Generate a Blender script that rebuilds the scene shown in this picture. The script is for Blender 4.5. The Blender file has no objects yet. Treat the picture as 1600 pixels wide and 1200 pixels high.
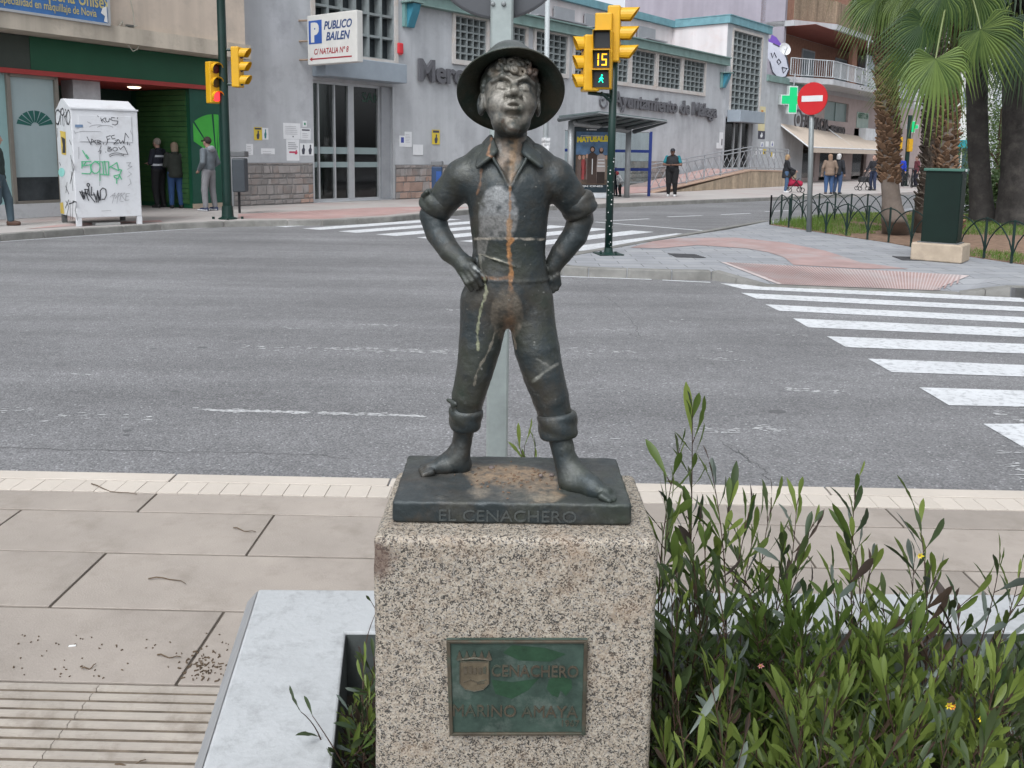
import bpy, math, random
import numpy as np
from mathutils import Vector, Matrix
sc = bpy.context.scene
COL = sc.collection
RAD = math.radians

# ------------------------------------------------------------------ camera
FPX, PITCH, ROLL, EYE = 1350.0, RAD(8.0), RAD(0.8), 1.5
YP = 240.0 + FPX * math.tan(PITCH) / math.cos(ROLL)
cF = Vector((0, math.cos(PITCH), -math.sin(PITCH)))
cU0 = Vector((0, math.sin(PITCH), math.cos(PITCH)))
cR0 = Vector((1, 0, 0))
cR = cR0 * math.cos(ROLL) + cU0 * math.sin(ROLL)
cU = -cR0 * math.sin(ROLL) + cU0 * math.cos(ROLL)
cd = bpy.data.cameras.new('camera')
cd.sensor_width = 36.0
cd.lens = 36.0 * FPX / 1600.0
cd.shift_y = -(600.0 - YP) / 1600.0
cd.clip_start = 0.05
cd.clip_end = 900.0
cam = bpy.data.objects.new('camera', cd)
COL.objects.link(cam)
m = Matrix.Identity(4)
for i in range(3):
    m[i][0] = cR[i]; m[i][1] = cU[i]; m[i][2] = -cF[i]
m[2][3] = EYE
cam.matrix_world = m
sc.camera = cam

# ------------------------------------------------------------------ sky, sun, exposure
SUN_EL, SUN_AZ = RAD(52), RAD(200)          # high, from behind the camera; veiled by cloud
w = bpy.data.worlds.new("World"); sc.world = w
w.use_nodes = True
wn, wl = w.node_tree.nodes, w.node_tree.links
wn.clear()
wo = wn.new('ShaderNodeOutputWorld'); bg = wn.new('ShaderNodeBackground')
sky = wn.new('ShaderNodeTexSky'); sky.sky_type = 'NISHITA'; sky.sun_disc = False
sky.sun_elevation = SUN_EL; sky.sun_rotation = SUN_AZ; sky.dust_density = 4.0; sky.ozone_density = 1.0
bwn = wn.new('ShaderNodeRGBToBW'); wl.new(sky.outputs[0], bwn.inputs[0])
tint = wn.new('ShaderNodeMix'); tint.data_type = 'RGBA'; tint.blend_type = 'MULTIPLY'; tint.inputs[0].default_value = 1
wl.new(bwn.outputs[0], tint.inputs[6]); tint.inputs[7].default_value = (1.70, 1.78, 1.90, 1)
tc = wn.new('ShaderNodeTexCoord'); nz = wn.new('ShaderNodeTexNoise'); nz.inputs['Scale'].default_value = 2.2; nz.inputs['Detail'].default_value = 6
wl.new(tc.outputs['Generated'], nz.inputs['Vector'])
mr = wn.new('ShaderNodeMapRange'); mr.inputs[1].default_value = .25; mr.inputs[2].default_value = .75; mr.inputs[3].default_value = .86; mr.inputs[4].default_value = .97
wl.new(nz.outputs[0], mr.inputs[0])
mx = wn.new('ShaderNodeMix'); mx.data_type = 'RGBA'
wl.new(mr.outputs[0], mx.inputs[0]); wl.new(sky.outputs[0], mx.inputs[6]); wl.new(tint.outputs[2], mx.inputs[7])
wl.new(mx.outputs[2], bg.inputs[0]); bg.inputs[1].default_value = 0.15
wl.new(bg.outputs[0], wo.inputs[0])
sl = bpy.data.lights.new('sun', 'SUN'); sl.energy = 1.0; sl.angle = RAD(25); sl.color = (1.0, .97, .92)
so = bpy.data.objects.new('sun', sl); COL.objects.link(so)
sdir = Vector((math.sin(SUN_AZ) * math.cos(SUN_EL), math.cos(SUN_AZ) * math.cos(SUN_EL), math.sin(SUN_EL)))
so.rotation_euler = sdir.to_track_quat('Z', 'Y').to_euler()
sc.view_settings.view_transform = 'Standard'
sc.view_settings.look = 'None'
sc.view_settings.exposure = 0.1
sc.view_settings.gamma = 1.0
sc.view_settings.use_curve_mapping = False

# ------------------------------------------------------------------ measuring helpers
def ray(px, py):
    return cF + cR * ((px - 800.0) / FPX) + cU * ((YP - py) / FPX)
def G(px, py, z=0.0):
    d = ray(px, py); k = (z - EYE) / d.z
    return Vector((d.x * k, d.y * k, z))
def S(px, py, Y):
    d = ray(px, py); k = Y / d.y
    return Vector((d.x * k, Y, EYE + d.z * k))

class Wall:
    """a vertical plane: start point, unit direction, normal towards the street"""
    def __init__(s, P0, d):
        s.P0 = Vector((P0[0], P0[1], 0)); s.d = Vector((d[0], d[1], 0)).normalized()
        s.n = Vector((s.d.y, -s.d.x, 0))
    def pt(s, t, z, o=0.0):
        return s.P0 + s.d * t + s.n * o + Vector((0, 0, z))
    def tz(s, px, py, o=0.0):
        r = ray(px, py); P = s.P0 + s.n * o
        k = P.dot(s.n) / r.dot(s.n)
        q = r * k
        return (q - P).dot(s.d), EYE + q.z
    def T(s, px, o=0.0):
        return s.tz(px, 245, o)[0]
    def box(s, mb, t0, t1, z0, z1, o0, o1):
        mb.obox(s.pt(t0, z0, o0), s.d * (t1 - t0), s.n * (o1 - o0), Vector((0, 0, z1 - z0)))

def smooth_mesh(me):
    me.polygons.foreach_set('use_smooth', [True] * len(me.polygons))

def world_off(p):
    o = Vector((0, 0, 0))
    while p is not None:
        o += p.location; p = p.parent
    return o

def link_mesh(name, me, mat, parent=None, smooth=False, bevel=0.0, segs=2, offset=True):
    if mat is not None:
        me.materials.append(mat)
    if smooth: smooth_mesh(me)
    o = bpy.data.objects.new(name, me); COL.objects.link(o)
    if parent is not None:
        o.parent = parent
        if offset:
            w_ = world_off(parent)
            if w_.length > 0: me.transform(Matrix.Translation(-w_))
    if bevel > 0:
        b = o.modifiers.new('bevel', 'BEVEL'); b.width = bevel; b.segments = segs; b.limit_method = 'ANGLE'; b.angle_limit = RAD(40)
    return o

class MB:
    def __init__(s): s.v = []; s.f = []
    def add(s, vs, fs):
        b = len(s.v); s.v += [tuple(q) for q in vs]; s.f += [tuple(i + b for i in q) for q in fs]; return s
    def obox(s, o, a, b, c):
        o = Vector(o); a = Vector(a); b = Vector(b); c = Vector(c)
        vs = [o, o + a, o + a + b, o + b, o + c, o + a + c, o + a + b + c, o + b + c]
        fs = [(0, 3, 2, 1), (4, 5, 6, 7), (0, 1, 5, 4), (1, 2, 6, 5), (2, 3, 7, 6), (3, 0, 4, 7)]
        if a.cross(b).dot(c) < 0: fs = [tuple(reversed(q)) for q in fs]
        return s.add(vs, fs)
    def box(s, c, sx, sy, sz, rz=0.0):
        ca, sa = math.cos(rz), math.sin(rz)
        a = Vector((ca, sa, 0)) * sx; b = Vector((-sa, ca, 0)) * sy; h = Vector((0, 0, sz))
        return s.obox(Vector(c) - a / 2 - b / 2 - h / 2, a, b, h)
    def cyl(s, a, b, r0, r1=None, n=12, caps=True):
        return s.tube([a, b], [r0, r0 if r1 is None else r1], n, caps)
    def tube(s, pts, r, n=8, caps=True):
        pts = [Vector(q) for q in pts]
        if not isinstance(r, (list, tuple)): r = [r] * len(pts)
        vs = []; fs = []; up = None
        for i, q in enumerate(pts):
            t = (pts[min(i + 1, len(pts) - 1)] - pts[max(i - 1, 0)])
            t = t.normalized() if t.length > 1e-9 else Vector((0, 0, 1))
            if up is None:
                up = Vector((1, 0, 0)) if abs(t.x) < .8 else Vector((0, 1, 0))
            u = (up - t * up.dot(t)).normalized(); w_ = t.cross(u); up = u
            for k in range(n):
                a = 2 * math.pi * k / n
                vs.append(q + (u * math.cos(a) + w_ * math.sin(a)) * r[i])
        for i in range(len(pts) - 1):
            for k in range(n):
                k2 = (k + 1) % n
                fs.append((i * n + k, i * n + k2, (i + 1) * n + k2, (i + 1) * n + k))
        if caps:
            fs.append(tuple(reversed(range(n)))); fs.append(tuple(range((len(pts) - 1) * n, len(pts) * n)))
        return s.add(vs, fs)
    def prism(s, poly, ext):
        poly = [Vector(q) for q in poly]; ext = Vector(ext); n = len(poly)
        nn = Vector((0, 0, 0))
        for i in range(n): nn += poly[i].cross(poly[(i + 1) % n])
        vs = poly + [q + ext for q in poly]
        fs = [tuple(range(n)), tuple(reversed(range(n, 2 * n)))] + [(i, n + i, n + (i + 1) % n, (i + 1) % n) for i in range(n)]
        if nn.dot(ext) > 0: fs = [tuple(reversed(q)) for q in fs]
        return s.add(vs, fs)
    def poly(s, pts): return s.add(pts, [tuple(range(len(pts)))])
    def lathe(s, prof, c, axis, n=32):
        c = Vector(c); ax = Vector(axis).normalized()
        u = ax.orthogonal().normalized(); w_ = ax.cross(u); vs = []; fs = []
        for (r, h) in prof:
            for k in range(n):
                a = 2 * math.pi * k / n
                vs.append(c + ax * h + (u * math.cos(a) + w_ * math.sin(a)) * r)
        for i in range(len(prof) - 1):
            for k in range(n):
                k2 = (k + 1) % n
                fs.append((i * n + k, i * n + k2, (i + 1) * n + k2, (i + 1) * n + k))
        return s.add(vs, fs)
    def mesh(s, name='mesh'):
        me = bpy.data.meshes.new(name); me.from_pydata(s.v, [], s.f); me.validate(); me.update(); return me
    def build(s, name, mat, parent=None, **kw):
        return link_mesh(name, s.mesh(name), mat, parent, **kw)

def np_mesh(name, verts, faces):
    """verts (n,3), faces (m,k) numpy"""
    me = bpy.data.meshes.new(name)
    n, (m_, k) = len(verts), faces.shape
    me.vertices.add(n); me.vertices.foreach_set('co', np.ascontiguousarray(verts, dtype=np.float32).ravel())
    me.loops.add(m_ * k); me.loops.foreach_set('vertex_index', np.ascontiguousarray(faces, dtype=np.int32).ravel())
    me.polygons.add(m_); me.polygons.foreach_set('loop_start', np.arange(m_, dtype=np.int32) * k)
    me.update(calc_edges=True); me.validate()
    return me

def thing(name, label, cat, loc=(0, 0, 0), group=None):
    o = bpy.data.objects.new(name, None); COL.objects.link(o); o.location = Vector(loc)
    o.empty_display_size = .1
    o['label'] = label; o['category'] = cat
    if group: o['group'] = group
    return o
def tag(o, label, cat, group=None):
    o['label'] = label; o['category'] = cat
    if group: o['group'] = group
    return o
def struct(o):
    o['kind'] = 'structure'; return o
def stuff(o):
    o['kind'] = 'stuff'; return o
def instance(name, me, parent, loc, rot=None, scale=None, mat=None):
    o = bpy.data.objects.new(name, me); COL.objects.link(o); o.parent = parent
    o.location = Vector(loc) - world_off(parent)
    if rot is not None: o.rotation_euler = rot
    if scale is not None: o.scale = scale
    return o
def copy_tree(o, parent=None):
    c = o.copy(); COL.objects.link(c); c.parent = parent
    for ch in list(o.children): copy_tree(ch, c)
    return c

_tcache = {}
def text_data(body, shear=0.0, bold=0.0):
    key = (body, shear, bold)
    if key in _tcache: return _tcache[key]
    cu = bpy.data.curves.new('t', 'FONT'); cu.body = body; cu.size = 1; cu.shear = shear; cu.offset = bold; cu.resolution_u = 3
    o = bpy.data.objects.new('t', cu); COL.objects.link(o)
    dg = bpy.context.evaluated_depsgraph_get(); ev = o.evaluated_get(dg); me = ev.to_mesh()
    vs = [tuple(q.co) for q in me.vertices]; fs = [tuple(p.vertices) for p in me.polygons]
    ev.to_mesh_clear(); bpy.data.objects.remove(o); bpy.data.curves.remove(cu)
    _tcache[key] = (vs, fs); return vs, fs
def text(mb, body, o, ux, uz, width=None, height=None, depth=0.0, shear=0.0, bold=0.0):
    """lettering whose box starts at o, running along ux, up along uz; depth is extruded along the normal"""
    vs, fs = text_data(body, shear, bold)
    if not vs: return
    x0 = min(q[0] for q in vs); x1 = max(q[0] for q in vs); y0 = min(q[1] for q in vs); y1 = max(q[1] for q in vs)
    sx = width / (x1 - x0) if width else None
    sy = height / (y1 - y0) if height else sx
    if sx is None: sx = sy
    ux = Vector(ux).normalized(); uz = Vector(uz).normalized(); nn = ux.cross(uz); o = Vector(o)
    P = [o + ux * ((q[0] - x0) * sx) + uz * ((q[1] - y0) * sy) + nn * depth for q in vs]
    mb.add(P, fs)
    if depth > 0:
        cnt = {}
        for q in fs:
            for i in range(len(q)):
                e = (q[i], q[(i + 1) % len(q)])
                cnt[e] = 1
        side = [(a, b) for (a, b) in cnt if (b, a) not in cnt]
        B = [q - nn * depth for q in P]
        n = len(P)
        mb.add(P + B, [(b, a, a + n, b + n) for (a, b) in side])
def stroke(mb, pts, o, ux, uz, wd, lift=0.0):
    """a flat painted line through 2-D points on a surface"""
    ux = Vector(ux); uz = Vector(uz); nn = ux.cross(uz).normalized(); o = Vector(o) + nn * lift
    for i in range(len(pts) - 1):
        a = Vector(pts[i] + (0,)); b = Vector(pts[i + 1] + (0,)); d = b - a
        if d.length < 1e-6: continue
        d.normalize(); q = Vector((-d.y, d.x, 0)) * wd * .5; e = d * wd * .3
        c = [a - e - q, b + e - q, b + e + q, a - e + q]
        mb.poly([o + ux * k.x + uz * k.y + nn * (.0003 * i) for k in c])

# ------------------------------------------------------------------ materials
def rgb(c): return (c[0], c[1], c[2], 1.0)
_mats = {}
def nodes(name):
    ma = bpy.data.materials.new(name); ma.use_nodes = True
    nt = ma.node_tree; b = nt.nodes['Principled BSDF']
    return ma, nt, nt.nodes, nt.links, b
def mat(name, col, rough=.7, var=.12, scale=2.0, bump=.15, bscale=40.0, metal=0.0, spec=.4, rnd=0.0, streak=0.0, dirt=None, dirt_amt=0.0, dirt_scale=1.5, dist=.004, emit=None, estr=0.0):
    if name in _mats: return _mats[name]
    ma, nt, N, L, b = nodes(name)
    t = N.new('ShaderNodeTexCoord')
    n1 = N.new('ShaderNodeTexNoise'); n1.inputs['Scale'].default_value = scale; n1.inputs['Detail'].default_value = 6; n1.inputs['Roughness'].default_value = .65
    L.new(t.outputs['Object'], n1.inputs['Vector'])
    r = N.new('ShaderNodeMapRange'); r.inputs[1].default_value = .3; r.inputs[2].default_value = .7
    r.inputs[3].default_value = 1 - var; r.inputs[4].default_value = 1 + var
    L.new(n1.outputs[0], r.inputs[0])
    f = r.outputs[0]
    if rnd > 0:
        oi = N.new('ShaderNodeObjectInfo'); r2 = N.new('ShaderNodeMapRange'); r2.inputs[3].default_value = 1 - rnd; r2.inputs[4].default_value = 1 + rnd
        L.new(oi.outputs['Random'], r2.inputs[0]); mu = N.new('ShaderNodeMath'); mu.operation = 'MULTIPLY'
        L.new(f, mu.inputs[0]); L.new(r2.outputs[0], mu.inputs[1]); f = mu.outputs[0]
    if streak > 0:
        mp = N.new('ShaderNodeMapping'); mp.inputs['Scale'].default_value = (1, 1, .06); L.new(t.outputs['Object'], mp.inputs['Vector'])
        n3 = N.new('ShaderNodeTexNoise'); n3.inputs['Scale'].default_value = 2.6; n3.inputs['Detail'].default_value = 8; L.new(mp.outputs[0], n3.inputs['Vector'])
        r3 = N.new('ShaderNodeMapRange'); r3.inputs[1].default_value = .35; r3.inputs[2].default_value = .65; r3.inputs[3].default_value = 1 - streak; r3.inputs[4].default_value = 1 + streak * .5
        L.new(n3.outputs[0], r3.inputs[0]); mu = N.new('ShaderNodeMath'); mu.operation = 'MULTIPLY'
        L.new(f, mu.inputs[0]); L.new(r3.outputs[0], mu.inputs[1]); f = mu.outputs[0]
    vm = N.new('ShaderNodeVectorMath'); vm.operation = 'SCALE'; vm.inputs[0].default_value = col[:3]; L.new(f, vm.inputs['Scale'])
    c = vm.outputs[0]
    if dirt is not None:
        n4 = N.new('ShaderNodeTexNoise'); n4.inputs['Scale'].default_value = dirt_scale; n4.inputs['Detail'].default_value = 9; n4.inputs['Roughness'].default_value = .7
        L.new(t.outputs['Object'], n4.inputs['Vector'])
        r4 = N.new('ShaderNodeMapRange'); r4.inputs[1].default_value = .5; r4.inputs[2].default_value = .72; r4.inputs[3].default_value = 0; r4.inputs[4].default_value = dirt_amt
        L.new(n4.outputs[0], r4.inputs[0])
        mm = N.new('ShaderNodeMix'); mm.data_type = 'RGBA'; L.new(r4.outputs[0], mm.inputs[0]); L.new(c, mm.inputs[6]); mm.inputs[7].default_value = rgb(dirt); c = mm.outputs[2]
    L.new(c, b.inputs['Base Color'])
    b.inputs['Roughness'].default_value = rough; b.inputs['Metallic'].default_value = metal; b.inputs['Specular IOR Level'].default_value = spec
    if bump > 0:
        n2 = N.new('ShaderNodeTexNoise'); n2.inputs['Scale'].default_value = bscale; n2.inputs['Detail'].default_value = 4
        L.new(t.outputs['Object'], n2.inputs['Vector'])
        bp = N.new('ShaderNodeBump'); bp.inputs['Strength'].default_value = bump; bp.inputs['Distance'].default_value = dist
        L.new(n2.outputs[0], bp.inputs['Height']); L.new(bp.outputs[0], b.inputs['Normal'])
    if emit is not None:
        b.inputs['Emission Color'].default_value = rgb(emit); b.inputs['Emission Strength'].default_value = estr
    _mats[name] = ma; return ma

def m_asphalt():
    ma, nt, N, L, b = nodes('asphalt')
    t = N.new('ShaderNodeTexCoord')
    def noise(sc_, det=5, ro=.6, vec=None):
        n = N.new('ShaderNodeTexNoise'); n.inputs['Scale'].default_value = sc_; n.inputs['Detail'].default_value = det; n.inputs['Roughness'].default_value = ro
        L.new(vec or t.outputs['Object'], n.inputs['Vector']); return n.outputs[0]
    def rng(x, a, b_, c, d):
        r = N.new('ShaderNodeMapRange'); r.inputs[1].default_value = a; r.inputs[2].default_value = b_; r.inputs[3].default_value = c; r.inputs[4].default_value = d
        L.new(x, r.inputs[0]); return r.outputs[0]
    def mul(x, y):
        q = N.new('ShaderNodeMath'); q.operation = 'MULTIPLY'; L.new(x, q.inputs[0]); L.new(y, q.inputs[1]); return q.outputs[0]
    big = rng(noise(.35, 6, .6), .3, .7, .82, 1.14)
    mp = N.new('ShaderNodeMapping'); mp.inputs['Scale'].default_value = (.12, 1.3, 1); L.new(t.outputs['Object'], mp.inputs['Vector'])
    band = rng(noise(1.2, 5, .6, mp.outputs[0]), .3, .7, .80, 1.14)
    mid = rng(noise(7, 6, .7), .3, .7, .9, 1.1)
    vo = N.new('ShaderNodeTexVoronoi'); vo.inputs['Scale'].default_value = 95; L.new(t.outputs['Object'], vo.inputs['Vector'])
    sep = N.new('ShaderNodeSeparateColor'); L.new(vo.outputs['Color'], sep.inputs[0])
    agg = rng(sep.outputs[0], 0, 1, .74, 1.26)
    spk = rng(sep.outputs[1], .94, .98, 1, 1.6)
    holes = rng(vo.outputs['Distance'], 0, .8, 1.08, .8)
    f = mul(mul(mul(big, band), mul(mid, agg)), mul(spk, holes))
    vm = N.new('ShaderNodeVectorMath'); vm.operation = 'SCALE'; vm.inputs[0].default_value = (.200, .198, .201); L.new(f, vm.inputs['Scale'])
    # worn white paint scraps
    mp2 = N.new('ShaderNodeMapping'); mp2.inputs['Scale'].default_value = (.5, 7.0, 1); L.new(t.outputs['Object'], mp2.inputs['Vector'])
    n5 = noise(2.2, 9, .78, mp2.outputs[0]); sc5 = rng(n5, .74, .80, 0, .2)
    mm = N.new('ShaderNodeMix'); mm.data_type = 'RGBA'; L.new(sc5, mm.inputs[0]); L.new(vm.outputs[0], mm.inputs[6]); mm.inputs[7].default_value = (.5, .5, .5, 1)
    L.new(mm.outputs[2], b.inputs['Base Color']); b.inputs['Roughness'].default_value = .85; b.inputs['Specular IOR Level'].default_value = .3
    bp = N.new('ShaderNodeBump'); bp.inputs['Strength'].default_value = .55; bp.inputs['Distance'].default_value = .004
    L.new(vo.outputs['Distance'], bp.inputs['Height']); bp.invert = True; L.new(bp.outputs[0], b.inputs['Normal'])
    return ma

def m_granite():
    ma, nt, N, L, b = nodes('granite')
    t = N.new('ShaderNodeTexCoord')
    def noise(sc_, det=3, ro=.6):
        n = N.new('ShaderNodeTexNoise'); n.inputs['Scale'].default_value = sc_; n.inputs['Detail'].default_value = det; n.inputs['Roughness'].default_value = ro
        L.new(t.outputs['Object'], n.inputs['Vector']); return n.outputs[0]
    def ramp(x, stops):
        r = N.new('ShaderNodeValToRGB'); e = r.color_ramp.elements
        e[0].position, e[0].color = stops[0][0], rgb(stops[0][1]); e[1].position, e[1].color = stops[-1][0], rgb(stops[-1][1])
        for p_, c_ in stops[1:-1]:
            q = e.new(p_); q.color = rgb(c_)
        L.new(x, r.inputs[0]); return r.outputs[0]
    def mix(f, a, b_, bt='MIX'):
        q = N.new('ShaderNodeMix'); q.data_type = 'RGBA'; q.blend_type = bt
        for s_, i in ((f, 0), (a, 6), (b_, 7)):
            if isinstance(s_, (float, int)): q.inputs[i].default_value = s_
            elif isinstance(s_, tuple): q.inputs[i].default_value = rgb(s_)
            else: L.new(s_, q.inputs[i])
        return q.outputs[2]
    vo = N.new('ShaderNodeTexVoronoi'); vo.inputs['Scale'].default_value = 300; L.new(t.outputs['Object'], vo.inputs['Vector'])
    sep = N.new('ShaderNodeSeparateColor'); L.new(vo.outputs['Color'], sep.inputs[0])
    base = ramp(sep.outputs[0], [(0, (.22, .18, .14)), (.35, (.32, .272, .212)), (.7, (.405, .36, .295)), (1, (.23, .212, .19))])
    # dark mica flecks clustered
    v2 = N.new('ShaderNodeTexVoronoi'); v2.inputs['Scale'].default_value = 430; L.new(t.outputs['Object'], v2.inputs['Vector']); s3 = N.new('ShaderNodeSeparateColor'); L.new(v2.outputs['Color'], s3.inputs[0])
    dk = N.new('ShaderNodeMath'); dk.operation = 'MULTIPLY_ADD'; L.new(noise(95, 4, .7), dk.inputs[0]); dk.inputs[1].default_value = 2.2; L.new(s3.outputs[0], dk.inputs[2])
    dkr = N.new('ShaderNodeMapRange'); dkr.inputs[1].default_value = 1.80; dkr.inputs[2].default_value = 1.90; L.new(dk.outputs[0], dkr.inputs[0])
    c = mix(dkr.outputs[0], base, (.045, .040, .035))
    gr = noise(420, 2, .6); grr = N.new('ShaderNodeMapRange'); grr.inputs[1].default_value = .6; grr.inputs[2].default_value = .66; grr.inputs[4].default_value = .8; L.new(gr, grr.inputs[0])
    c = mix(grr.outputs[0], c, (.10, .09, .08))
    st = noise(9, 6, .7); sr = N.new('ShaderNodeMapRange'); sr.inputs[1].default_value = .52; sr.inputs[2].default_value = .72; sr.inputs[4].default_value = .4; L.new(st, sr.inputs[0])
    c = mix(sr.outputs[0], c, (.26, .16, .09))
    # brown stain on the upper left corner of the block
    ob = N.new('ShaderNodeVectorMath'); ob.operation = 'DISTANCE'; L.new(t.outputs['Object'], ob.inputs[0]); ob.inputs[1].default_value = STAIN_AT
    nr = noise(45, 5, .7); ad = N.new('ShaderNodeMath'); ad.operation = 'MULTIPLY_ADD'; L.new(nr, ad.inputs[0]); ad.inputs[1].default_value = .05; L.new(ob.outputs['Value'], ad.inputs[2])
    s2 = N.new('ShaderNodeMapRange'); s2.inputs[1].default_value = .068; s2.inputs[2].default_value = .05; s2.inputs[4].default_value = .75; L.new(ad.outputs[0], s2.inputs[0])
    c = mix(s2.outputs[0], c, (.10, .06, .045))
    L.new(c, b.inputs['Base Color']); b.inputs['Roughness'].default_value = .75
    bp = N.new('ShaderNodeBump'); bp.inputs['Strength'].default_value = .5; bp.inputs['Distance'].default_value = .0022
    L.new(noise(180, 5, .7), bp.inputs['Height']); L.new(bp.outputs[0], b.inputs['Normal'])
    return ma
STAIN_AT = (-.25, -.17, .775)

def m_bronze(name='bronze_patina', base=(.026, .034, .036), alt=(.050, .043, .034), dust_sky=.35):
    ma, nt, N, L, b = nodes(name)
    t = N.new('ShaderNodeTexCoord'); g = N.new('ShaderNodeNewGeometry')
    def noise(sc_, det=5, ro=.65, vec=None):
        n = N.new('ShaderNodeTexNoise'); n.inputs['Scale'].default_value = sc_; n.inputs['Detail'].default_value = det; n.inputs['Roughness'].default_value = ro
        L.new(vec or t.outputs['Object'], n.inputs['Vector']); return n.outputs[0]
    def rng(x, a, b_, c=0., d=1.):
        r = N.new('ShaderNodeMapRange'); r.inputs[1].default_value = a; r.inputs[2].default_value = b_; r.inputs[3].default_value = c; r.inputs[4].default_value = d
        L.new(x, r.inputs[0]); return r.outputs[0]
    def mix(f, a, b_):
        q = N.new('ShaderNodeMix'); q.data_type = 'RGBA'
        for s_, i in ((f, 0), (a, 6), (b_, 7)):
            if isinstance(s_, (float, int)): q.inputs[i].default_value = s_
            elif isinstance(s_, tuple): q.inputs[i].default_value = rgb(s_)
            else: L.new(s_, q.inputs[i])
        return q.outputs[2]
    c = mix(rng(noise(14), .42, .62), base, alt)
    c = mix(rng(noise(7, 6), .5, .68, 0, .7), c, (.022, .04, .030))
    c = mix(rng(noise(30, 7, .75), .56, .72, 0, .55), c, (.12, .125, .12))
    # dust on upward faces, its pale tone also standing for sky light
    sx = N.new('ShaderNodeSeparateXYZ'); L.new(g.outputs['Normal'], sx.inputs[0])
    up = rng(sx.outputs[2], .55, 1, 0, dust_sky); mu = N.new('ShaderNodeMath'); mu.operation = 'MULTIPLY'; L.new(up, mu.inputs[0]); L.new(rng(noise(22, 6), .3, .7, .3, 1), mu.inputs[1])
    c = mix(mu.outputs[0], c, (.15, .16, .16))
    at = N.new('ShaderNodeAttribute'); at.attribute_name = 'stain_highlight'
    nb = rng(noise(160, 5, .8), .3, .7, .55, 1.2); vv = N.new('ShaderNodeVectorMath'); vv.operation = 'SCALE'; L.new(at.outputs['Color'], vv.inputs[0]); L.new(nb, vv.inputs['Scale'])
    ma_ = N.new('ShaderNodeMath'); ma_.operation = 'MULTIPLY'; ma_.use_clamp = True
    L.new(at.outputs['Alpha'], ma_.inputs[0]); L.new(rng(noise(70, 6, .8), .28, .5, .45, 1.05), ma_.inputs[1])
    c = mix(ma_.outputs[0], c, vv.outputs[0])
    L.new(c, b.inputs['Base Color'])
    b.inputs['Metallic'].default_value = .25; b.inputs['Specular IOR Level'].default_value = .5
    L.new(rng(noise(25, 6), .3, .7, .30, .60), b.inputs['Roughness'])
    bp = N.new('ShaderNodeBump'); bp.inputs['Strength'].default_value = .6; bp.inputs['Distance'].default_value = .003
    L.new(noise(75, 6, .7), bp.inputs['Height']); L.new(bp.outputs[0], b.inputs['Normal'])
    return ma

def m_leaf(name, col, col2, trans=.25, rough=.45):
    ma, nt, N, L, b = nodes(name)
    t = N.new('ShaderNodeTexCoord'); oi = N.new('ShaderNodeObjectInfo')
    n = N.new('ShaderNodeTexNoise'); n.inputs['Scale'].default_value = 12; L.new(t.outputs['Object'], n.inputs['Vector'])
    at = N.new('ShaderNodeAttribute'); at.attribute_name = 'tone'
    a1 = N.new('ShaderNodeMath'); a1.operation = 'MULTIPLY_ADD'; L.new(n.outputs[0], a1.inputs[0]); a1.inputs[1].default_value = .5; L.new(oi.outputs['Random'], a1.inputs[2])
    a2 = N.new('ShaderNodeMath'); a2.operation = 'ADD'; L.new(a1.outputs[0], a2.inputs[0]); L.new(at.outputs['Fac'], a2.inputs[1])
    r = N.new('ShaderNodeMapRange'); r.inputs[1].default_value = .2; r.inputs[2].default_value = 1.3; L.new(a2.outputs[0], r.inputs[0])
    mm = N.new('ShaderNodeMix'); mm.data_type = 'RGBA'; L.new(r.outputs[0], mm.inputs[0]); mm.inputs[6].default_value = rgb(col); mm.inputs[7].default_value = rgb(col2)
    L.new(mm.outputs[2], b.inputs['Base Color']); b.inputs['Roughness'].default_value = rough
    tr = N.new('ShaderNodeBsdfTranslucent'); L.new(mm.outputs[2], tr.inputs['Color'])
    ms = N.new('ShaderNodeMixShader'); ms.inputs[0].default_value = trans
    out = N['Material Output']; L.new(b.outputs[0], ms.inputs[1]); L.new(tr.outputs[0], ms.inputs[2]); L.new(ms.outputs[0], out.inputs[0])
    return ma

def m_glass(name, tint=(.5, .55, .55), alpha=.5, rough=.05):
    ma, nt, N, L, b = nodes(name)
    tr = N.new('ShaderNodeBsdfTransparent'); tr.inputs[0].default_value = rgb(tint)
    gl = N.new('ShaderNodeBsdfGlossy'); gl.inputs['Roughness'].default_value = rough; gl.inputs[0].default_value = (.9, .9, .9, 1)
    lw = N.new('ShaderNodeLayerWeight'); lw.inputs[0].default_value = alpha
    ms = N.new('ShaderNodeMixShader'); L.new(lw.outputs['Fresnel'], ms.inputs[0]); L.new(tr.outputs[0], ms.inputs[1]); L.new(gl.outputs[0], ms.inputs[2])
    L.new(ms.outputs[0], N['Material Output'].inputs[0]); return ma

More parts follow.
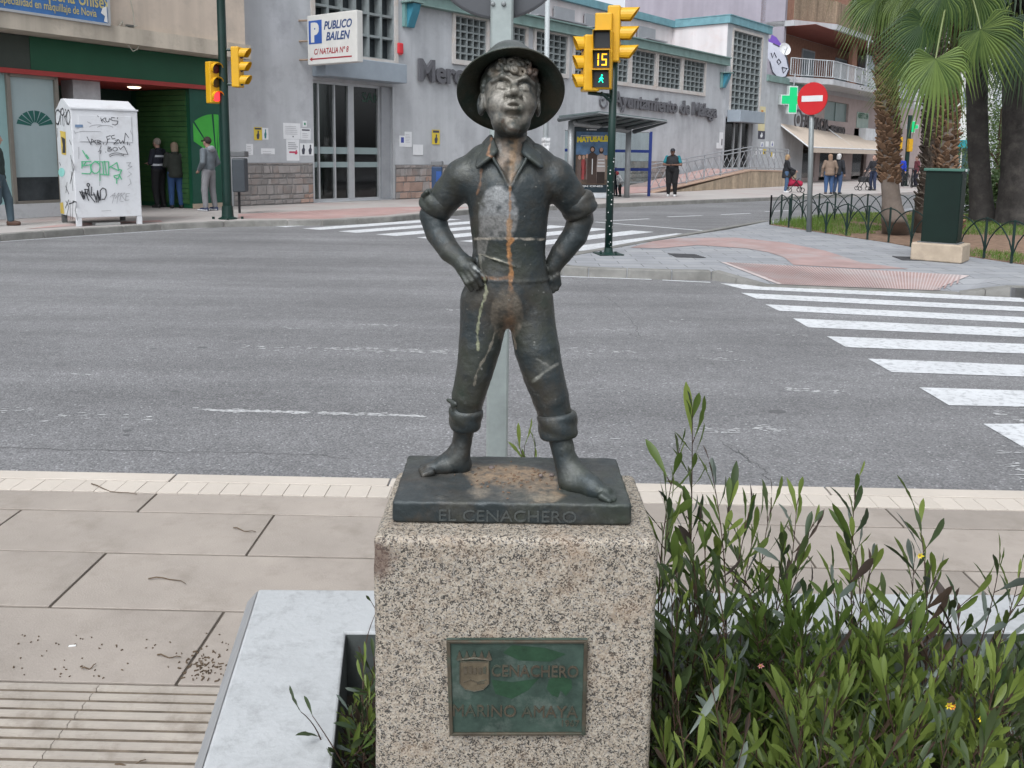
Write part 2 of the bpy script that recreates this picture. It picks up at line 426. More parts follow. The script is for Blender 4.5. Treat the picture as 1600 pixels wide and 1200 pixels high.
# ------------------------------------------------------------------ smooth solid modelling on a grid
class Solid:
    def __init__(s, lo, hi, h):
        s.lo = np.array(lo, dtype=np.float32); s.h = h
        s.n = (np.ceil((np.array(hi) - np.array(lo)) / h) + 1).astype(int)
        s.d = np.full(s.n, 1.0, dtype=np.float32)
    def _win(s, lo, hi):
        a = np.maximum(np.floor((np.array(lo) - s.lo) / s.h).astype(int), 0); b = np.minimum(np.ceil((np.array(hi) - s.lo) / s.h).astype(int) + 1, s.n)
        if (b <= a).any(): return None
        ax = [s.lo[i] + s.h * np.arange(a[i], b[i], dtype=np.float32) for i in range(3)]
        X, Y, Z = np.meshgrid(*ax, indexing='ij', sparse=True)
        return (slice(a[0], b[0]), slice(a[1], b[1]), slice(a[2], b[2])), X, Y, Z
    def _comb(s, sl, b, k, op):
        a = s.d[sl]
        if op == '-': 
            b = -b
            if k <= 0: s.d[sl] = np.maximum(a, b); return
            hh = np.clip(.5 - .5 * (b - a) / k, 0, 1); s.d[sl] = b * (1 - hh) + a * hh + k * hh * (1 - hh)
        else:
            if k <= 0: s.d[sl] = np.minimum(a, b); return
            hh = np.clip(.5 + .5 * (b - a) / k, 0, 1); s.d[sl] = b * (1 - hh) + a * hh - k * hh * (1 - hh)
    def cone(s, a, b, ra, rb, k=.01, op='+', flat=None):
        a = np.array(a, dtype=np.float32); b = np.array(b, dtype=np.float32)
        m_ = max(ra, rb) + k + 3 * s.h
        w_ = s._win(np.minimum(a, b) - m_, np.maximum(a, b) + m_)
        if w_ is None: return s
        sl, X, Y, Z = w_; d = b - a; L2 = float(d @ d) + 1e-12
        px, py, pz = X - a[0], Y - a[1], Z - a[2]
        t = np.clip((px * d[0] + py * d[1] + pz * d[2]) / L2, 0, 1)
        q = np.sqrt((px - t * d[0]) ** 2 + (py - t * d[1]) ** 2 + (pz - t * d[2]) ** 2) - (ra + (rb - ra) * t)
        s._comb(sl, q, k, op); return s
    def ell(s, c, r, k=.01, op='+', R=None):
        c = np.array(c, dtype=np.float32); r = np.array(r, dtype=np.float32)
        m_ = float(r.max()) + k + 3 * s.h
        w_ = s._win(c - m_, c + m_)
        if w_ is None: return s
        sl, X, Y, Z = w_; X = X - c[0]; Y = Y - c[1]; Z = Z - c[2]
        if R is not None:
            X, Y, Z = (R[0][0] * X + R[0][1] * Y + R[0][2] * Z, R[1][0] * X + R[1][1] * Y + R[1][2] * Z, R[2][0] * X + R[2][1] * Y + R[2][2] * Z)
        k0 = np.sqrt((X / r[0]) ** 2 + (Y / r[1]) ** 2 + (Z / r[2]) ** 2); k1 = np.sqrt((X / r[0] ** 2) ** 2 + (Y / r[1] ** 2) ** 2 + (Z / r[2] ** 2) ** 2) + 1e-9
        q = k0 * (k0 - 1) / k1
        s._comb(sl, q, k, op); return s
    def mesh(s, name='solid', post=None):
        d = s.d; sg = d < 0
        nx, ny, nz = d.shape
        c = np.zeros((nx - 1, ny - 1, nz - 1), dtype=np.int8)
        for i in (0, 1):
            for j in (0, 1):
                for k in (0, 1): c += sg[i:nx - 1 + i, j:ny - 1 + j, k:nz - 1 + k]
        act = (c > 0) & (c < 8); ii = np.argwhere(act)
        idx = np.full(act.shape, -1, dtype=np.int64); idx[act] = np.arange(len(ii))
        acc = np.zeros((len(ii), 3)); cnt = np.zeros(len(ii))
        for ax in range(3):
            o1, o2 = [q for q in range(3) if q != ax]
            for u in (0, 1):
                for v in (0, 1):
                    A = np.zeros(3, dtype=int); A[o1] = u; A[o2] = v; B = A.copy(); B[ax] = 1
                    pa = ii + A; pb = ii + B
                    va = d[pa[:, 0], pa[:, 1], pa[:, 2]]; vb = d[pb[:, 0], pb[:, 1], pb[:, 2]]
                    cr = (va < 0) != (vb < 0)
                    t = np.where(cr, va / np.where(cr, va - vb, 1), 0)
                    p = np.tile(A.astype(float), (len(ii), 1)); p[:, ax] = t
                    acc[cr] += p[cr]; cnt[cr] += 1
        V = s.lo + s.h * (ii + acc / cnt[:, None])
        F = []
        for ax in range(3):
            o1, o2 = (ax + 1) % 3, (ax + 2) % 3
            s0 = [slice(None)] * 3; s1 = [slice(None)] * 3; s0[ax] = slice(0, -1); s1[ax] = slice(1, None)
            a, b = sg[tuple(s0)], sg[tuple(s1)]
            e = np.argwhere(a != b); e = e[(e[:, o1] > 0) & (e[:, o2] > 0) & (e[:, o1] < d.shape[o1] - 1) & (e[:, o2] < d.shape[o2] - 1)]
            if len(e) == 0: continue
            ins = a[e[:, 0], e[:, 1], e[:, 2]]
            def cell(du, dv):
                q = e.copy(); q[:, o1] -= du; q[:, o2] -= dv
                return idx[q[:, 0], q[:, 1], q[:, 2]]
            Q = np.stack([cell(1, 1), cell(0, 1), cell(0, 0), cell(1, 0)], 1)
            Q[~ins] = Q[~ins][:, ::-1]; F.append(Q)
        F = np.concatenate(F)
        if post is not None: V = post(V)
        return np_mesh(name, V, F)

# ================================================================== SETTING
rnd = random.Random(7)
ASPH = m_asphalt()
CONC = mat('kerb_concrete', (.205, .20, .185), .85, .25, 3, .4, 60, dirt=(.12, .115, .10), dirt_amt=.6, dirt_scale=4)
CREAM = mat('cream_stone', (.52, .465, .405), .75, .12, 2.5, .2, 120, rnd=.04, dirt=(.33, .29, .25), dirt_amt=.5, dirt_scale=5)
SLAB = mat('paving_slab_stone', (.318, .278, .242), .78, .15, 1.9, .35, 150, rnd=.10, dirt=(.205, .175, .145), dirt_amt=.75, dirt_scale=3.2)
JOINT = mat('sand_joint', (.085, .07, .055), .95, .4, 9, .6, 80)
PAINT = mat('road_paint', (.58, .59, .60), .7, .10, 2, .3, 150, dirt=(.24, .24, .25), dirt_amt=1.0, dirt_scale=19)

road = MB(); road.poly([(-220, -60, -.12), (260, -60, -.12), (260, 420, -.12), (-220, 420, -.12)])
road = struct(road.build('road', ASPH))

# ---- the pavement we stand on
YAW = -.016
def near(x, y): return Vector((x, y + YAW * x, 0))
ZPT = .12
_a, _b, _c, _d, _e, _f = G(405, 921, ZPT), G(540, 988, ZPT), G(319, 1197, ZPT), G(518, 1200, ZPT), G(1600, 929, ZPT), G(1600, 987, ZPT)
_k0, _k1 = (_a + _b) / 2, (_c + _d) / 2; _k1 = _k0 + (_k1 - _k0) * 2.4; _k2 = (_e + _f) / 2; _k2 = _k0 + (_k2 - _k0) * 5
def lowp(p): return Vector((p.x, p.y, -.30))
np_ = MB(); np_.prism([lowp(near(-8, -3)), lowp(Vector((_k1.x, -3, 0))), lowp(_k1), lowp(_k0), lowp(_k2), lowp(near(9, 3.76)), lowp(near(-8, 3.76))], (0, 0, .2935))
pave = struct(np_.build('near_pavement', JOINT))
def slab_mesh(lx, ly, h=.012):
    q = MB(); q.box((lx / 2, ly / 2, -h / 2), lx, ly, h); return q.mesh('slab')
g_ = .0045
def lay(name, x0, x1, y0, y1, material, z=0.0, bev=.0015, jit=.0015, gx=.0045, gy=.0060):
    me = slab_mesh(x1 - x0 - gx * 2, y1 - y0 - gy * 2)
    me.materials.append(material)
    o = instance(name, me, pave, near(x0 + gx, y0 + gy) + Vector((0, 0, z + rnd.uniform(-jit, 0))), (0, 0, YAW))
    b = o.modifiers.new('bevel', 'BEVEL'); b.width = bev; b.segments = 1
    return o
rows = [(3.405, 3.605, -1.55), (3.035, 3.405, -.98), (2.64, 3.035, -1.51), (2.24, 2.64, -.935)]
for ri, (y0, y1, xo) in enumerate(rows):
    for k in range(-5, 8):
        x0, x1 = xo + 1.06 * k, xo + 1.06 * (k + 1)
        if x1 < -3.9 or x0 > 4.6: continue
        if ri == 3:
            if x0 > -.75: continue
            x1 = min(x1, -.70)
        lay('paving_slab', x0, x1, y0, y1, SLAB)
# plain kerb stones and the band of small setts behind them
for k in range(-4, 5):
    lay('kerb_stone', k * 1.0 + .45, k * 1.0 + 1.45, 3.735, 3.835, CREAM, .002)
k0 = -3.6
while k0 < 4.0:
    lay('sett', k0, k0 + .093, 3.608, 3.735, CREAM, .001, .001, .0015, .001, .0015); k0 += .093
kf = MB(); kf.obox(near(-8, 3.762) + Vector((0, 0, -.3)), near(17, 0), Vector((0, .072, 0)), (0, 0, .262)); kf.build('kerb_face', CONC, pave)
# ribbed guidance tiles
TAC = mat('ribbed_tile', (.37, .33, .285), .8, .16, 4, .35, 110, rnd=.05, dirt=(.17, .14, .11), dirt_amt=.8, dirt_scale=7)
def ribbed():
    q = MB(); q.box((.2, .1945, -.0095), .3995, .388, .003)
    for i in range(10):
        y = .018 + i * .0388
        q.prism([(.001, y - .0105, -.008), (.001, y - .0085, .0), (.001, y + .0085, .0), (.001, y + .0105, -.008)], (.398, 0, 0))
    return q.mesh('ribbed')
rb = ribbed(); rb.materials.append(mat('groove_dirt', (.13, .105, .08), .95, .4, 12, .4, 60)); rb.materials.append(TAC)
for pi, p_ in enumerate(rb.polygons): p_.material_index = 0 if pi < 6 else 1
for j in range(3):
    for k in range(-5, 1):
        x0 = -1.15 + .4 * k
        instance('ribbed_tile', rb, pave, near(x0, 2.24 - .39 * (j + 1)) + Vector((0, 0, .005)), (0, 0, YAW))
# dry twigs, seeds and soil crumbs that lie on the slabs
TW = mat('dry_twig', (.10, .07, .045), .9, .3, 20, 0)
def twig(a, b, bend, r, name='twig'):
    q = MB(); A = Vector(a); B = Vector(b); nrm = (B - A).cross(Vector((0, 0, 1))).normalized(); pts = []
    for i in range(7):
        t = i / 6; p = A.lerp(B, t) + nrm * bend * math.sin(t * math.pi); p.z = .004 + .004 * math.sin(t * 9); pts.append(p)
    q.tube(pts, [r * (1 - .5 * i / 6) for i in range(7)], 5); return q
tl = [((143, 757), (214, 774), .02, 'long thin dry twig lying in the slab row next to the sett band'), ((232, 906), (290, 914), -.02, 'curved dry twig in the middle of the large grey slab'),
      ((365, 826), (400, 833), .004, 'straight dry twig near the right end of the second slab row'), ((128, 1046), (150, 1040), .01, 'small forked dry twig near the ribbed tiles'),
      ((246, 1025), (283, 1029), .003, 'short straight dry twig beside the joint above the ribbed tiles'), ((180, 1197), (228, 1190), .01, 'curved dry twig lying over the ribbed tiles')]
for a, b_, bd, lab in tl:
    o = twig(G(*a), G(*b_), bd, .0026).build('twig', TW); tag(o, lab, 'twig')
q = MB()
for i in range(150):
    if i < 80: c = G(rnd.gauss(318, 16), rnd.gauss(1040, 14))
    elif i < 150: c = G(rnd.uniform(20, 380), rnd.uniform(990, 1060))
    else: c = Vector((rnd.uniform(-2.0, -.75), rnd.uniform(1.8, 2.9), 0))
    L_ = rnd.uniform(.003, .013) * (.55 if i > 80 else 1); a = rnd.uniform(0, 3.14)
    q.box(c + Vector((0, 0, .0015)), L_, rnd.uniform(.0015, .004), .003, a)
c = stuff(q.build('litter', TW)); tag(c, 'scattered soil crumbs and dry plant bits on the pale slabs', 'litter')
q = MB()
for (x, y) in ((113, 1010),): 
    if y > 600: q.box(G(x, y) + Vector((0, 0, .002)), .02, .006, .003, .2)
tag(q.build('paper_scrap', mat('white_scrap', (.7, .7, .68))), 'tiny white paper scrap on the lower left slab', 'paper')

# ---- road paint
def sheet(pts, z=-.116, ext=None):
    return [G(x, y, -.12) + Vector((0, 0, z + .12)) for x, y in pts]
def stripe(name, pts, mt=None, z=-.116):
    q = MB(); q.poly(list(reversed(sheet(pts, z)))); return q.build(name, mt or PAINT, road)
def ext(p, q, k=1.9):
    return (p[0] + (q[0] - p[0]) * k, p[1] + (q[1] - p[1]) * k)
bars = [((1125, 443), (1594, 466), (1160, 452), (1612, 473)), ((1158, 458), (1600, 480), (1182, 467), (1600, 487)), ((1196, 476), (1600, 496), (1217, 486), (1600, 505)),
        ((1239, 498), (1600, 514), (1263, 512), (1600, 527)), ((1292, 526), (1600, 538), (1322, 543), (1600, 553)), ((1356, 561), (1600, 571), (1393, 582), (1600, 589)),
        ((1436, 606), (1600, 611), (1483, 634), (1600, 636)), ((1536, 663), (1600, 663), (1600, 700), (1640, 700))]
for i, (a, b_, c, d) in enumerate(bars):
    k = 1.0 if i == 0 else (3.2 if i == 7 else 1.9)
    if i == 7: b2, d2 = (1900, 663), (1900, 702); c = (1603, 702)
    else: b2, d2 = ext(a, b_, k), ext(c, d, k)
    stripe('crossing_bar', [a, b2, d2, c])
# crossing that runs from the market pavement to the island
bd = Vector((.632, .775, 0)); bs = G(433, 354, -.12); be = Vector((.95, 14.7, -.12))
for k in range(8):
    o = bs.lerp(be, k / 7.0); pw = (be - bs) / 7.0 * .5
    q = MB(); o = o + Vector((0, 0, .004)); L_ = 4.3
    q.poly([o - pw * .5, o + pw * .5, o + pw * .5 + bd * L_, o - pw * .5 + bd * L_]); q.build('crossing_bar', PAINT, road)
def line(name, a, b_, wd, z=-.116, mt=None):
    A, B = G(*a, -.12), G(*b_, -.12); n = (B - A).cross(Vector((0, 0, 1))).normalized() * wd / 2; h = Vector((0, 0, z + .12))
    q = MB(); q.poly([A - n + h, A + n + h, B + n + h, B - n + h]); 
    if (A - B).cross(n).z < 0: q.f = [tuple(reversed(f)) for f in q.f]
    return q.build(name, mt or PAINT, road)
for a, b_, wd in (((930, 347), (1117, 362), .12), ((1043, 339), (1097, 337), .12), ((1127, 335.5), (1172, 333.5), .12), ((955, 345), (1015, 342), .12), ((1195, 331), (1240, 328.5), .1),
                  ((872, 432), (1018, 437), .06), ((1035, 438), (1110, 441.5), .06), ((0, 378), (130, 369), .05), ((130, 369), (400, 351), .05), ((400, 351), (455, 348), .05)):
    line('road_line', a, b_, wd)
# worn scraps of old lane lines
q = MB(); z0 = Vector((0, 0, .0015))
zk = [0]
def scrap(x0, y0, x1, y1, n, dens, sy=.9):
    for i in range(n):
        t = rnd.random()
        if math.sin(t * 37 + x0) * .5 + .5 > dens: continue
        zk[0] += 1; c = G(x0 + (x1 - x0) * t, y0 + (y1 - y0) * t + rnd.gauss(0, sy), -.12) + z0 + Vector((0, 0, .0000025 * zk[0]))
        L_, W_ = rnd.uniform(.010, .042), rnd.uniform(.003, .012); m_ = rnd.randint(5, 8); a0 = rnd.random() * 6
        pts = []
        for j in range(m_):
            a = a0 + 2 * math.pi * j / m_; r = rnd.uniform(.55, 1.1)
            pts.append(c + Vector((math.cos(a) * L_ * r, math.sin(a) * W_ * r, 0)))
        q.poly(pts)
scrap(328, 641, 480, 645, 150, .95, 1.0); scrap(500, 646, 660, 650, 150, .97, 1.0); scrap(520, 545, 715, 550, 170, .8, 1.6); scrap(365, 541, 520, 545, 60, .5, 1.6)
scrap(560, 506, 620, 509, 40, .8, 1); scrap(300, 640, 330, 641, 10, .7, 1.5); scrap(440, 512, 480, 513, 10, .6); scrap(690, 484, 718, 485, 14, .8); scrap(870, 545, 1000, 552, 40, .35, 1.6)
scrap(1090, 560, 1170, 563, 26, .5); scrap(1230, 608, 1320, 613, 60, .6, 1.5); scrap(1180, 668, 1225, 675, 36, .6, 3); scrap(1090, 673, 1160, 674, 40, .6, 2); scrap(940, 515, 990, 519, 20, .6, 2)
scrap(1030, 500, 1090, 504, 20, .6, 2); scrap(1540, 640, 1600, 655, 40, .6, 8); scrap(1560, 700, 1600, 740, 40, .6, 14); scrap(0, 640, 60, 642, 14, .5, 2); scrap(60, 650, 250, 655, 40, .3, 3); scrap(115, 586, 140, 585, 10, .8, 1)
scrap(1200, 520, 1260, 524, 14, .6, 2); scrap(1115, 545, 1165, 549, 10, .7, 2); scrap(690, 690, 1000, 700, 10, .4, 6)
stuff(q.build('worn_paint', mat('old_paint', (.42, .42, .42), .85, .35, 30, .3), road))
# tar cracks in the carriageway
q = MB()
for pts in ([(890, 432), (930, 455), (962, 474), (990, 505), (1003, 530)], [(1125, 690), (1180, 727), (1205, 752)], [(1150, 700), (1160, 712), (1175, 722)], [(340, 430), (420, 418), (560, 408), (700, 402)], [(0, 700), (180, 704), (420, 708), (560, 715)], [(940, 510), (985, 522), (1000, 530)]):
    P = [G(x, y, -.12) + z0 for x, y in pts]; P2 = []
    for i in range(len(P) - 1):
        for k in range(8): P2.append(P[i].lerp(P[i + 1], k / 8) + Vector((rnd.gauss(0, .012), rnd.gauss(0, .012), 0)))
    for i in range(len(P2) - 1):
        d = (P2[i + 1] - P2[i]); nn = Vector((-d.y, d.x, 0)).normalized() * rnd.uniform(.0012, .003); hh = Vector((0, 0, .00003 * (i % 9)))
        q.poly([P2[i] - nn + hh, P2[i + 1] - nn + hh, P2[i + 1] + nn + hh, P2[i] + nn + hh])
stuff(q.build('crack', mat('crack_dark', (.085, .085, .085), .95), road))
q = MB()
for (x, y, r) in ((316, 543, .045), (200, 673, .03), (197, 680, .025), (273, 612, .03), (1215, 643, .06), (240, 545, .03)):
    c = G(x, y, -.12) + z0; q.poly([c + Vector((math.cos(a / 9 * 6.283) * r * rnd.uniform(.7, 1.2), math.sin(a / 9 * 6.283) * r * .7 * rnd.uniform(.7, 1.2), 0)) for a in range(9)])
stuff(q.build('oil_spot', mat('oil_dark', (.11, .11, .112), .8), road))

# ---- pavement on the far side
FARP = mat('far_pavement_stone', (.385, .355, .335), .85, .10, .8, .2, 40, dirt=(.36, .24, .22), dirt_amt=.8, dirt_scale=.45)
REDT = mat('red_paving', (.39, .255, .235), .85, .12, 2.0, .3, 60, dirt=(.38, .34, .32), dirt_amt=.8, dirt_scale=1.2)
kl = [G(-260, 384), G(0, 366), G(130, 357), G(250, 350), G(350, 346), G(450, 344.5), G(503, 344), G(560, 341.5), G(610, 339), G(670, 333), G(733, 328), G(800, 324.5), G(870, 321.5), G(935, 319), G(1000, 316.5), G(1100, 312.5), G(1205, 308.5), G(1330, 303.5), G(1450, 299)]
last = kl[-1]
poly = [Vector((q.x, q.y, -.30)) for q in kl] + [Vector((last.x + 35, last.y + 40, -.30)), Vector((60, 120, -.3)), Vector((-40, 120, -.30)), Vector((-40, 8, -.30))]
q = MB(); q.prism(poly, (0, 0, .296)); farp = struct(q.build('far_pavement', FARP))
def kerb_run(pts, parent, low=(), wd=.16, seg=1.0):
    for i in range(len(pts) - 1):
        A, B = pts[i], pts[i + 1]; n = max(1, round((B - A).length / seg))
        for k in range(n):
            a = A.lerp(B, k / n); b_ = A.lerp(B, (k + 1) / n); d = (b_ - a); L_ = d.length; d.normalize(); nn = Vector((-d.y, d.x, 0))
            mid = (a + b_) / 2; zt = .006
            for (c, r) in low:
                if (mid - c).length < r: zt = -.085
            q = MB(); q.obox(a + d * .006 - nn * .02 + Vector((0, 0, -.2)), d * (L_ - .012), nn * wd, (0, 0, .2 + zt)); q.build('kerb_stone', CONC, parent, bevel=.015, segs=2)
kerb_run(kl[:-1], farp)
q = MB(); q.poly([G(x, y) + Vector((0, 0, .002)) for x, y in ((372, 334.5), (480, 329.5), (580, 324.5), (690, 322.0), (735, 324.5), (655, 330), (600, 336.5), (505, 342.0), (445, 341.5), (372, 341))]); q.build('red_tactile_area', REDT, farp)
q = MB(); q.poly([G(x, y) + Vector((0, 0, .002)) for x, y in ((40, 358), (118, 353), (200, 348.5), (255, 347), (250, 344), (100, 350))]); q.build('red_strip', REDT, farp)

# ---- traffic island with its dropped kerb
ISL = mat('island_stone', (.30, .305, .315), .85, .14, 1.4, .25, 50, dirt=(.40, .40, .41), dirt_amt=.6, dirt_scale=.9)
nt = ISL.node_tree; N, L = nt.nodes, nt.links
br = N.new('ShaderNodeTexBrick'); br.inputs['Scale'].default_value = 1.0; br.inputs['Brick Width'].default_value = .6; br.inputs['Row Height'].default_value = .3; br.inputs['Mortar Size'].default_value = .008
br.inputs['Color1'].default_value = (1, 1, 1, 1); br.inputs['Color2'].default_value = (.82, .83, .85, 1); br.inputs['Mortar'].default_value = (.5, .5, .5, 1)
tcn = N.new('ShaderNodeTexCoord'); L.new(tcn.outputs['Object'], br.inputs['Vector'])
mm = N.new('ShaderNodeMix'); mm.data_type = 'RGBA'; mm.blend_type = 'MULTIPLY'; mm.inputs[0].default_value = 1
bs_ = N['Principled BSDF']; src = bs_.inputs['Base Color'].links[0].from_socket
L.new(src, mm.inputs[6]); L.new(br.outputs['Color'], mm.inputs[7]); L.new(mm.outputs[2], bs_.inputs['Base Color'])
RED2 = mat('red_tactile', (.35, .245, .23), .85, .18, 2.0, .3, 60, dirt=(.34, .325, .32), dirt_amt=1.0, dirt_scale=1.1)
def GZ(x, y, z=0.0): return G(x, y, z)
fr = [GZ(862, 409), GZ(880, 416), GZ(920, 419), GZ(980, 421), GZ(1050, 423), GZ(1112, 424)]
Ap, Bp, Cp, Dp = fr[-1], G(1190, 446, -.1), G(1500, 458, -.1), GZ(1580, 449)
Ab, Db = GZ(1125, 409), GZ(1548, 432)
Ep = GZ(2000, 462)
top = fr + [Ab, Db, Dp, Ep, GZ(2100, 380), GZ(1900, 300), GZ(1500, 318), GZ(1203, 345), GZ(1140, 358), GZ(1080, 367), GZ(1000, 380), GZ(930, 393), GZ(880, 402)]
q = MB(); q.prism([p + Vector((0, 0, -.3)) for p in top], (0, 0, .296))
island = struct(q.build('island_pavement', ISL))
dz = Vector((0, 0, -.004))
q = MB(); q.poly([Ap + dz, Bp + dz, Ab + dz]); q.poly([Ab + dz, Bp + dz, Cp + dz, Db + dz]); q.poly([Db + dz, Cp + dz, Dp + dz]); q.build('ramp', ISL, island)
kerb_run([Vector((p.x, p.y, 0)) for p in fr], island)
# dropped kerb stones
def low_kerb(a, b_, n):
    for k in range(n):
        p0, p1 = a.lerp(b_, k / n), a.lerp(b_, (k + 1) / n); d = (p1 - p0); dh = Vector((d.x, d.y, 0)).normalized(); nn = Vector((-dh.y, dh.x, 0)) * .16
        q = MB(); q.prism([p0 + Vector((0, 0, .005)) + dh * .004, p1 + Vector((0, 0, .005)) - dh * .004, Vector((p1.x, p1.y, -.25)) - dh * .004, Vector((p0.x, p0.y, -.25)) + dh * .004], nn); q.build('kerb_stone', CONC, island)
low_kerb(Ap, Bp, 2); low_kerb(Bp, Cp, 4); low_kerb(Cp, Dp, 2); low_kerb(Dp, Ep, 5)
low_kerb(GZ(880, 402), GZ(1000, 380), 3); low_kerb(GZ(1000, 380), GZ(1203, 345), 6)
# red blister paving on the ramp: separate ribbed bands
n = (Bp - Ab).cross(Cp - Ab).normalized(); n = n if n.z > 0 else -n
def ramp_pt(u, v): return (Ab.lerp(Db, u)).lerp(Bp.lerp(Cp, u), v) + n * .004
q = MB(); q.poly([ramp_pt(0, .02), ramp_pt(.10, .93), ramp_pt(.86, .93), ramp_pt(.93, .02)]); q.build('tactile_base', mat('tactile_gap', (.47, .40, .385), .9, .12, 3, .2), island)
q = MB(); u = .02
while u < .90:
    vmax = min(.93, .1 + u * 9, .1 + (.93 - u) * 12)
    a, b_ = ramp_pt(u, .03), ramp_pt(u + .028, vmax); c, d = ramp_pt(u + .0075, .03), ramp_pt(u + .0355, vmax)
    q.poly([a + n * .005, b_ + n * .005, d + n * .005, c + n * .005]); u += .0125
stuff(q.build('tactile_rib', RED2, island))
q = MB()
for pts in ([(985, 387), (1020, 377), (1060, 372), (1145, 371), (1225, 379), (1290, 392), (1345, 410), (1420, 420), (1352, 420), (1240, 414), (1225, 402), (1200, 394), (1165, 388), (1090, 383), (1030, 388)],):
    q.poly([G(x, y) + Vector((0, 0, .002)) for x, y in pts])
q.build('red_path', RED2, island)
def cover(pts, label):
    t = thing('manhole_cover', label, 'manhole cover', G(*pts[0]))
    q = MB(); P = [G(x, y) for x, y in pts]; q.prism(P, (0, 0, .006)); q.build('lid', mat('cast_iron', (.075, .075, .08), .6, .3, 9, .4, 50, metal=.4), t)
    q = MB(); c = sum(P, Vector()) / 4
    for k in range(1, 5):
        a, b_ = P[0].lerp(P[3], k / 5), P[1].lerp(P[2], k / 5); d = (P[3] - P[0]).normalized() * .012
        q.prism([a + Vector((0, 0, .006)), b_ + Vector((0, 0, .006)), b_ + d + Vector((0, 0, .006)), a + d + Vector((0, 0, .006))], (0, 0, .004))
    q.build('rib', mat('cast_iron'.strip(), (0, 0, 0)), t)
cover([(1043, 396), (1085, 397.5), (1103, 403), (1057, 402)], 'dark iron manhole cover on the grey island left of the red path')
cover([(1394, 400.5), (1435, 402), (1458, 408), (1410, 406.5)], 'dark iron manhole cover beside the concrete foot of the green cabinet')
# ---- planted bed behind the hoops
DIRT = mat('bed_soil', (.20, .125, .085), .95, .35, 6, .6, 30, dirt=(.30, .24, .16), dirt_amt=.6, dirt_scale=14)
fa, fb = G(1203, 352), G(1422, 385); fd = (fb - fa).normalized()
bedp = [G(1203, 351), G(1262, 360), G(1320, 369), G(1388, 379), G(1460, 392), G(1536, 404), G(1640, 419), G(1900, 440), Vector((14, 13, 0)), Vector((16, 24, 0)), Vector((11, 24, 0)), G(1430, 331), G(1330, 333)]
q = MB(); q.prism([Vector((p.x, p.y, -.05)) for p in bedp], (0, 0, .06)); bed = struct(q.build('planting_bed', DIRT))

# ================================================================== BUILDINGS
M0 = Vector((-7.5, 23.1, 0))
LW = Wall(M0 - Vector((.519, .855, 0)) * 16, (.519, .855)); LT = 16 / 1.0
LT = (M0 - LW.P0).length
MW = Wall(M0, (.632, .775))
PLAS = mat('market_render', (.425, .437, .452), .85, .09, .7, .25, 25, streak=.10, dirt=(.27, .27, .29), dirt_amt=.55, dirt_scale=1.3)
CREAMW = mat('cream_render', (.56, .47, .385), .85, .07, .6, .2, 25, streak=.12, dirt=(.33, .29, .25), dirt_amt=.5, dirt_scale=1.1)
GREENF = mat('green_fascia', (.012, .085, .042), .45, .10, 1.2, .05)
REDF = mat('red_trim', (.36, .045, .04), .5, .1, 2, .05)
DARKI = mat('dark_interior', (.018, .022, .022), .7, .3, 2, 0)
ALU = mat('aluminium', (.5, .51, .52), .4, .08, 3, .05, metal=.6)
GRAYM = mat('grey_metal', (.30, .31, .325), .5, .08, 3, .05, metal=.2)
GLASSD = m_glass('door_glass', (.36, .41, .39), .38)
TEAL = mat('green_cornice', (.18, .265, .245), .7, .14, 3, .15, streak=.1)
LATT = mat('lattice_concrete', (.225, .25, .25), .8, .15, 4, .2)
SURR = mat('window_surround', (.50, .475, .45), .8, .10, 3, .2, dirt=(.45, .30, .2), dirt_amt=.5, dirt_scale=2.5)
PANE = mat('dark_pane', (.03, .036, .04), .15, .4, 3, 0, spec=.6)
SIGNF = mat('canopy_grey', (.27, .31, .35), .55, .08, 2, .05)

def holes_wall(W, mb, t0, t1, z0, z1, o0, o1, holes):
    ts = sorted({t0, t1} | {min(max(h[i], t0), t1) for h in holes for i in (0, 1)})
    for a, b in zip(ts, ts[1:]):
        if b - a < 1e-5: continue
        mid = (a + b) / 2; cuts = sorted([(h[2], h[3]) for h in holes if h[0] < mid < h[1]]); z = z0
        for (c, d) in cuts:
            if c > z + 1e-5: W.box(mb, a, b, z, c, o0, o1)
            z = max(z, d)
        if z < z1 - 1e-5: W.box(mb, a, b, z, z1, o0, o1)

# ------------------------------------------------ market hall
mk = thing('market_hall', 'long blue-grey rendered market hall with concrete lattice windows and green cornice', 'building', M0)
Tm = MW.T
tE = Tm(643)            # end of the left entrance tower
t_r = Tm(1128); t_r2 = Tm(1191); t_w2 = Tm(1214)
door = (Tm(491), Tm(616), 0.02, 3.52)
bigw = (Tm(495), Tm(617), 4.32, 7.6)
wins = []
for a, b in ((710, 758), (776, 818), (834, 882), (894, 932), (942, 977), (982, 1018), (1023, 1058), (1062, 1095)):
    wins.append((Tm(a), Tm(b), 4.62, 6.06))
door2 = (Tm(1131), Tm(1174), .85, 3.55)
bigw2 = (Tm(1137), Tm(1181), 3.95, 8.0)
q = MB(); holes_wall(MW, q, 0, tE, 0, 9.2, -.35, 0, [door, bigw]); q.build('tower_wall', PLAS, mk)
q = MB(); holes_wall(MW, q, tE, t_r, 0, 6.18, -.35, -.02, wins); q.build('hall_wall', PLAS, mk)
q = MB(); holes_wall(MW, q, t_r, t_r2, 0, 8.28, -.35, 0, [door2, bigw2])
MW.box(q, t_r, t_r + .3, 0, 8.28, -3.2, -.35); q.build('end_tower_wall', PLAS, mk)
WHITEW = mat('upper_white_wall', (.62, .58, .58), .85, .06, .8, .15, streak=.08, dirt=(.55, .40, .36), dirt_amt=.4)
q = MB(); holes_wall(MW, q, tE - .5, t_r, 5.9, 8.28, -3.5, -3.2, []); q.build('upper_wall', WHITEW, mk)
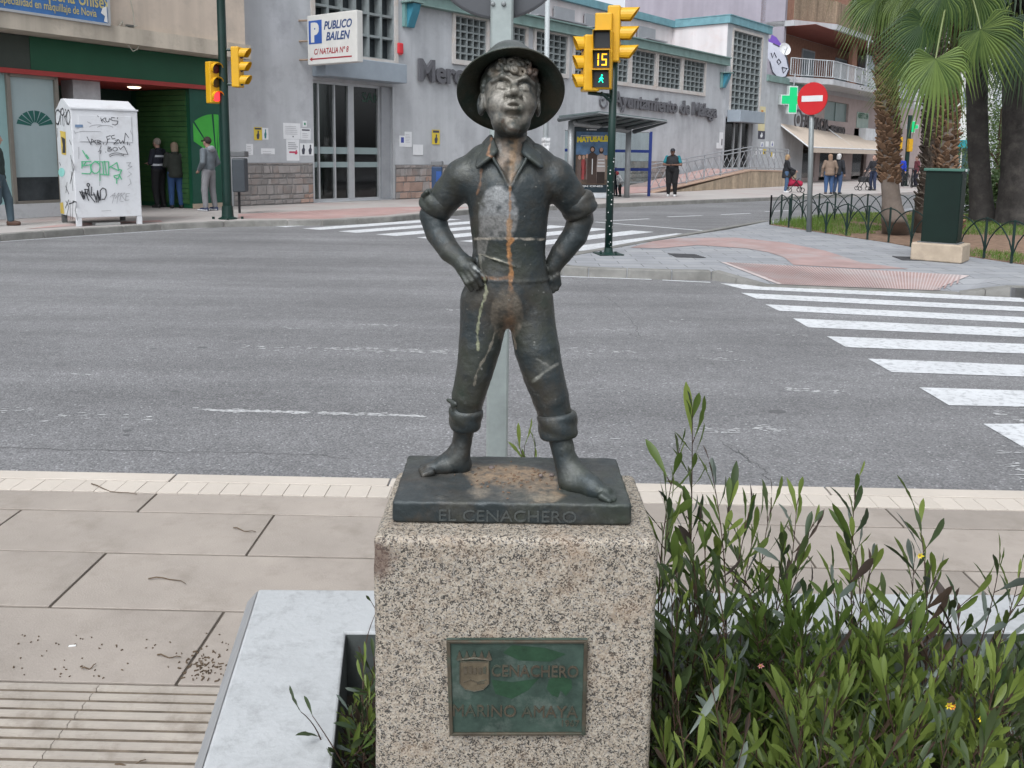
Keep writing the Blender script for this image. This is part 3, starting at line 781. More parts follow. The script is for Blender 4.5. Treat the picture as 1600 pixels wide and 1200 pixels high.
q = MB(); MW.box(q, t_r - .012, t_r - .002, 6.3, 8.27, -3.2, -.01); q.build('tower_side', WHITEW, mk)
q = MB(); MW.box(q, t_r - .03, t_r - .013, 6.9, 7.1, -2.0, -1.75); q.build('vent_box', WHITEW, mk)
q = MB(); MW.box(q, t_r2, t_w2 + 4, 0, 5.75, -.35, 0); q.build('low_wing_wall', PLAS, mk)
# cornices: a sloping green fascia with a thin cap
def cornice(name, t0, t1, z0, o, cap=.10, h=.30):
    q = MB(); MW.box(q, t0, t1, z0, z0 + h, -.3, o); MW.box(q, t0, t1, z0 + h, z0 + h + .05, -.3, o + cap); MW.box(q, t0, t1, z0 - .06, z0, -.3, o + .04); return q.build(name, TEAL, mk)
cornice('roof_cornice', tE + .05, t_r - .02, 6.18, .22)
CORN2 = mat('blue_cornice', (.15, .30, .34), .65, .16, 3, .15, streak=.12)
q = MB(); MW.box(q, tE, t_r, 8.28, 8.62, -3.5, -3.0); q.build('upper_cornice', CORN2, mk)
q = MB(); MW.box(q, t_r - .12, t_r2 + .12, 8.28, 8.66, -3.0, .16); MW.box(q, t_r - .14, t_r2 + .14, 8.66, 8.7, -3.0, .2); q.build('tower_cornice', CORN2, mk)
q = MB(); MW.box(q, t_r2 + .02, t_w2 + 4, 5.75, 6.1, -.35, .14); q.build('wing_cornice', TEAL, mk)
q = MB(); MW.box(q, tE, t_r, 6.4, 6.44, -3.2, -.3); q.build('flat_roof', mat('roof_felt', (.2, .2, .2)), mk)
q = MB(); MW.box(q, -.3, t_w2 + 4, 0, 5.4, -4.2, -4.0); q.build('inner_back_wall', DARKI, mk)
# upper windows with their raised shades
for a, b in ((822, 848), (859, 887), (906, 934), (988, 1012)):
    t0, t1 = MW.T(a, -3.2), MW.T(b, -3.2)
    q = MB(); MW.box(q, t0, t1, 6.3, 7.85, -3.2, -3.12); f = q.build('upper_window', mat('brown_pane', (.13, .10, .10), .5), mk)
    q = MB(); MW.box(q, t0 - .05, t1 + .05, 7.35, 7.95, -3.12, -3.02); MW.box(q, t0 - .05, t1 + .5, 7.3, 7.35, -3.12, -2.55); q.build('shade', GRAYM, f)
def lattice(hole, nc, nr, name='lattice_window', depth=.28, frame=.13, th=.055):
    t0, t1, z0, z1 = hole
    q = MB(); fw = frame
    for a in ((t0 - fw, t1 + fw, z0 - fw * 1.2, z0), (t0 - fw, t1 + fw, z1, z1 + fw), (t0 - fw, t0, z0, z1), (t1, t1 + fw, z0, z1)):
        MW.box(q, a[0], a[1], a[2], a[3], -.02, .05)
    wn_ = q.build(name, SURR, mk)
    q = MB()
    for i in range(nc + 1):
        t = t0 + (t1 - t0) * i / nc; MW.box(q, max(t0, t - th / 2), min(t1, t + th / 2), z0, z1, -depth, -.03)
    for j in range(nr + 1):
        z = z0 + (z1 - z0) * j / nr; zz0, zz1 = max(z0, z - th / 2), min(z1, z + th / 2)
        for i in range(nc):
            ta = t0 + (t1 - t0) * i / nc + th / 2; tb = t0 + (t1 - t0) * (i + 1) / nc - th / 2
            MW.box(q, ta, tb, zz0, zz1, -depth, -.04)
    q.build('lattice', LATT, wn_)
    q = MB(); MW.box(q, t0, t1, z0, z1, -.34, -depth - .002); q.build('pane', PANE, wn_)
for hz in wins: lattice(hz, 5, 6)
lattice(bigw, 6, 5, depth=.3, th=.07)
lattice(bigw2, 6, 12, depth=.3, th=.07)
# canopies
def canopy(t0, t1, z0, z1, o, name='canopy'):
    q = MB(); MW.box(q, t0, t1, z0, z1, .001, o); return q.build(name, SIGNF, mk, bevel=.02)
canopy(Tm(490) , Tm(636, .6) , 3.60, 4.17, .62)
canopy(Tm(1133), Tm(1188, .6), 3.30, 3.92, .75)
# entrance doors
def door_set(hole, bars, z_bands, extra=None):
    t0, t1, z0, z1 = hole
    q = MB(); fr_ = .06
    MW.box(q, t0, t1, z1 - .08, z1, -.30, -.16); MW.box(q, t0, t1, z0, z0 + .07, -.30, -.16)
    for (ta, wdt) in bars: MW.box(q, ta - wdt / 2, ta + wdt / 2, z0 + .07, z1 - .08, -.30, -.15)
    d = q.build('entrance_door', ALU, mk)
    q = MB(); MW.box(q, t0, t1, z0 + .05, z1 - .06, -.235, -.225); q.build('pane', GLASSD, d)
    q = MB()
    for (a, b) in z_bands: MW.box(q, t0, t1, a, b, -.222, -.219)
    q.build('frosted_band', mat('frosted', (.25, .31, .31), .5, .05), d)
    return d
d1 = door_set(door, [(door[0] + .04, .08), (Tm(504), .05), (Tm(529), .05), (Tm(554.5), .22), (Tm(598), .07)], [(1.42, 1.62), (1.02, 1.18)])
q = MB(); MW.box(q, Tm(598) + .04, Tm(613), .03, 3.5, -.28, -.08); q.build('side_panel', GRAYM, mk)
q = MB(); MW.box(q, Tm(613), Tm(615.5), .03, 3.52, -.08, .03); q.build('edge_trim', ALU, mk)
d2 = door_set(door2, [(door2[0] + .05, .1), (Tm(1150), .06), (Tm(1160), .2), (door2[1] - .05, .1)], [])
# stairs and clutter seen through the doors
q = MB()
for k in range(9): MW.box(q, Tm(565) + .12 * k, Tm(598) + .8, .0, .16 * (k + 1), -3.2 + .0, -2.0)
q.build('inner_stair', mat('inner_grey', (.22, .22, .22)), mk)
q = MB(); MW.box(q, 1.2, 7, 0, 5.3, -3.8, -3.7); q.build('hall_back', mat('hall_back_paint', (.075, .085, .08), .8, .4, 1.2), mk)
q = MB(); q.tube([MW.pt(Tm(560), .9, -1.9), MW.pt(Tm(596), 1.8, -1.9)], .035, 6); q.tube([MW.pt(Tm(560), .65, -1.9), MW.pt(Tm(596), 1.5, -1.9)], .03, 6)
for i in range(14): q.tube([MW.pt(2.1 + i * .14, 1.3, -2.2), MW.pt(2.1 + i * .14, 2.1, -2.2)], .012, 5)
q.build('hand_rail', ALU, mk)
q = MB(); text(q, 'SAK', MW.pt(Tm(574), 3.0, -.218), MW.d, (0, 0, 1), height=.3, bold=.02); q.build('window_lettering', mat('dark_letters', (.02, .05, .035), .5), mk)
# raised lettering on the facade
LET = mat('sign_letters', (.105, .105, .115), .5, .1, 5, .05)
o1 = MW.tz(652, 126); q = MB(); text(q, 'Mercado de Bailén', MW.pt(o1[0], o1[1] - .02, .03), MW.d, (0, 0, 1), width=Tm(868) - o1[0], height=.72, depth=.10, bold=.028); q.build('lettering', LET, mk)
o1 = MW.tz(955, 168); o2 = MW.tz(1117, 186)
vz = Vector((0, 0, 1)); ud = (MW.pt(o2[0], o2[1]) - MW.pt(o1[0], o1[1])).normalized()
q = MB(); text(q, 'Ayuntamiento de Málaga', MW.pt(o1[0], o1[1] - .15, .03), ud, vz, width=(MW.pt(*o2) - MW.pt(*o1)).length, height=.85, depth=.10, bold=.022); q.build('lettering', LET, mk)
q = MB(); c = MW.pt(MW.T(940), 3.75, .03)
for k in range(10):
    a, b = k / 10 * 6.283, (k + 1) / 10 * 6.283
    q.tube([c + MW.d * .3 * math.cos(a) + vz * .3 * math.sin(a), c + MW.d * .3 * math.cos(b) + vz * .3 * math.sin(b)], .04, 5)
q.tube([c - MW.d * .1, c + MW.d * .12 + vz * .1], .05, 5); q.build('emblem', LET, mk)
# stone plinth: individual stones
STN = mat('plinth_stone', (.245, .225, .215), .85, .15, 4, .5, 40, rnd=.22, dirt=(.30, .21, .17), dirt_amt=.6, dirt_scale=2.2)
STN2 = mat('plinth_stone_brown', (.32, .225, .185), .85, .15, 4, .5, 40, rnd=.18)
MORT = mat('plinth_mortar', (.19, .185, .18), .9, .1, 6, .3)
def plinth(t0, t1, z1, parent, W=MW, o=.02, brown=None, h=.16):
    q = MB(); W.box(q, t0, t1, 0, z1, -.01, o); q.build('plinth_base', MORT, parent)
    z = .01
    while z < z1 - .05:
        hh = min(h * rnd.uniform(.75, 1.7), z1 - z - .006); t = t0 + .008
        while t < t1 - .03:
            ww = min(rnd.uniform(.10, .40), t1 - t - .008); g = .009
            if t1 - t - ww < .12: ww = t1 - t - .008
            q = MB(); i = lambda: rnd.uniform(-.022, .022)
            c = [(t + g + i(), z + g), (t + ww - g + i(), z + g + abs(i())), (t + ww - g + i(), z + hh - g), (t + g + i(), z + hh - g - abs(i()))]
            P = [W.pt(a, b, o) for a, b in c]; P2 = [W.pt(a + (.01 if k in (0, 3) else -.01), b + (.01 if k < 2 else -.01), o + rnd.uniform(.012, .03)) for k, (a, b) in enumerate(c)]
            q.add(P + P2, [(4, 5, 6, 7), (0, 1, 5, 4), (1, 2, 6, 5), (2, 3, 7, 6), (3, 0, 4, 7)])
            isb = brown and brown(t, z)
            q.build('stone', STN2 if isb else STN, parent); t += ww
        z += hh
plinth(.05, Tm(488), 1.16, mk, brown=lambda t, z: t > 2.1 and z < .5 and rnd.random() < .8)
plinth(Tm(617.5), Tm(735), 1.10, mk, brown=lambda t, z: z < .55 and rnd.random() < .8, h=.19)
plinth(Tm(985), Tm(1040), 1.25, mk, h=.24)
# small fittings
def fitting(name, label, cat, build):
    t = thing(name, label, cat); build(t); return t
RED = mat('alarm_red', (.55, .03, .04), .4)
a = MW.tz(623, 76); t = thing('alarm_box', 'red alarm box on the market wall right of the tall lattice window', 'alarm box', MW.pt(a[0], a[1], .02))
q = MB(); q.obox(MW.pt(a[0] - .11, a[1] - .17, 0), MW.d * .22, MW.n * .12, vz * .34); q.build('housing', RED, t, bevel=.04, segs=3)
q = MB(); q.obox(MW.pt(a[0] - .06, a[1] - .20, .02), MW.d * .12, MW.n * .07, vz * .03); q.build('lamp', mat('alarm_lens', (.6, .1, .1), .3), t)
def floodlight(px, py, label, o=.0):
    a = MW.tz(px, py); c = MW.pt(a[0], a[1], 0); t = thing('floodlight', label, 'floodlight', c)
    q = MB(); q.obox(MW.pt(a[0] - .05, a[1] - .35, .0), MW.d * .1, MW.n * .12, vz * .75); q.build('bracket', mat('bracket_green', (.15, .28, .27)), t)
    q = MB(); q.prism([MW.pt(a[0] + .06, a[1] + .36, .0), MW.pt(a[0] + .06, a[1] + .36, .42), MW.pt(a[0] + .06, a[1] + .1, .34), MW.pt(a[0] + .06, a[1] - .35, .12), MW.pt(a[0] + .06, a[1] - .35, .0)], MW.d * .32); q.build('housing', mat('lamp_blue', (.05, .22, .30), .4), t, bevel=.015)
    q = MB(); q.obox(MW.pt(a[0] - .1, a[1] + .37, .0), MW.d * .55, MW.n * .5, vz * .05); q.build('cap', TEAL, t)
floodlight(630, 24, 'blue-green floodlight below the cornice beside the tall lattice window')
floodlight(1126, 126, 'blue-green floodlight on the market wall beside the far tall lattice window')

# paper notices pasted to the wall
PAPER = mat('paper', (.68, .69, .70), .8, .04, 8, 0); YEL = mat('yellow_paper', (.62, .47, .06), .8, .05, 8, 0); INK = mat('ink', (.06, .06, .08), .8)
INKR = mat('ink_red', (.5, .06, .12), .8); INKB = mat('ink_blue', (.06, .08, .3), .8)
def notice(x0, y0, x1, y1, label, mt=PAPER, ink=(), W=MW, cat='notice', o=.006):
    a = W.tz(x0, y1); b = W.tz(x1, y0); w_, h_ = b[0] - a[0], b[1] - a[1]
    t = thing('notice', label, cat, W.pt(a[0], a[1], o))
    q = MB(); W.box(q, a[0], b[0], a[1], b[1], .001, o); q.build('sheet', mt, t)
    for kind, u0, v0, u1, v1, im in ink:
        q = MB(); P = W.pt(a[0] + w_ * u0, a[1] + h_ * v0, o + .003)
        if kind == 'box': q.obox(P, W.d * w_ * (u1 - u0), W.n * .002, vz * h_ * (v1 - v0))
        elif kind == 'lines':
            n = max(2, int((v1 - v0) * h_ / .045))
            for k in range(n): q.obox(P + vz * h_ * (v1 - v0) * k / n, W.d * w_ * (u1 - u0) * rnd.uniform(.7, 1), W.n * .002, vz * .012)
        elif kind == 'fig':
            cx = (u1 - u0) * w_ / 2; H = h_ * (v1 - v0)
            q.poly([P + W.d * (cx * s) + vz * (H * z_) for s, z_ in ((.5, 0), (1.3, 0), (1.6, .5), (1.3, .7), (1.4, .9), (1.1, 1), (.8, .95), (.8, .7), (.3, .45))])
        else: text(q, kind, P, W.d, vz, width=w_ * (u1 - u0), height=h_ * (v1 - v0), bold=.02)
        q.build('print', im, t)
notice(397, 199, 409, 219, 'yellow poster with a dark figure left of the market entrance', YEL, [('fig', .2, .1, .8, .75, INK), ('box', .1, .82, .9, .95, INK)])
notice(410, 200, 419, 218, 'narrow white sheet touching the yellow poster left of the entrance', PAPER, [('fig', .2, .1, .8, .9, mat('ink_teal', (.05, .2, .2)))])
notice(385, 225, 395, 242, 'small white sheet lowest and leftmost beside the grey bin', PAPER, [('lines', .1, .1, .8, .9, mat('ink_pale', (.4, .4, .42)))])
notice(408, 232, 429, 241, 'torn pale strip of paper under the yellow poster', PAPER, [('lines', .1, .1, .9, .8, mat('ink_pale', (0, 0, 0)))])
notice(443, 193, 469, 217, 'largest white notice nearest the market entrance', PAPER, [('lines', .1, .3, .9, .9, mat('ink_pale', (0, 0, 0))), ('box', .52, .12, .58, .2, INK)])
notice(448, 218, 467, 251, 'tall white notice with a red arrow under the largest white notice', PAPER, [('lines', .12, .55, .9, .92, INK), ('box', .2, .36, .7, .44, INKR), ('fig', .55, .3, .95, .5, INKR)])
notice(470, 201, 485, 218, 'square white notice with dark heading beside the entrance', PAPER, [('box', .1, .8, .9, .92, INK), ('lines', .15, .2, .8, .7, mat('ink_pale', (0, 0, 0)))])
notice(469, 224, 479, 243, 'white sheet with a dancing dark figure next to the door, left of its pair', PAPER, [('fig', .1, .1, .9, .9, INK)])
notice(479.6, 224, 489.5, 243, 'white sheet with a dancing dark figure touching the door edge', PAPER, [('fig', .1, .1, .9, .9, INK)])
notice(473, 189, 479, 198, 'tiny white sticker above the square notice', PAPER, [('box', .3, .3, .7, .7, mat('ink_green', (.03, .25, .12)))])
notice(624, 212, 633, 229, 'small white notice with a blue print right of the entrance', PAPER, [('box', .25, .35, .75, .85, INKB)])
notice(632, 206, 643, 229.5, 'taller white notice overlapping the blue-printed one', PAPER, [('lines', .1, .3, .8, .9, mat('ink_pale', (0, 0, 0)))], o=.012)
notice(645, 226, 661, 242, 'torn white sheet low on the wall between the blue print and the yellow poster', PAPER, [])
notice(675, 203, 687, 225.5, 'yellow poster with a dark figure right of the entrance beside the statue shoulder', YEL, [('fig', .2, .08, .85, .7, INK), ('box', .1, .8, .9, .95, INK)])
notice(1123, 207, 1130, 232, 'white notice stack left of the far market door', PAPER, [('box', .6, .2, .85, .6, INK)])
notice(1119, 223, 1124, 232, 'small low white notice beside the far market door', PAPER, [])
notice(1184, 167, 1196.5, 204, 'cream board with an orange emblem and lettering beside the far lattice window', mat('cream_board', (.62, .55, .33)), [('box', .35, .65, .65, .85, mat('ink_orange', (.5, .2, .03))), ('mercados', .1, .4, .9, .5, INK), ('de Málaga', .1, .27, .9, .37, INK)])
notice(1184, 205, 1195.5, 217, 'dark square print with a white star under the cream board', INK, [('fig', .2, .2, .8, .8, PAPER)])
for i, (x, y, mt, lab) in enumerate(((1188, 222, PAPER, 'highest left white flyer in the cluster right of the far door'), (1196, 221, PAPER, 'second white flyer of the top row in the far cluster'), (1204, 221, PAPER, 'top right white flyer of the far cluster'),
        (1179, 234, PAPER, 'leftmost low white flyer of the far cluster'), (1186, 233, PAPER, 'white flyer left of the first yellow flyer of the far cluster'), (1192, 233, YEL, 'left yellow flyer of the far cluster'), (1201.5, 237, YEL, 'right yellow flyer of the far cluster'), (1207, 240, PAPER, 'white flyer at the right end of the far cluster'))):
    notice(x, y, x + 5.2, y + 8, lab, mt, [('fig', .2, .1, .8, .8, INK if mt is YEL else INKB)] if i % 2 == 0 or mt is YEL else [])

# parking sign
def vp_sign():
    W = Wall(MW.pt(Tm(481), 0, 1.35), (1, 0)); 
    A = S(481, 102, MW.pt(Tm(487), 0, .4).y - .2); 
    # the sign stands out from the wall on three arms and faces along the pavement
    P0 = MW.pt(Tm(478), 0, .45); 
    d = Vector((.80, -.60, 0)).normalized()
    r0 = ray(481, 102); k = P0.y / r0.y; o = r0 * k; z0 = EYE + o.z; x0 = o.x
    O = Vector((x0, P0.y, z0))
    r1 = ray(562, 88)
    # find width so that the right edge meets its column
    best = None
    for i in range(200):
        L_ = .5 + i * .01; p = O + d * L_
        px = 800 + FPX * p.x / p.y
        if px >= 559: break
    zt = O.z + 1.45 * 1.0
    t = thing('parking_sign', 'white box sign with blue P, PUBLICO BAILEN and a red arrow above the market entrance', 'sign', O)
    nn = Vector((d.y, -d.x, 0))
    H = (102 - 29) / FPX * O.y
    q = MB(); q.obox(O, d * L_, -nn * .22, vz * H); q.build('box', mat('sign_white', (.58, .57, .54), .5, .05, 3, .05, streak=.05), t, bevel=.02)
    u = Vector(d); nf = nn * .004
    NB = mat('sign_blue', (.03, .09, .33), .5); RB = mat('sign_red', (.30, .03, .04), .5); NV = mat('sign_navy', (.03, .06, .16), .5)
    q = MB(); q.obox(O + u * L_ * .035 + vz * H * .42 + nf * .5, u * L_ * .27, nf, vz * H * .47); q.build('blue_square', NB, t)
    q = MB(); text(q, 'P', O + u * L_ * .08 + vz * H * .45 + nf * 2.0, u, vz, width=L_ * .17, height=H * .40, bold=.07); q.build('letter', mat('sign_white'.strip(), (0, 0, 0)), t)
    q = MB(); text(q, 'PUBLICO', O + u * L_ * .35 + vz * H * .68 + nf, u, vz, width=L_ * .56, height=H * .17, shear=.25, bold=.03)
    text(q, 'BAILEN', O + u * L_ * .39 + vz * H * .46 + nf, u, vz, width=L_ * .48, height=H * .17, shear=.25, bold=.03); q.build('lettering', NV, t)
    q = MB(); text(q, 'C/ NATALIA Nº 8', O + u * L_ * .14 + vz * H * .20 + nf, u, vz, width=L_ * .70, height=H * .12, shear=.2, bold=.02)
    q.obox(O + u * L_ * .08 + vz * H * .10 + nf * .5, u * L_ * .82, nf * .5, vz * H * .028); q.poly([O + u * L_ * .04 + vz * H * .114 + nf * 1.2, O + u * L_ * .10 + vz * H * .07 + nf * 1.2, O + u * L_ * .10 + vz * H * .16 + nf * 1.2]); q.build('arrow', RB, t)
    for hgt in (.12, .5, .92):
        c = O + vz * H * hgt - nn * .11; wl_ = MW.pt((c - MW.P0).dot(MW.d) - .15, c.z, 0); q = MB(); q.tube([c, wl_], .03, 6); q.cyl(c - u * .06, c - u * .03, .05, n=8); q.build('arm', mat('rusty_arm', (.32, .24, .18)), t)
vp_sign()

# ------------------------------------------------ ramp with railing before the far door
rp = thing('access_ramp', 'sloping access ramp with tan stone side wall and criss-cross steel railing', 'ramp', MW.pt(MW.T(1010), 0, 2))
RO = 2.6
ta, tb, tc_ = MW.T(1052, RO), MW.T(1174, RO), MW.T(1235, RO)
TAN = mat('tan_stone', (.36, .285, .205), .85, .2, 5, .3, 30, streak=.3)
q = MB(); q.prism([MW.pt(ta, 0, RO), MW.pt(tb, 0, RO), MW.pt(tb, .82, RO)], -MW.n * 2.2); q.prism([MW.pt(tb, 0, RO), MW.pt(tc_ + 1, 0, RO), MW.pt(tc_ + 1, .72, RO), MW.pt(tb, .82, RO)], -MW.n * 2.2); q.build('side_wall', TAN, rp)
q = MB(); q.prism([MW.pt(ta - 1.5, 0.0, RO + .03), MW.pt(tb, .83, RO + .03), MW.pt(tb, .90, RO + .03), MW.pt(ta - 1.5, .05, RO + .03)], -MW.n * .3); q.prism([MW.pt(tb, .83, RO + .03), MW.pt(tc_ + 1, .73, RO + .03), MW.pt(tc_ + 1, .79, RO + .03), MW.pt(tb, .90, RO + .03)], -MW.n * .3); q.build('coping', mat('coping_stone', (.46, .32, .24)), rp)
q = MB(); q.prism([MW.pt(MW.T(985, RO), .0, RO - .28), MW.pt(ta - 1.5, .03, RO - .28), MW.pt(tb, .9, RO - .28), MW.pt(tc_, .8, RO - .28), MW.pt(tc_, 0, RO - .28)], -MW.n * 2.0); q.build('ramp_floor', REDT, rp)
def rail_z(t):
    if t < tb: return max(0.02, .88 * (t - (ta - 1.5)) / (tb - ta + 1.5))
    return .88 - .1 * (t - tb) / (tc_ - tb)
ts = [MW.T(x, RO - .1) for x in (1017, 1075, 1102, 1128, 1174, 1184, 1203, 1212, 1232)]
for t in ts:
    q = MB(); z = rail_z(t); q.tube([MW.pt(t, z, RO - .12), MW.pt(t, z + 1.12, RO - .12)], .035, 6); q.build('post', GRAYM, rp)
for hgt in (1.12, .96, .12):
    q = MB(); q.tube([MW.pt(t, rail_z(t) + hgt, RO - .12) for t in ts], .025, 6); q.build('rail', GRAYM, rp)
t = ts[0]; k = 0
while t < ts[-1] - .4:
    a, b = t, min(t + .85, ts[-1]); za, zb = rail_z(a), rail_z(b)
    q = MB(); q.tube([MW.pt(a, za + .12, RO - .12), MW.pt(b, zb + .95, RO - .12)], .014, 5); q.tube([MW.pt(a, za + .95, RO - .10), MW.pt(b, zb + .12, RO - .10)], .014, 5); q.build('cross_bar', GRAYM, rp); t += .62

# ------------------------------------------------ shop block on the left
sh = thing('shop_building', 'cream building with closed green and red shopfront left of the market', 'building', M0)
def LTx(px, o=0.0): return LW.T(px, o)
q = MB(); LW.box(q, LT - 12, LT - .02, 4.15, 9.5, -.3, .70); q.build('upper_wall', CREAMW, sh)
q = MB(); LW.box(q, LT - 12, LT + .05, 3.80, 4.152, -.3, .82); q.build('ledge', mat('ledge_render', (.50, .44, .36), .85, .12, 1, .2, streak=.2, dirt=(.25, .22, .18), dirt_amt=.7, dirt_scale=2), sh)
tr0, tr1 = LTx(97), LTx(299)
q = MB(); LW.box(q, LTx(53), LTx(345), 3.10, 3.79, -.02, .10); q.build('fascia', GREENF, sh)
q = MB(); LW.box(q, LT - 12, LTx(53), 3.10, 3.79, -.02, .09); q.build('old_fascia', mat('old_fascia', (.045, .055, .045), .6), sh)
q = MB(); LW.box(q, LT - 12, LTx(327), 3.0, 3.10, -.02, .13); q.build('red_stripe', REDF, sh)
q = MB(); LW.box(q, tr0, tr1, 3.0, 3.06, -2.3, -.03); q.build('recess_ceiling', REDF, sh)
q = MB(); LW.box(q, tr0 - .2, tr1, 0, 3.0, -2.4, -2.3); q.build('recess_back', mat('recess_green', (.015, .04, .03), .6), sh)
q = MB(); LW.box(q, tr1, LT - .001, 0, 3.10, -2.4, -.001); q.build('corner_block', GREENF, sh)
q = MB(); LW.box(q, tr1 - .012, LTx(345), .12, 3.0, -.001, .03); q.build('pilaster', mat('pilaster_green', (.012, .075, .05), .5), sh)
q = MB(); LW.box(q, tr1 - .012, LTx(345), 0, .12, -.001, .06); q.build('pilaster_foot', mat('foot_stone', (.42, .34, .26)), sh)
q = MB(); LW.box(q, LTx(345), LT, 0, 3.8, -.3, .015); q.build('end_wall', mat('end_wall_paint', (.45, .46, .46)), sh)
# bright green fan emblem on the pilaster
FAN = mat('fan_green', (.06, .42, .055), .5)
a = LTx(330); cz = 1.45; q = MB(); tA, tB = LTx(302), LTx(342); zb, zt = 1.72, 2.55
for k in range(5):
    a0 = RAD(158 - k * 33); a1 = RAD(158 - (k + 1) * 33 + 3); cx = tB - .12; cz = 1.28
    pts = [(cx + .05 * math.cos((a0 + a1) / 2), cz + .05)]
    for j in range(5):
        an = a0 + (a1 - a0) * j / 4; r = 1.12
        x_, z_ = cx + r * math.cos(an), cz + r * math.sin(an)
        pts.append((min(max(x_, tA), tB), min(z_, 2.5)))
    q = MB(); q.poly([LW.pt(x_, z_, .036) for x_, z_ in pts]); q.build('fan_blade', FAN, sh)
# green shutter on the side of the recess
q = MB(); sd = -LW.n
P0 = LW.pt(tr1, 0, -.12)
for k in range(22):
    z = .12 + k * .13; q.obox(P0 + Vector((0, 0, z)) - LW.d * .03, sd * 1.95, LW.d * .03, vz * .115)
q.build('shutter', mat('shutter_green', (.045, .12, .04), .55, .2, 2, .1), sh)
for (x, y) in ((109, 136), (210, 143.5)):
    tt, zz = LW.tz(x, y, -.9); c = LW.pt(tt, 2.985, -.9); q = MB(); q.lathe([(0, -.02), (.12, -.018), (.15, 0), (.16, .012)], c, (0, 0, 1), 16); q.build('ceiling_lamp', mat('lamp_warm', (.9, .85, .7), emit=(1, .85, .6), estr=3.0), sh)
q = MB(); LW.box(q, LTx(120, -.3), LTx(162, -.3), 0, 3.0, -.75, -.3); q.build('column', mat('white_marble', (.48, .48, .49), .4, .15, 5, .02), sh)
q = MB(); LW.box(q, LT - 12, LTx(94), 0, .30, -.2, .05); q.build('marble_sill', mat('veined_marble', (.50, .51, .52), .35, .2, 6, .02, dirt=(.3, .3, .32), dirt_amt=.6, dirt_scale=6), sh)
FRS = mat('frosted_pane', (.37, .46, .47), .25, .08, .6, 0, streak=.05, spec=.6)
CYA = mat('cyan_pane', (.30, .46, .46), .25, .05, .6, 0, spec=.6)
q = MB()
for x in (20, 94): LW.box(q, LTx(x) - .04, LTx(x) + .04, .30, 3.0, -.1, .02)
LW.box(q, LTx(20), LTx(94), 2.94, 3.0, -.1, .02); LW.box(q, LTx(20), LTx(94), .30, .36, -.1, .02)
w1 = q.build('shop_window', mat('window_bronze', (.24, .22, .19), .5, metal=.3), sh)
q = MB(); LW.box(q, LTx(24), LTx(93), .36, .86, -.06, -.05); q.build('glass', PANE, w1)
q = MB(); LW.box(q, LTx(24), LTx(93), .86, 2.94, -.06, -.05); q.build('frosted_sheet', FRS, w1)
q = MB(); c = LW.pt(LTx(60), 1.93, -.045)
for k in range(8):
    a0, a1 = RAD(172 - k * 20.5), RAD(172 - k * 20.5 - 17)
    q.poly([c + LW.d * (.09 * math.cos(a0)) + vz * (.09 * math.sin(a0)), c + LW.d * (.40 * math.cos(a0)) + vz * (.34 * math.sin(a0)), c + LW.d * (.40 * math.cos(a1)) + vz * (.34 * math.sin(a1)), c + LW.d * (.09 * math.cos(a1)) + vz * (.09 * math.sin(a1))])
q.build('fan_emblem', mat('emblem_green', (.02, .12, .10), .5), w1)
q = MB(); LW.box(q, LT - 12, LTx(20) - .04, .30, 3.0, -.06, -.05); q.build('side_pane', CYA, sh)
q = MB(); LW.box(q, LT - 12, tr0, 0, 3.1, -2.5, -2.4); q.build('inner_wall', DARKI, sh)
q = MB(); LW.box(q, LT - 12, tr0, 2.99, 3.02, -2.4, -.1); q.build('inner_ceiling', REDF, sh)
q = MB(); LW.box(q, tr0 - .1, tr0, 0, 3.0, -2.4, -.1); q.build('partition', mat('partition_frame', (.2, .2, .19)), sh)
for x in (52, 78): 
    q = MB(); LW.box(q, LTx(x, -.5), LTx(x, -.5) + .05, .0, .9, -.5, -.45); q.build('red_leg', mat('wood_red', (.25, .05, .03)), sh)
# blue hairdresser sign
tb0, tb1 = LTx(-60, .86), LTx(180, .86)
zA = LW.tz(90, 26, .86)
sg = thing('hairdresser_sign', 'blue signboard with yellow lettering on the cream wall at top left', 'sign', LW.pt(tb0, 4.3, .8))
zlo = LW.tz(178, 38, .86)[1]; zhi = zlo + 1.5
q = MB(); LW.box(q, tb0, tb1, zlo, zhi, .71, .84); q.build('board', mat('board_blue', (.05, .15, .36), .5, .15, 2, .02, dirt=(.03, .1, .28), dirt_amt=.6, dirt_scale=5), sg)
q = MB(); LW.box(q, tb0 - .04, tb1 + .04, zlo - .05, zlo - .001, .71, .87); LW.box(q, tb1 + .001, tb1 + .05, zlo, zhi, .71, .87); q.build('frame', ALU, sg)
YL = mat('letter_yellow', (.50, .42, .17), .6)
q = MB(); text(q, 'y Peluquería Unisex', LW.pt(LW.tz(22, 12, .85)[0], LW.tz(165, 16, .85)[1] - .06, .848), LW.d, vz, width=LW.tz(172, 12, .85)[0] - LW.tz(22, 12, .85)[0], height=.36, bold=.015)
text(q, 'Especialidad en maquillaje de Novia', LW.pt(LW.tz(-3, 22, .85)[0], LW.tz(150, 29, .85)[1] - .02, .848), LW.d, vz, width=LW.tz(151, 22, .85)[0] - LW.tz(-3, 22, .85)[0], height=.21, bold=.01); q.build('lettering', YL, sg)
q = MB(); q.poly([LW.pt(LTx(x, .85), LW.tz(x, y, .85)[1], .852) for x, y in ((172, 14), (178, 12), (178.5, 37), (173, 35), (175, 27), (169, 22))]); q.build('peeled_patch', mat('white_scrap', (0, 0, 0)), sg)
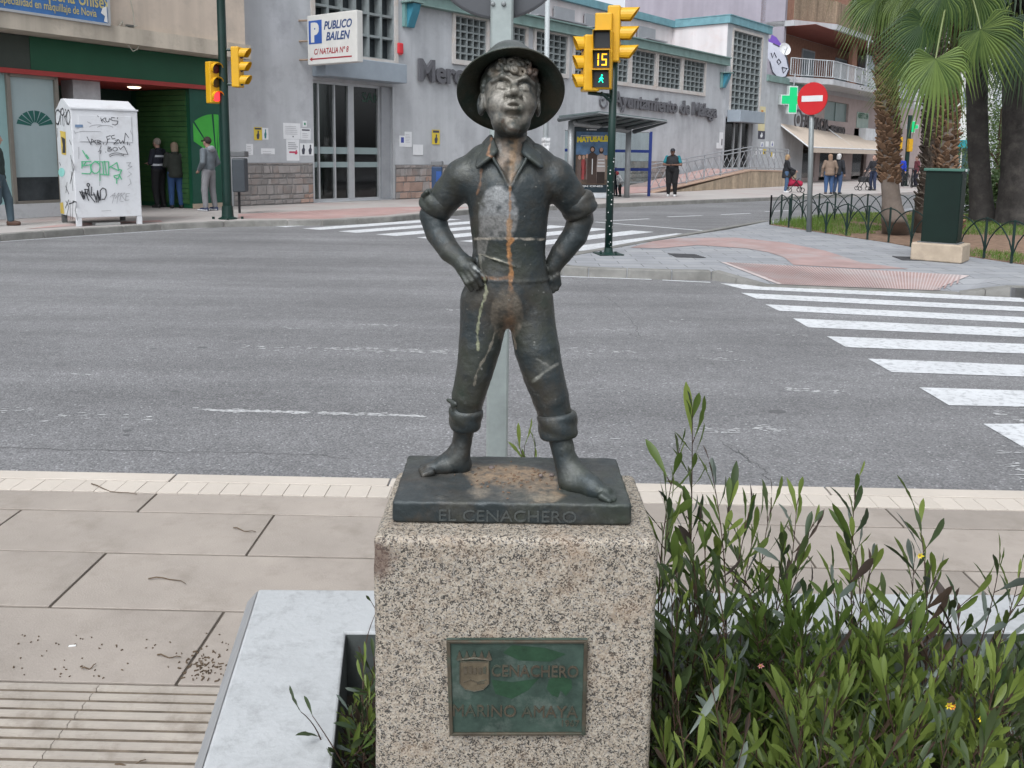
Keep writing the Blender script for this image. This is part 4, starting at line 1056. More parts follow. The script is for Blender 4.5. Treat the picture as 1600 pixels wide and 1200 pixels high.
# cables
q = MB()
def cab(pts, r=.012):
    P = [LW.pt(*LW.tz(x, y, .74), .76) for x, y in pts]; q.tube(P, r, 5)
cab([(203, 0), (207, 18), (209, 40), (206, 52)]); cab([(190, 32), (192, 42), (205, 43), (214, 40)]); cab([(206, 50), (199, 60), (200, 72), (207, 80), (214, 77), (217, 64), (212, 50), (208, 47)]); cab([(190, 34), (180, 47), (150, 44), (60, 30), (0, 20)], .015)
q.build('cable', mat('cable_beige', (.38, .36, .30)), sh)
q = MB(); LW.box(q, LTx(207, .74), LTx(216, .74), LW.tz(210, 43, .74)[1], LW.tz(210, 40, .74)[1], .70, .80); q.build('junction_box', mat('junction_dark', (.12, .12, .11)), sh)

# ------------------------------------------------ apartment house with the pharmacy
P1 = Vector((16.0, 52.0, 0)); PW = Wall(P1, (.632, .775)); Tp = PW.T
ap = thing('apartment_house', 'apartment house with pharmacy at street level and railed balconies', 'building', P1)
PINK = mat('pharmacy_stone', (.34, .275, .26), .8, .12, 1.5, .15); BRK = mat('facade_brick', (.30, .155, .105), .85, .2, 5, .25, 20)
LAV = mat('party_wall', (.315, .29, .33), .9, .12, .5, .25, 10, streak=.08)
ze = Tp(1448)
q = MB(); holes_wall(PW, q, 0, ze, 0, 5.6, -.3, 0, [(Tp(1222), Tp(1274), .25, 3.6), (Tp(1281), Tp(1317), 0.02, 3.6), (Tp(1332), Tp(1354), .02, 3.6), (Tp(1284), Tp(1321), 3.95, 5.2), (Tp(1366), Tp(1385), .02, 3.4)]); q.build('ground_wall', PINK, ap)
q = MB(); PW.box(q, .3, ze, 0, 5.5, -3.0, -2.9); PW.box(q, .3, ze, 3.62, 3.7, -2.9, -.3); q.build('shop_depth', mat('shop_dim', (.07, .065, .055), .8, .5, .8), ap)
for a, b in ((1222, 1274), (1281, 1317), (1332, 1354), (1366, 1385)):
    q = MB(); PW.box(q, Tp(a), Tp(b), .25, 3.6, -.2, -.19); q.build('shop_pane', GLASSD, ap)
q = MB(); PW.box(q, Tp(1284), Tp(1321), 3.95, 5.2, -.2, -.15); PW.box(q, Tp(1303), Tp(1304.5), 3.95, 5.2, -.15, -.1); q.build('mezzanine_window', mat('mezz_pane', (.14, .19, .18), .3), ap)
q = MB(); PW.box(q, 0, ze, 6.05, 15, -1.8, -1.5)
q.build('upper_wall', BRK, ap)
q = MB(); q.obox(PW.pt(0, 0, -.31), -PW.n * 11, PW.d * .3, vz * 15); q.build('party_wall', LAV, ap)
q = MB(); PW.box(q, 0, ze, 5.6, 6.04, -1.6, -.0); q.build('floor_band', mat('band_concrete', (.36, .35, .35), .8, .1, 2), ap)
SLABM = mat('balcony_concrete', (.42, .42, .43), .8, .1, 2, .1, streak=.1)
zf1 = PW.tz(1300, 124, 1.6)[1]; zf2 = PW.tz(1300, 36, 1.6)[1]
for zf, tag_ in ((zf1, 0), (zf2, 1)):
    q = MB(); e = 1.7
    q.prism([PW.pt(0, zf - .32, -1.5), PW.pt(0, zf - .32, 0.25), PW.pt(Tp(1252), zf - .32, e), PW.pt(Tp(1395, 0), zf - .32, e), PW.pt(Tp(1395, 0), zf - .32, -1.5)], (0, 0, .32))
    bal = q.build('balcony', SLABM, ap)
    rp_ = [PW.pt(0.05, zf, .2), PW.pt(Tp(1252), zf, e - .08), PW.pt(Tp(1395, 0) - .05, zf, e - .08)]
    if tag_ == 0:
        q = MB(); up = vz * 1.08
        for A, B in zip(rp_, rp_[1:]):
            q.tube([A + up, B + up], .035, 5); q.tube([A + vz * .12, B + vz * .12], .025, 5); n = int((B - A).length / .17)
            for k in range(n + 1):
                p = A.lerp(B, k / n); q.tube([p + vz * .1, p + up], .04 if k % 8 == 0 else .018, 4)
        q.build('railing', mat('pale_rail', (.45, .47, .48), .5), bal)
    else:
        q = MB()
        for A, B in zip(rp_, rp_[1:]):
            n = int((B - A).length / .09)
            for k in range(n):
                p = A.lerp(B, k / n); p2 = A.lerp(B, (k + .9) / n); q.obox(p + vz * .05 + PW.n * rnd.uniform(-.02, .02), p2 - p, PW.n * .03, vz * (1.25 + rnd.uniform(-.05, .05)))
        q.build('reed_screen', mat('reed', (.25, .185, .13), .9, .3, 12, .3, streak=.4), bal)
q = MB(); PW.box(q, .1, Tp(1392), zf2 - .335, zf2 - .325, -1.4, 1.5); q.build('balcony_soffit', mat('soffit_red', (.24, .07, .05)), ap)
for (a, b, mt_) in ((1243, 1262, 'curtain_grey'), (1295, 1312, 'curtain_grey'), (1335, 1358, 'shutter_pale')):
    q = MB(); PW.box(q, Tp(a, -1.5), Tp(b, -1.5), zf1 + .05, zf1 + 2.3, -1.5, -1.42); w_ = q.build('balcony_window', mat('win_frame_grey', (.35, .38, .4)), ap)
    q = MB(); PW.box(q, Tp(a, -1.5) + .12, Tp(b, -1.5) - .12, zf1 + .15, zf1 + 2.2, -1.42, -1.40); q.build('pane', mat(mt_, (.13, .17, .19) if 'grey' in mt_ else (.33, .37, .42), .35), w_)
q = MB(); PW.box(q, Tp(1333, -1.4), Tp(1376, -1.4), zf1, zf2 - .34, -1.5, .3); q.build('white_pier', mat('pier_paint', (.40, .42, .46)), ap)
q = MB(); PW.box(q, Tp(1342, .3), Tp(1362, .3), zf1 + .1, zf1 + 2.5, .301, .34); q.build('shutter_window', mat('shutter_pale', (.33, .37, .42), .35), ap)
q = MB(); q.obox(PW.pt(Tp(1316, .35), zf1, .35), PW.d * .9, PW.n * .25, vz * (zf2 - zf1 - .34)); q.build('brick_pier', BRK, ap)
q = MB(); q.tube([PW.pt(Tp(1341, 1.6), zf1 + .3, 1.75), PW.pt(Tp(1341, 1.6), zf2, 1.75)], .035, 6); q.build('drain_pipe', SLABM, ap)
for k, x in enumerate((1312, 1335)):
    q = MB(); PW.box(q, Tp(x, -1.5), Tp(x + 20, -1.5), zf2 + .1, zf2 + 2.6, -1.5, -1.4); q.build('wooden_shutter', mat('shutter_wood', (.36, .27, .20)), ap)
# pharmacy sign
FL = mat('pharmacy_letters', (.075, .065, .065), .5)
a = PW.tz(1250, 199); b = PW.tz(1316, 212)
pdn = (PW.d - vz * .035).normalized(); q = MB(); text(q, 'FARMACIA', PW.pt(a[0], a[1] + .0, .03), pdn, vz, width=(b[0] - a[0]) * .62, height=.80, depth=.08, bold=.02); text(q, 'MERCADO', PW.pt(a[0] + (b[0] - a[0]) * .68, a[1] - .15, .03), pdn, vz, width=(b[0] - a[0]) * .36, height=.48, depth=.06, bold=.02)
c = PW.pt(Tp(1242), a[1] + .45, .04); q.lathe([(.62, 0), (.62, .06), (.5, .06), (.5, 0)], c, PW.n, 20); q.lathe([(.25, 0), (.25, .06), (0, .06)], c, PW.n, 12); q.build('lettering', FL, ap)
sgn = PW.tz(1334, 199)
q = MB(); PW.box(q, Tp(1334), Tp(1352), PW.tz(1334, 199)[1], PW.tz(1334, 174)[1], .01, .05); nb = q.build('notice_window', mat('notice_pale', (.30, .36, .32)), ap)
q = MB(); text(q, 'ABIERTO 24h', PW.pt(Tp(1335), PW.tz(1334, 184)[1], .06), PW.d, vz, width=Tp(1351) - Tp(1335), height=.4, bold=.02); q.build('print', mat('print_green', (.04, .12, .07)), nb)
q = MB(); PW.box(q, Tp(1339), Tp(1368), PW.tz(1340, 219)[1], PW.tz(1340, 200)[1], .01, .5); q.build('white_sign_box', mat('box_white', (.6, .61, .62)), ap)
# awning
AWN = mat('awning_cloth', (.50, .42, .345), .8, .06, 2, .1)
aw = thing('awning', 'long beige awning over the pharmacy front', 'awning', PW.pt(Tp(1216), 3, 0))
tA, tB = Tp(1216), Tp(1352)
zt = PW.tz(1216, 194)[1]; front = 1.9; zdl = .45
tzf = PW.tz(1269, 232, front)
q = MB(); q.prism([PW.pt(tA, zt, .05), PW.pt(tB, zt - zdl, .05), PW.pt(tB, zt - 1.35, front), PW.pt(tA, zt - 1.35, front)], (0, 0, .05)); q.build('cloth', AWN, aw)
q = MB()
q.obox(PW.pt(tA, zt - 1.62, front), PW.d * (tB - tA), PW.n * .03, vz * .28); q.build('valance', AWN, aw)
q = MB(); q.tube([PW.pt(tA, zt - 1.32, front), PW.pt(tB, zt - 1.32, front)], .05, 6)
for tt in (tA, (tA + tB) / 2, tB): q.tube([PW.pt(tt, zt - .05, .05), PW.pt(tt, zt - 1.38, front)], .04, 5)
q.build('frame', mat('box_white', (0, 0, 0)), aw)
# pharmacy cross signs
def cross(c, d, r, label, pole=None):
    t = thing('pharmacy_cross', label, 'pharmacy sign', c); nn = Vector((d.y, -d.x, 0)); w_ = r * .36
    def plus(rr, ww, off, dep):
        P = [(-ww, -rr), (ww, -rr), (ww, -ww), (rr, -ww), (rr, ww), (ww, ww), (ww, rr), (-ww, rr), (-ww, ww), (-rr, ww), (-rr, -ww), (-ww, -ww)]
        q = MB(); q.prism([c + d * a + vz * b + nn * off for a, b in P], -nn * dep); return q
    plus(r, w_ * 1.0, 0, .25).build('casing', mat('cross_casing', (.55, .6, .58)), t); plus(r * .90, w_ * .82, .02, .02).build('lit_face', mat('cross_green', (.01, .30, .10), .4, emit=(.0, .55, .2), estr=.55), t)
    if pole: q = MB(); q.tube([c + vz * r, c + vz * r + pole], .04, 6); q.build('arm', GRAYM, t)
cc = S(1239, 156, 51.0); cross(cc, Vector((.97, .24, 0)).normalized(), 21 / FPX * 51, 'large green pharmacy cross on the house corner beside the round road sign', Vector((.3, .8, .8)))
cc = S(1427, 198, 66.0); cross(cc, Vector((.98, .2, 0)).normalized(), 9 / FPX * 66 * 1.0, 'small lit green pharmacy cross seen between the palm trunks', Vector((0, .2, 1.4)))
# satellite dish
dp = S(1226, 77, 50.5); t = thing('satellite_dish', 'white satellite dish on the edge of the first balcony', 'satellite dish', dp)
q = MB(); q.lathe([(0, .06), (.2, .045), (.28, .0), (.36, -.05), (.35, -.06), (.2, .02), (0, .035)], dp, (-.25, .95, -.25), 24); q.build('reflector', mat('dish_white', (.62, .62, .62), .5), t)
q = MB(); q.tube([dp + Vector((0, 0, -.3)), dp + Vector((-.05, -.45, -.1)), dp + Vector((0, -.5, .05))], .02, 5); q.tube([dp, dp + Vector((.4, .8, -.4))], .03, 5); q.build('arm', GRAYM, t)
# mural on the party wall
mu = thing('mural', 'spray-painted mural of pale bubble shapes outlined in purple on the grey side wall', 'graffiti', PW.pt(0, 6, -1))
SW = Wall(P1 - PW.n * .31, -PW.n); SW.n = -PW.d
def sw(x, y, o=.012):
    r = ray(x, y); k = (SW.P0 + SW.n * o).dot(SW.n) / r.dot(SW.n); p = r * k; return Vector((p.x, p.y, EYE + p.z))
PUR = mat('mural_purple', (.14, .07, .34), .8, .2, 1); PAL = mat('mural_pale', (.50, .51, .58), .8, .1, 1); BLK = mat('mural_line', (.05, .05, .07), .8)
for o_, mt_, pts in ((.012, PUR, [(1188, 60), (1195, 52), (1203, 62), (1206, 54), (1213, 58), (1220, 68), (1224, 85), (1215, 92), (1200, 84), (1194, 80), (1187, 90), (1183, 98), (1184, 75)]),
                    (.024, PAL, [(1185, 58), (1193, 56), (1199, 64), (1208, 68), (1220, 74), (1229, 90), (1233, 108), (1228, 120), (1216, 122), (1207, 112), (1203, 96), (1196, 86), (1189, 80), (1185, 84)])):
    q = MB(); q.poly([sw(x, y, o_) for x, y in pts]); q.build('paint_shape', mt_, mu)
q = MB()
for pts in ([(1203, 96), (1207, 112), (1216, 122), (1228, 120), (1233, 108), (1229, 90), (1220, 74), (1208, 68)], [(1205, 83), (1207, 90), (1210, 82), (1213, 90)], [(1214, 96), (1217, 92), (1220, 97), (1217, 101), (1214, 96)], [(1222, 105), (1230, 107), (1224, 114), (1222, 105)], [(1204, 101), (1205, 106)]):
    q.tube([sw(x, y, .03) for x, y in pts], .035, 4)
q.build('outline', BLK, mu)

# ------------------------------------------------ buildings further right
WHT = mat('far_white_wall', (.60, .60, .58), .8, .05, .4, .1); 
def block(name, label, px0, px1, pytop, Y, mt_, depth=12, feats=()):
    a, b = S(px0, 280, Y), S(px1, 280, Y + (px1 - px0) * .02); zt = S((px0 + px1) / 2, pytop, Y).z
    t = thing(name, label, 'building', (a.x, a.y, 0)); W = Wall((a.x, a.y), (b.x - a.x, b.y - a.y)); Lw = (b - a).length
    q = MB(); W.box(q, 0, W.T(px1), 0, zt, -depth, 0); q.build('wall', mt_, t)
    return t, W
t, W = block('corner_building', 'white corner building with a teal band above dark shopfronts behind the palms', 1398, 1545, 60, 82, WHT)
za, zb = W.tz(1415, 230)[1], W.tz(1415, 217)[1]
q = MB(); W.box(q, 0, W.T(1530), za, zb, .01, .5); q.build('teal_band', mat('teal_band', (.02, .22, .25), .5), t)
for a, b in ((1405, 1412), (1414, 1436), (1438, 1447), (1492, 1500), (1503, 1520)):
    q = MB(); W.box(q, W.T(a), W.T(b), .1, za, .01, .06); q.build('shopfront', mat('shopfront_dark', (.035, .07, .07), .3), t)
for z in (6.5, 9.8, 13.1):
    for k in range(6):
        q = MB(); W.box(q, .6 + k * 1.6, 1.5 + k * 1.6, z, z + 1.5, .01, .08); q.build('window', mat('far_pane', (.2, .24, .26), .3), t)
q = MB(); W.box(q, W.T(1424), W.T(1436), 2.6, 4.4, .51, .56) ; q.build('street_sign', mat('box_white', (0, 0, 0)), t)
t, W = block('distant_tower', 'distant white and blue high-rise seen between the dark trunks', 1551, 1600, 72, 150, mat('tower_white', (.50, .52, .54), .7, .1, .3), 15)
for k in range(9):
    z = 3 + k * 3.1; q = MB(); W.box(q, 1.8, W.T(1598), z, z + 1.5, .02, .3); b = q.build('balcony_row', mat(('tower_blue', 'tower_red', 'tower_teal')[k % 3], ((.10, .28, .38), (.36, .16, .14), (.16, .36, .38))[k % 3], .5), t)

# ================================================================== STREET FURNITURE
GALV = mat('galvanised', (.30, .335, .325), .45, .12, 14, .15, 30, metal=.45, streak=.08)
POLEG = mat('pole_green', (.006, .026, .020), .35, .2, 3, .05)
YELL = mat('signal_yellow', (.60, .325, .010), .42, .06, 3, .03, dirt=(.45, .27, .03), dirt_amt=.3, dirt_scale=5)
BLKP = mat('black_plastic', (.015, .015, .017), .4)

# ---- post with round sign behind the statue
pb = S(777.5, 600, 3.2); pb.z = 0
t = thing('sign_post', 'galvanised steel post with the grey back of a round road sign, right behind the statue', 'road sign', pb)
q = MB(); hw = .0415
q.prism([(pb.x - hw, 3.2, 0), (pb.x - hw, 3.245, 0), (pb.x + hw, 3.245, 0), (pb.x + hw, 3.2, 0), (pb.x + hw - .008, 3.194, 0), (pb.x - hw + .008, 3.194, 0)], (0, 0, 2.75)); q.build('post', GALV, t, bevel=.004)
c = S(779, -86, 3.26); q = MB(); q.lathe([(0, .012), (.255, .012), (.262, .006), (.262, -.02), (.255, -.022), (.254, -.002), (0, -.002)], c, (0, 1, 0), 48); q.build('sign_disc', mat('sign_back', (.075, .078, .085), .5, .1, 4, .05, metal=.2), t, smooth=False)
q = MB()
for x in (770, 787):
    p = S(x, 6, 3.19); q.lathe([(0, .006), (.007, .005), (.009, 0)], p, (0, -1, 0), 10); p = S(x, -150, 3.19); q.lathe([(0, .006), (.007, .005), (.009, 0)], p, (0, -1, 0), 10)
q.build('bolt', mat('bolt_steel', (.2, .21, .21), .4, metal=.5), t)

# ---- signal heads
def visor(mb, c, f, r, up, R, L_, square=False):
    vs = []; n = 14; th = .007
    if square:
        w_ = R; P = lambda a, b, l: c + r * a + up * b + f * l
        for a0, b0, a1, b1, l0, l1 in ((-w_, -w_, -w_, w_, L_ * .25, L_), (-w_, w_, w_, w_, L_, L_), (w_, w_, w_, -w_, L_, L_ * .25)):
            mb.add([P(a0, b0, 0), P(a1, b1, 0), P(a1, b1, l1), P(a0, b0, l0)], [(0, 1, 2, 3)])
            k = 1 - th / w_
            mb.add([P(a0 * k, b0 * k, 0), P(a1 * k, b1 * k, 0), P(a1 * k, b1 * k, l1), P(a0 * k, b0 * k, l0)], [(3, 2, 1, 0)])
            mb.add([P(a0, b0, l0), P(a1, b1, l1), P(a1 * k, b1 * k, l1), P(a0 * k, b0 * k, l0)], [(0, 1, 2, 3)])
        return
    for i in range(n + 1):
        a = RAD(-35 + 250 * i / n); ca, sa = math.cos(a), math.sin(a); l = L_ * (.50 + .5 * max(0, (sa + .6) / 1.6))
        for rr in (R, R - th): vs += [c + (r * ca + up * sa) * rr, c + (r * ca + up * sa) * rr + f * l]
    fs = []
    for i in range(n):
        a = i * 4; b = a + 4
        fs += [(a, a + 1, b + 1, b), (a + 2, b + 2, b + 3, a + 3), (a + 1, a + 3, b + 3, b + 1)]
    mb.add(vs, fs)
def signal(par, C, yaw, h=.98, w_=.27, dep=.17, n=3, lit=None, vl=.24):
    """C: bottom centre of the front face; yaw: facing angle in the ground plane"""
    f = Vector((math.cos(yaw), math.sin(yaw), 0)); r = Vector((-f.y, f.x, 0)); up = Vector((0, 0, 1)); hs = h / n
    q = MB(); q.obox(C - r * w_ / 2 - f * dep, r * w_, f * dep, up * h); hd = q.build('signal_head', YELL, par, bevel=.025, segs=3)
    for i in range(n):
        c = C + up * (hs * (i + .5))
        q = MB(); q.lathe([(0, .012), (.06, .01), (.098, .003), (.105, .0)], c + f * .002, f, 20)
        nm = ['lens_green', 'lens_amber', 'lens_red'][i] if n == 3 else 'lens_red'
        if lit == i: ml = mat('lens_red_lit', (.6, .01, .01), .3, emit=(1, .03, .04), estr=2.5)
        else: ml = mat(nm, [(.01, .05, .04), (.09, .05, .01), (.08, .01, .01)][i], .2)
        q.build('lens', ml, hd)
        q = MB(); visor(q, c + f * .0, f, r, up, .118, vl); q.build('visor', YELL, hd)
    return hd

# ---- traffic light on the island
cb = G(950.5, 397); D0 = cb.y; k0_ = D0 / FPX
t = thing('traffic_light', 'green pole on the island with yellow heads, countdown 15 and green walking figure', 'traffic light', cb)
def SX(px, py, dy=0.0): return S(px, py, D0 + dy)
q = MB(); q.tube([cb, cb + Vector((0, 0, SX(950, 30).z))], .058, 16); q.build('pole', POLEG, t, smooth=True)
q = MB(); q.lathe([(.10, 0), (.10, .012), (.07, .03), (.062, .10), (.058, .10)], cb, (0, 0, 1), 16); 
for a in range(4): q.cyl(cb + Vector((.16 * math.cos(a * 1.57 + .7), .16 * math.sin(a * 1.57 + .7), 0)), cb + Vector((.16 * math.cos(a * 1.57 + .7), .16 * math.sin(a * 1.57 + .7), .03)), .018, n=6)
q.box(cb + Vector((0, 0, .006)), .38, .38, .012, .2); q.build('base_plate', POLEG, t)
q = MB()
rs = random.Random(3)
for i in range(26):
    z = rs.uniform(.1, 1.5); a = rs.uniform(3.5, 5.6); p = cb + Vector((.0595 * math.cos(a), .0595 * math.sin(a), z)); s_ = rs.uniform(.004, .012)
    q.lathe([(s_, 0), (0, .001)], p, (math.cos(a), math.sin(a), 0), 6)
stuff(q.build('paint_fleck', mat('fleck_white', (.6, .6, .58)), t))
# middle pedestrian head
yaw = RAD(-102); f = Vector((math.cos(yaw), math.sin(yaw), 0)); r = Vector((-f.y, f.x, 0)); up = Vector((0, 0, 1))
zc = [SX(940, y).z for y in (141, 110, 81, 51, 23)]; C = SX(939, 141, -.26); C = Vector((C.x, C.y, zc[0]))
q = MB(); q.obox(C - r * .145 - f * .2, r * .29, f * .2, up * (zc[3] - zc[0])); hd = q.build('signal_head', YELL, t, bevel=.02, segs=3)
q = MB(); q.obox(C - r * .125 - f * .2 + up * (zc[3] - zc[0] + .002), r * .25, f * .13, up * (zc[4] - zc[3])); q.build('top_block', YELL, t, bevel=.02, segs=3)
hs = (zc[3] - zc[0]) / 3
for i in range(3):
    c = C + up * hs * (i + .5)
    q = MB(); q.obox(c - r * .115 - up * .115 + f * .003, r * .23, f * .012, up * .23); q.build('lens', mat('lens_black', (.012, .014, .016), .3), hd)
    q = MB(); visor(q, c, f, r, up, .128, .15, True); q.build('visor', YELL, hd)
    q = MB(); s_ = .119
    for (a, b, c2, d_) in ((-s_, -s_, -s_, s_), (-s_, s_, s_, s_), (s_, s_, s_, -s_)):
        q.add([c + r * a + up * b + f * .012, c + r * c2 + up * d_ + f * .012, c + r * c2 + up * d_ + f * (.145 if d_ > 0 else .04), c + r * a + up * b + f * (.145 if b > 0 else .04)], [(0, 1, 2, 3)])
    q.build('visor_lining', BLKP, hd)
c = C + up * hs * 1.5 + f * .018; AMB = mat('digit_amber', (.6, .3, .0), .5, emit=(1.0, .50, .02), estr=1.6)
q = MB(); sw_, sh_, th = .065, .085, .02
def seg(x0, z0, x1, z1):
    q.obox(c + r * x0 + up * z0, r * (x1 - x0), f * .003, up * (z1 - z0))
gx = -.005
seg(gx - .055, .005, gx - .055 + th, sh_); seg(gx - .055, -sh_, gx - .055 + th, -.005)
X0 = gx + .005; seg(X0, sh_ - th, X0 + sw_ + .01, sh_); seg(X0 - .002, .008, X0 - .002 + th, sh_ - th - .003); seg(X0, -.01, X0 + sw_ + .01, .01); seg(X0 + sw_ - .01, -sh_ + th, X0 + sw_ + .01, -.013); seg(X0, -sh_, X0 + sw_ + .01, -sh_ + th)
q.build('countdown_digits', AMB, hd)
c = C + up * hs * .5 + f * .018; q = MB()
q.lathe([(.014, 0), (0, .003)], c + up * .055 + r * .01, f, 10)
for a, b, wd in (((.005, .035), (.0, -.005), .03), ((0, 0), (.03, -.05), .014), ((0, 0), (-.035, -.045), .014), ((0, .03), (.035, .0), .011), ((0, .03), (-.03, -.002), .011)):
    A, B = c + r * a[0] + up * a[1], c + r * b[0] + up * b[1]; q.tube([A, B], wd / 2, 6)
q.build('green_figure', mat('figure_green', (.0, .5, .35), .5, emit=(.02, 1.0, .62), estr=1.5), hd)
# side heads
p = SX(966, 98, 0); signal(t, Vector((p.x + .02, D0 - .02, p.z)), RAD(-12), h=SX(966, 10).z - p.z, w_=.26, dep=.19, vl=.27)
p = SX(906, 144, 0); signal(t, Vector((p.x + .02, D0 - .12, p.z)), RAD(180 + 6), h=SX(906, 57).z - p.z, w_=.28, dep=.24, vl=.15)
q = MB(); z = SX(930, 146).z; q.tube([Vector((SX(922, 0).x, D0 - .1, z)), Vector((cb.x, D0, z - .03))], .03, 6); q.tube([Vector((SX(942, 0).x, D0 - .15, z)), Vector((cb.x, D0, z - .14))], .025, 6); z2 = SX(960, 100).z; q.tube([Vector((SX(962, 0).x, D0, z2)), Vector((cb.x, D0, z2))], .03, 6); q.build('bracket', POLEG, t)

# ---- traffic light on the left pavement
cb = G(356, 342); D1 = cb.y
t = thing('traffic_light', 'dark green curved pole with red signal lit on the left pavement near the grey bin', 'traffic light', cb)
q = MB(); P = [cb + Vector((0, 0, z)) for z in (0, .4, 1.2, 2.2, 3.2, 4.2)]; x0 = cb.x
P += [Vector((x0 + a_, D1 - k, z)) for a_, k, z in ((0, .0, 4.6), (.03, .05, 5.0), (.14, .1, 5.5), (.40, .2, 6.0), (.9, .3, 6.4))]
q.tube(P, [.105, .10, .098, .095, .092, .09, .088, .086, .084, .08, .075], 16); q.build('pole', POLEG, t, smooth=True)
q = MB(); q.lathe([(.20, 0), (.20, .02), (.13, .05), (.115, .28), (.10, .29)], cb, (0, 0, 1), 16)
for a in range(4): q.cyl(cb + Vector((.3 * math.cos(a * 1.57 + .3), .3 * math.sin(a * 1.57 + .3), 0)), cb + Vector((.3 * math.cos(a * 1.57 + .3), .3 * math.sin(a * 1.57 + .3), .05)), .03, n=6)
q.build('base_plate', POLEG, t)
p = S(377, 136.5, D1); signal(t, Vector((p.x, D1 + .05, p.z)), RAD(-8), h=S(377, 73, D1).z - p.z, w_=.26, dep=.18, vl=.22)
p = S(334, 162, D1); signal(t, Vector((p.x + .1, D1 - .1, p.z)), RAD(-42), h=S(334, 97, D1).z - p.z, w_=.28, dep=.2, lit=0, vl=.14)
q = MB()
for px, py in ((345, 155), (345, 103), (368, 78), (368, 132)):
    p = S(px, py, D1); q.tube([Vector((p.x, D1, p.z)), Vector((cb.x, D1, p.z))], .03, 6)
q.build('bracket', POLEG, t)

# ---- no-entry sign
cb = G(1264, 362); D2 = cb.y
t = thing('no_entry_sign', 'round red no-entry sign on a grey post at the front of the hoop fence', 'road sign', cb)
tp = S(1269, 150, D2); q = MB(); q.tube([cb, Vector((tp.x, D2 + .03, tp.z + .28))], .052, 12); q.build('post', mat('post_grey', (.24, .26, .26), .5, .1, 6, metal=.3), t, smooth=True)
c = S(1269, 154, D2 - .06); fd = Vector((-.72, -.69, .0)).normalized(); rr = 24.5 / FPX * D2
q = MB(); q.lathe([(0, 0), (rr, 0), (rr, -.02), (0, -.02)], c, fd, 40); q.build('sign_disc', mat('sign_red_paint', (.50, .018, .022), .35, .05), t)
q = MB(); sx_ = Vector((-fd.y, fd.x, 0)); q.obox(c - sx_ * rr * .70 - Vector((0, 0, rr * .18)) + fd * .001, sx_ * rr * 1.4, fd * .004, (0, 0, rr * .36)); q.build('white_bar', mat('bar_white', (.62, .62, .62), .4), t)

# ---- clothes container
c0 = G(120.5, 354); ux = Vector((.77, .64, 0)).normalized(); uy = Vector((-.66, .75, 0)); uy = Vector((-ux.y, ux.x, 0))
def face_pt(px, py, o=0.0):
    r_ = ray(px, py); n_ = -uy; P = c0 + n_ * o; k = P.dot(n_) / r_.dot(n_); return r_ * k + Vector((0, 0, EYE))
CW = (face_pt(222.5, 350) - c0).dot(ux); CD = 1.22; ZT = face_pt(113, 169).z; ZR = ZT + .20
t = thing('clothes_container', 'white metal clothing bank covered in black and green graffiti with a pitched top', 'container', c0)
WM = mat('container_white', (.60, .605, .62), .42, .05, 1.2, .03, dirt=(.36, .34, .33), dirt_amt=.45, dirt_scale=3)
zb = .16; V = lambda a, b, z: c0 + ux * a + uy * b + vz * z
tap = .03
q = MB(); q.prism([V(0, 0, zb), V(0, CD, zb), V(0, CD, ZT), V(0, CD * .60, ZR), V(0, CD * .45, ZR), V(0, 0, ZT)], ux * CW); q.build('body', WM, t, bevel=.012)
for a in (0.0, CW - .09):
    for b in (0.0, CD - .09):
        q = MB(); q.obox(V(a, b, 0), ux * .09, uy * .09, vz * (zb - .001)); q.build('foot', WM if b == 0 else mat('foot_dark', (.1, .1, .1)), t)
q = MB(); q.obox(V(.12, -.012, ZT - .62), ux * (CW - .24), uy * .011, vz * .50); q.build('hatch', WM, t, bevel=.004)
q = MB(); q.obox(V(-.012, -.02, ZT - .012), ux * (CW + .024), uy * .02, vz * .03); q.build('rim', WM, t)
GB = mat('spray_black', (.03, .03, .035), .8); GG = mat('spray_green', (.10, .42, .22), .8); GR = mat('spray_grey', (.28, .28, .29), .8); GT = mat('spray_teal', (.25, .55, .50), .8)
def crop_px(p): return (80 + p[0] / 5.456, 140 + p[1] / 5.456)
def fr_stroke(mb, pts, wd, o=.016):
    P = [face_pt(*crop_px(p), o=o) for p in pts]
    for i in range(len(P) - 1):
        d = P[i + 1] - P[i]
        if d.length < 1e-5: continue
        d.normalize(); n_ = d.cross(uy).normalized() * wd / 2; e = d * wd * .3; l = -uy * .0004 * (i % 5)
        mb.poly([P[i] - n_ - e + l, P[i + 1] - n_ + e + l, P[i + 1] + n_ + e + l, P[i] + n_ - e + l])
def arcp(cx, cy, rx, ry, a0, a1, n=10): return [(cx + rx * math.cos(RAD(a0 + (a1 - a0) * i / n)), cy + ry * math.sin(RAD(a0 + (a1 - a0) * i / n))) for i in range(n + 1)]
q = MB()
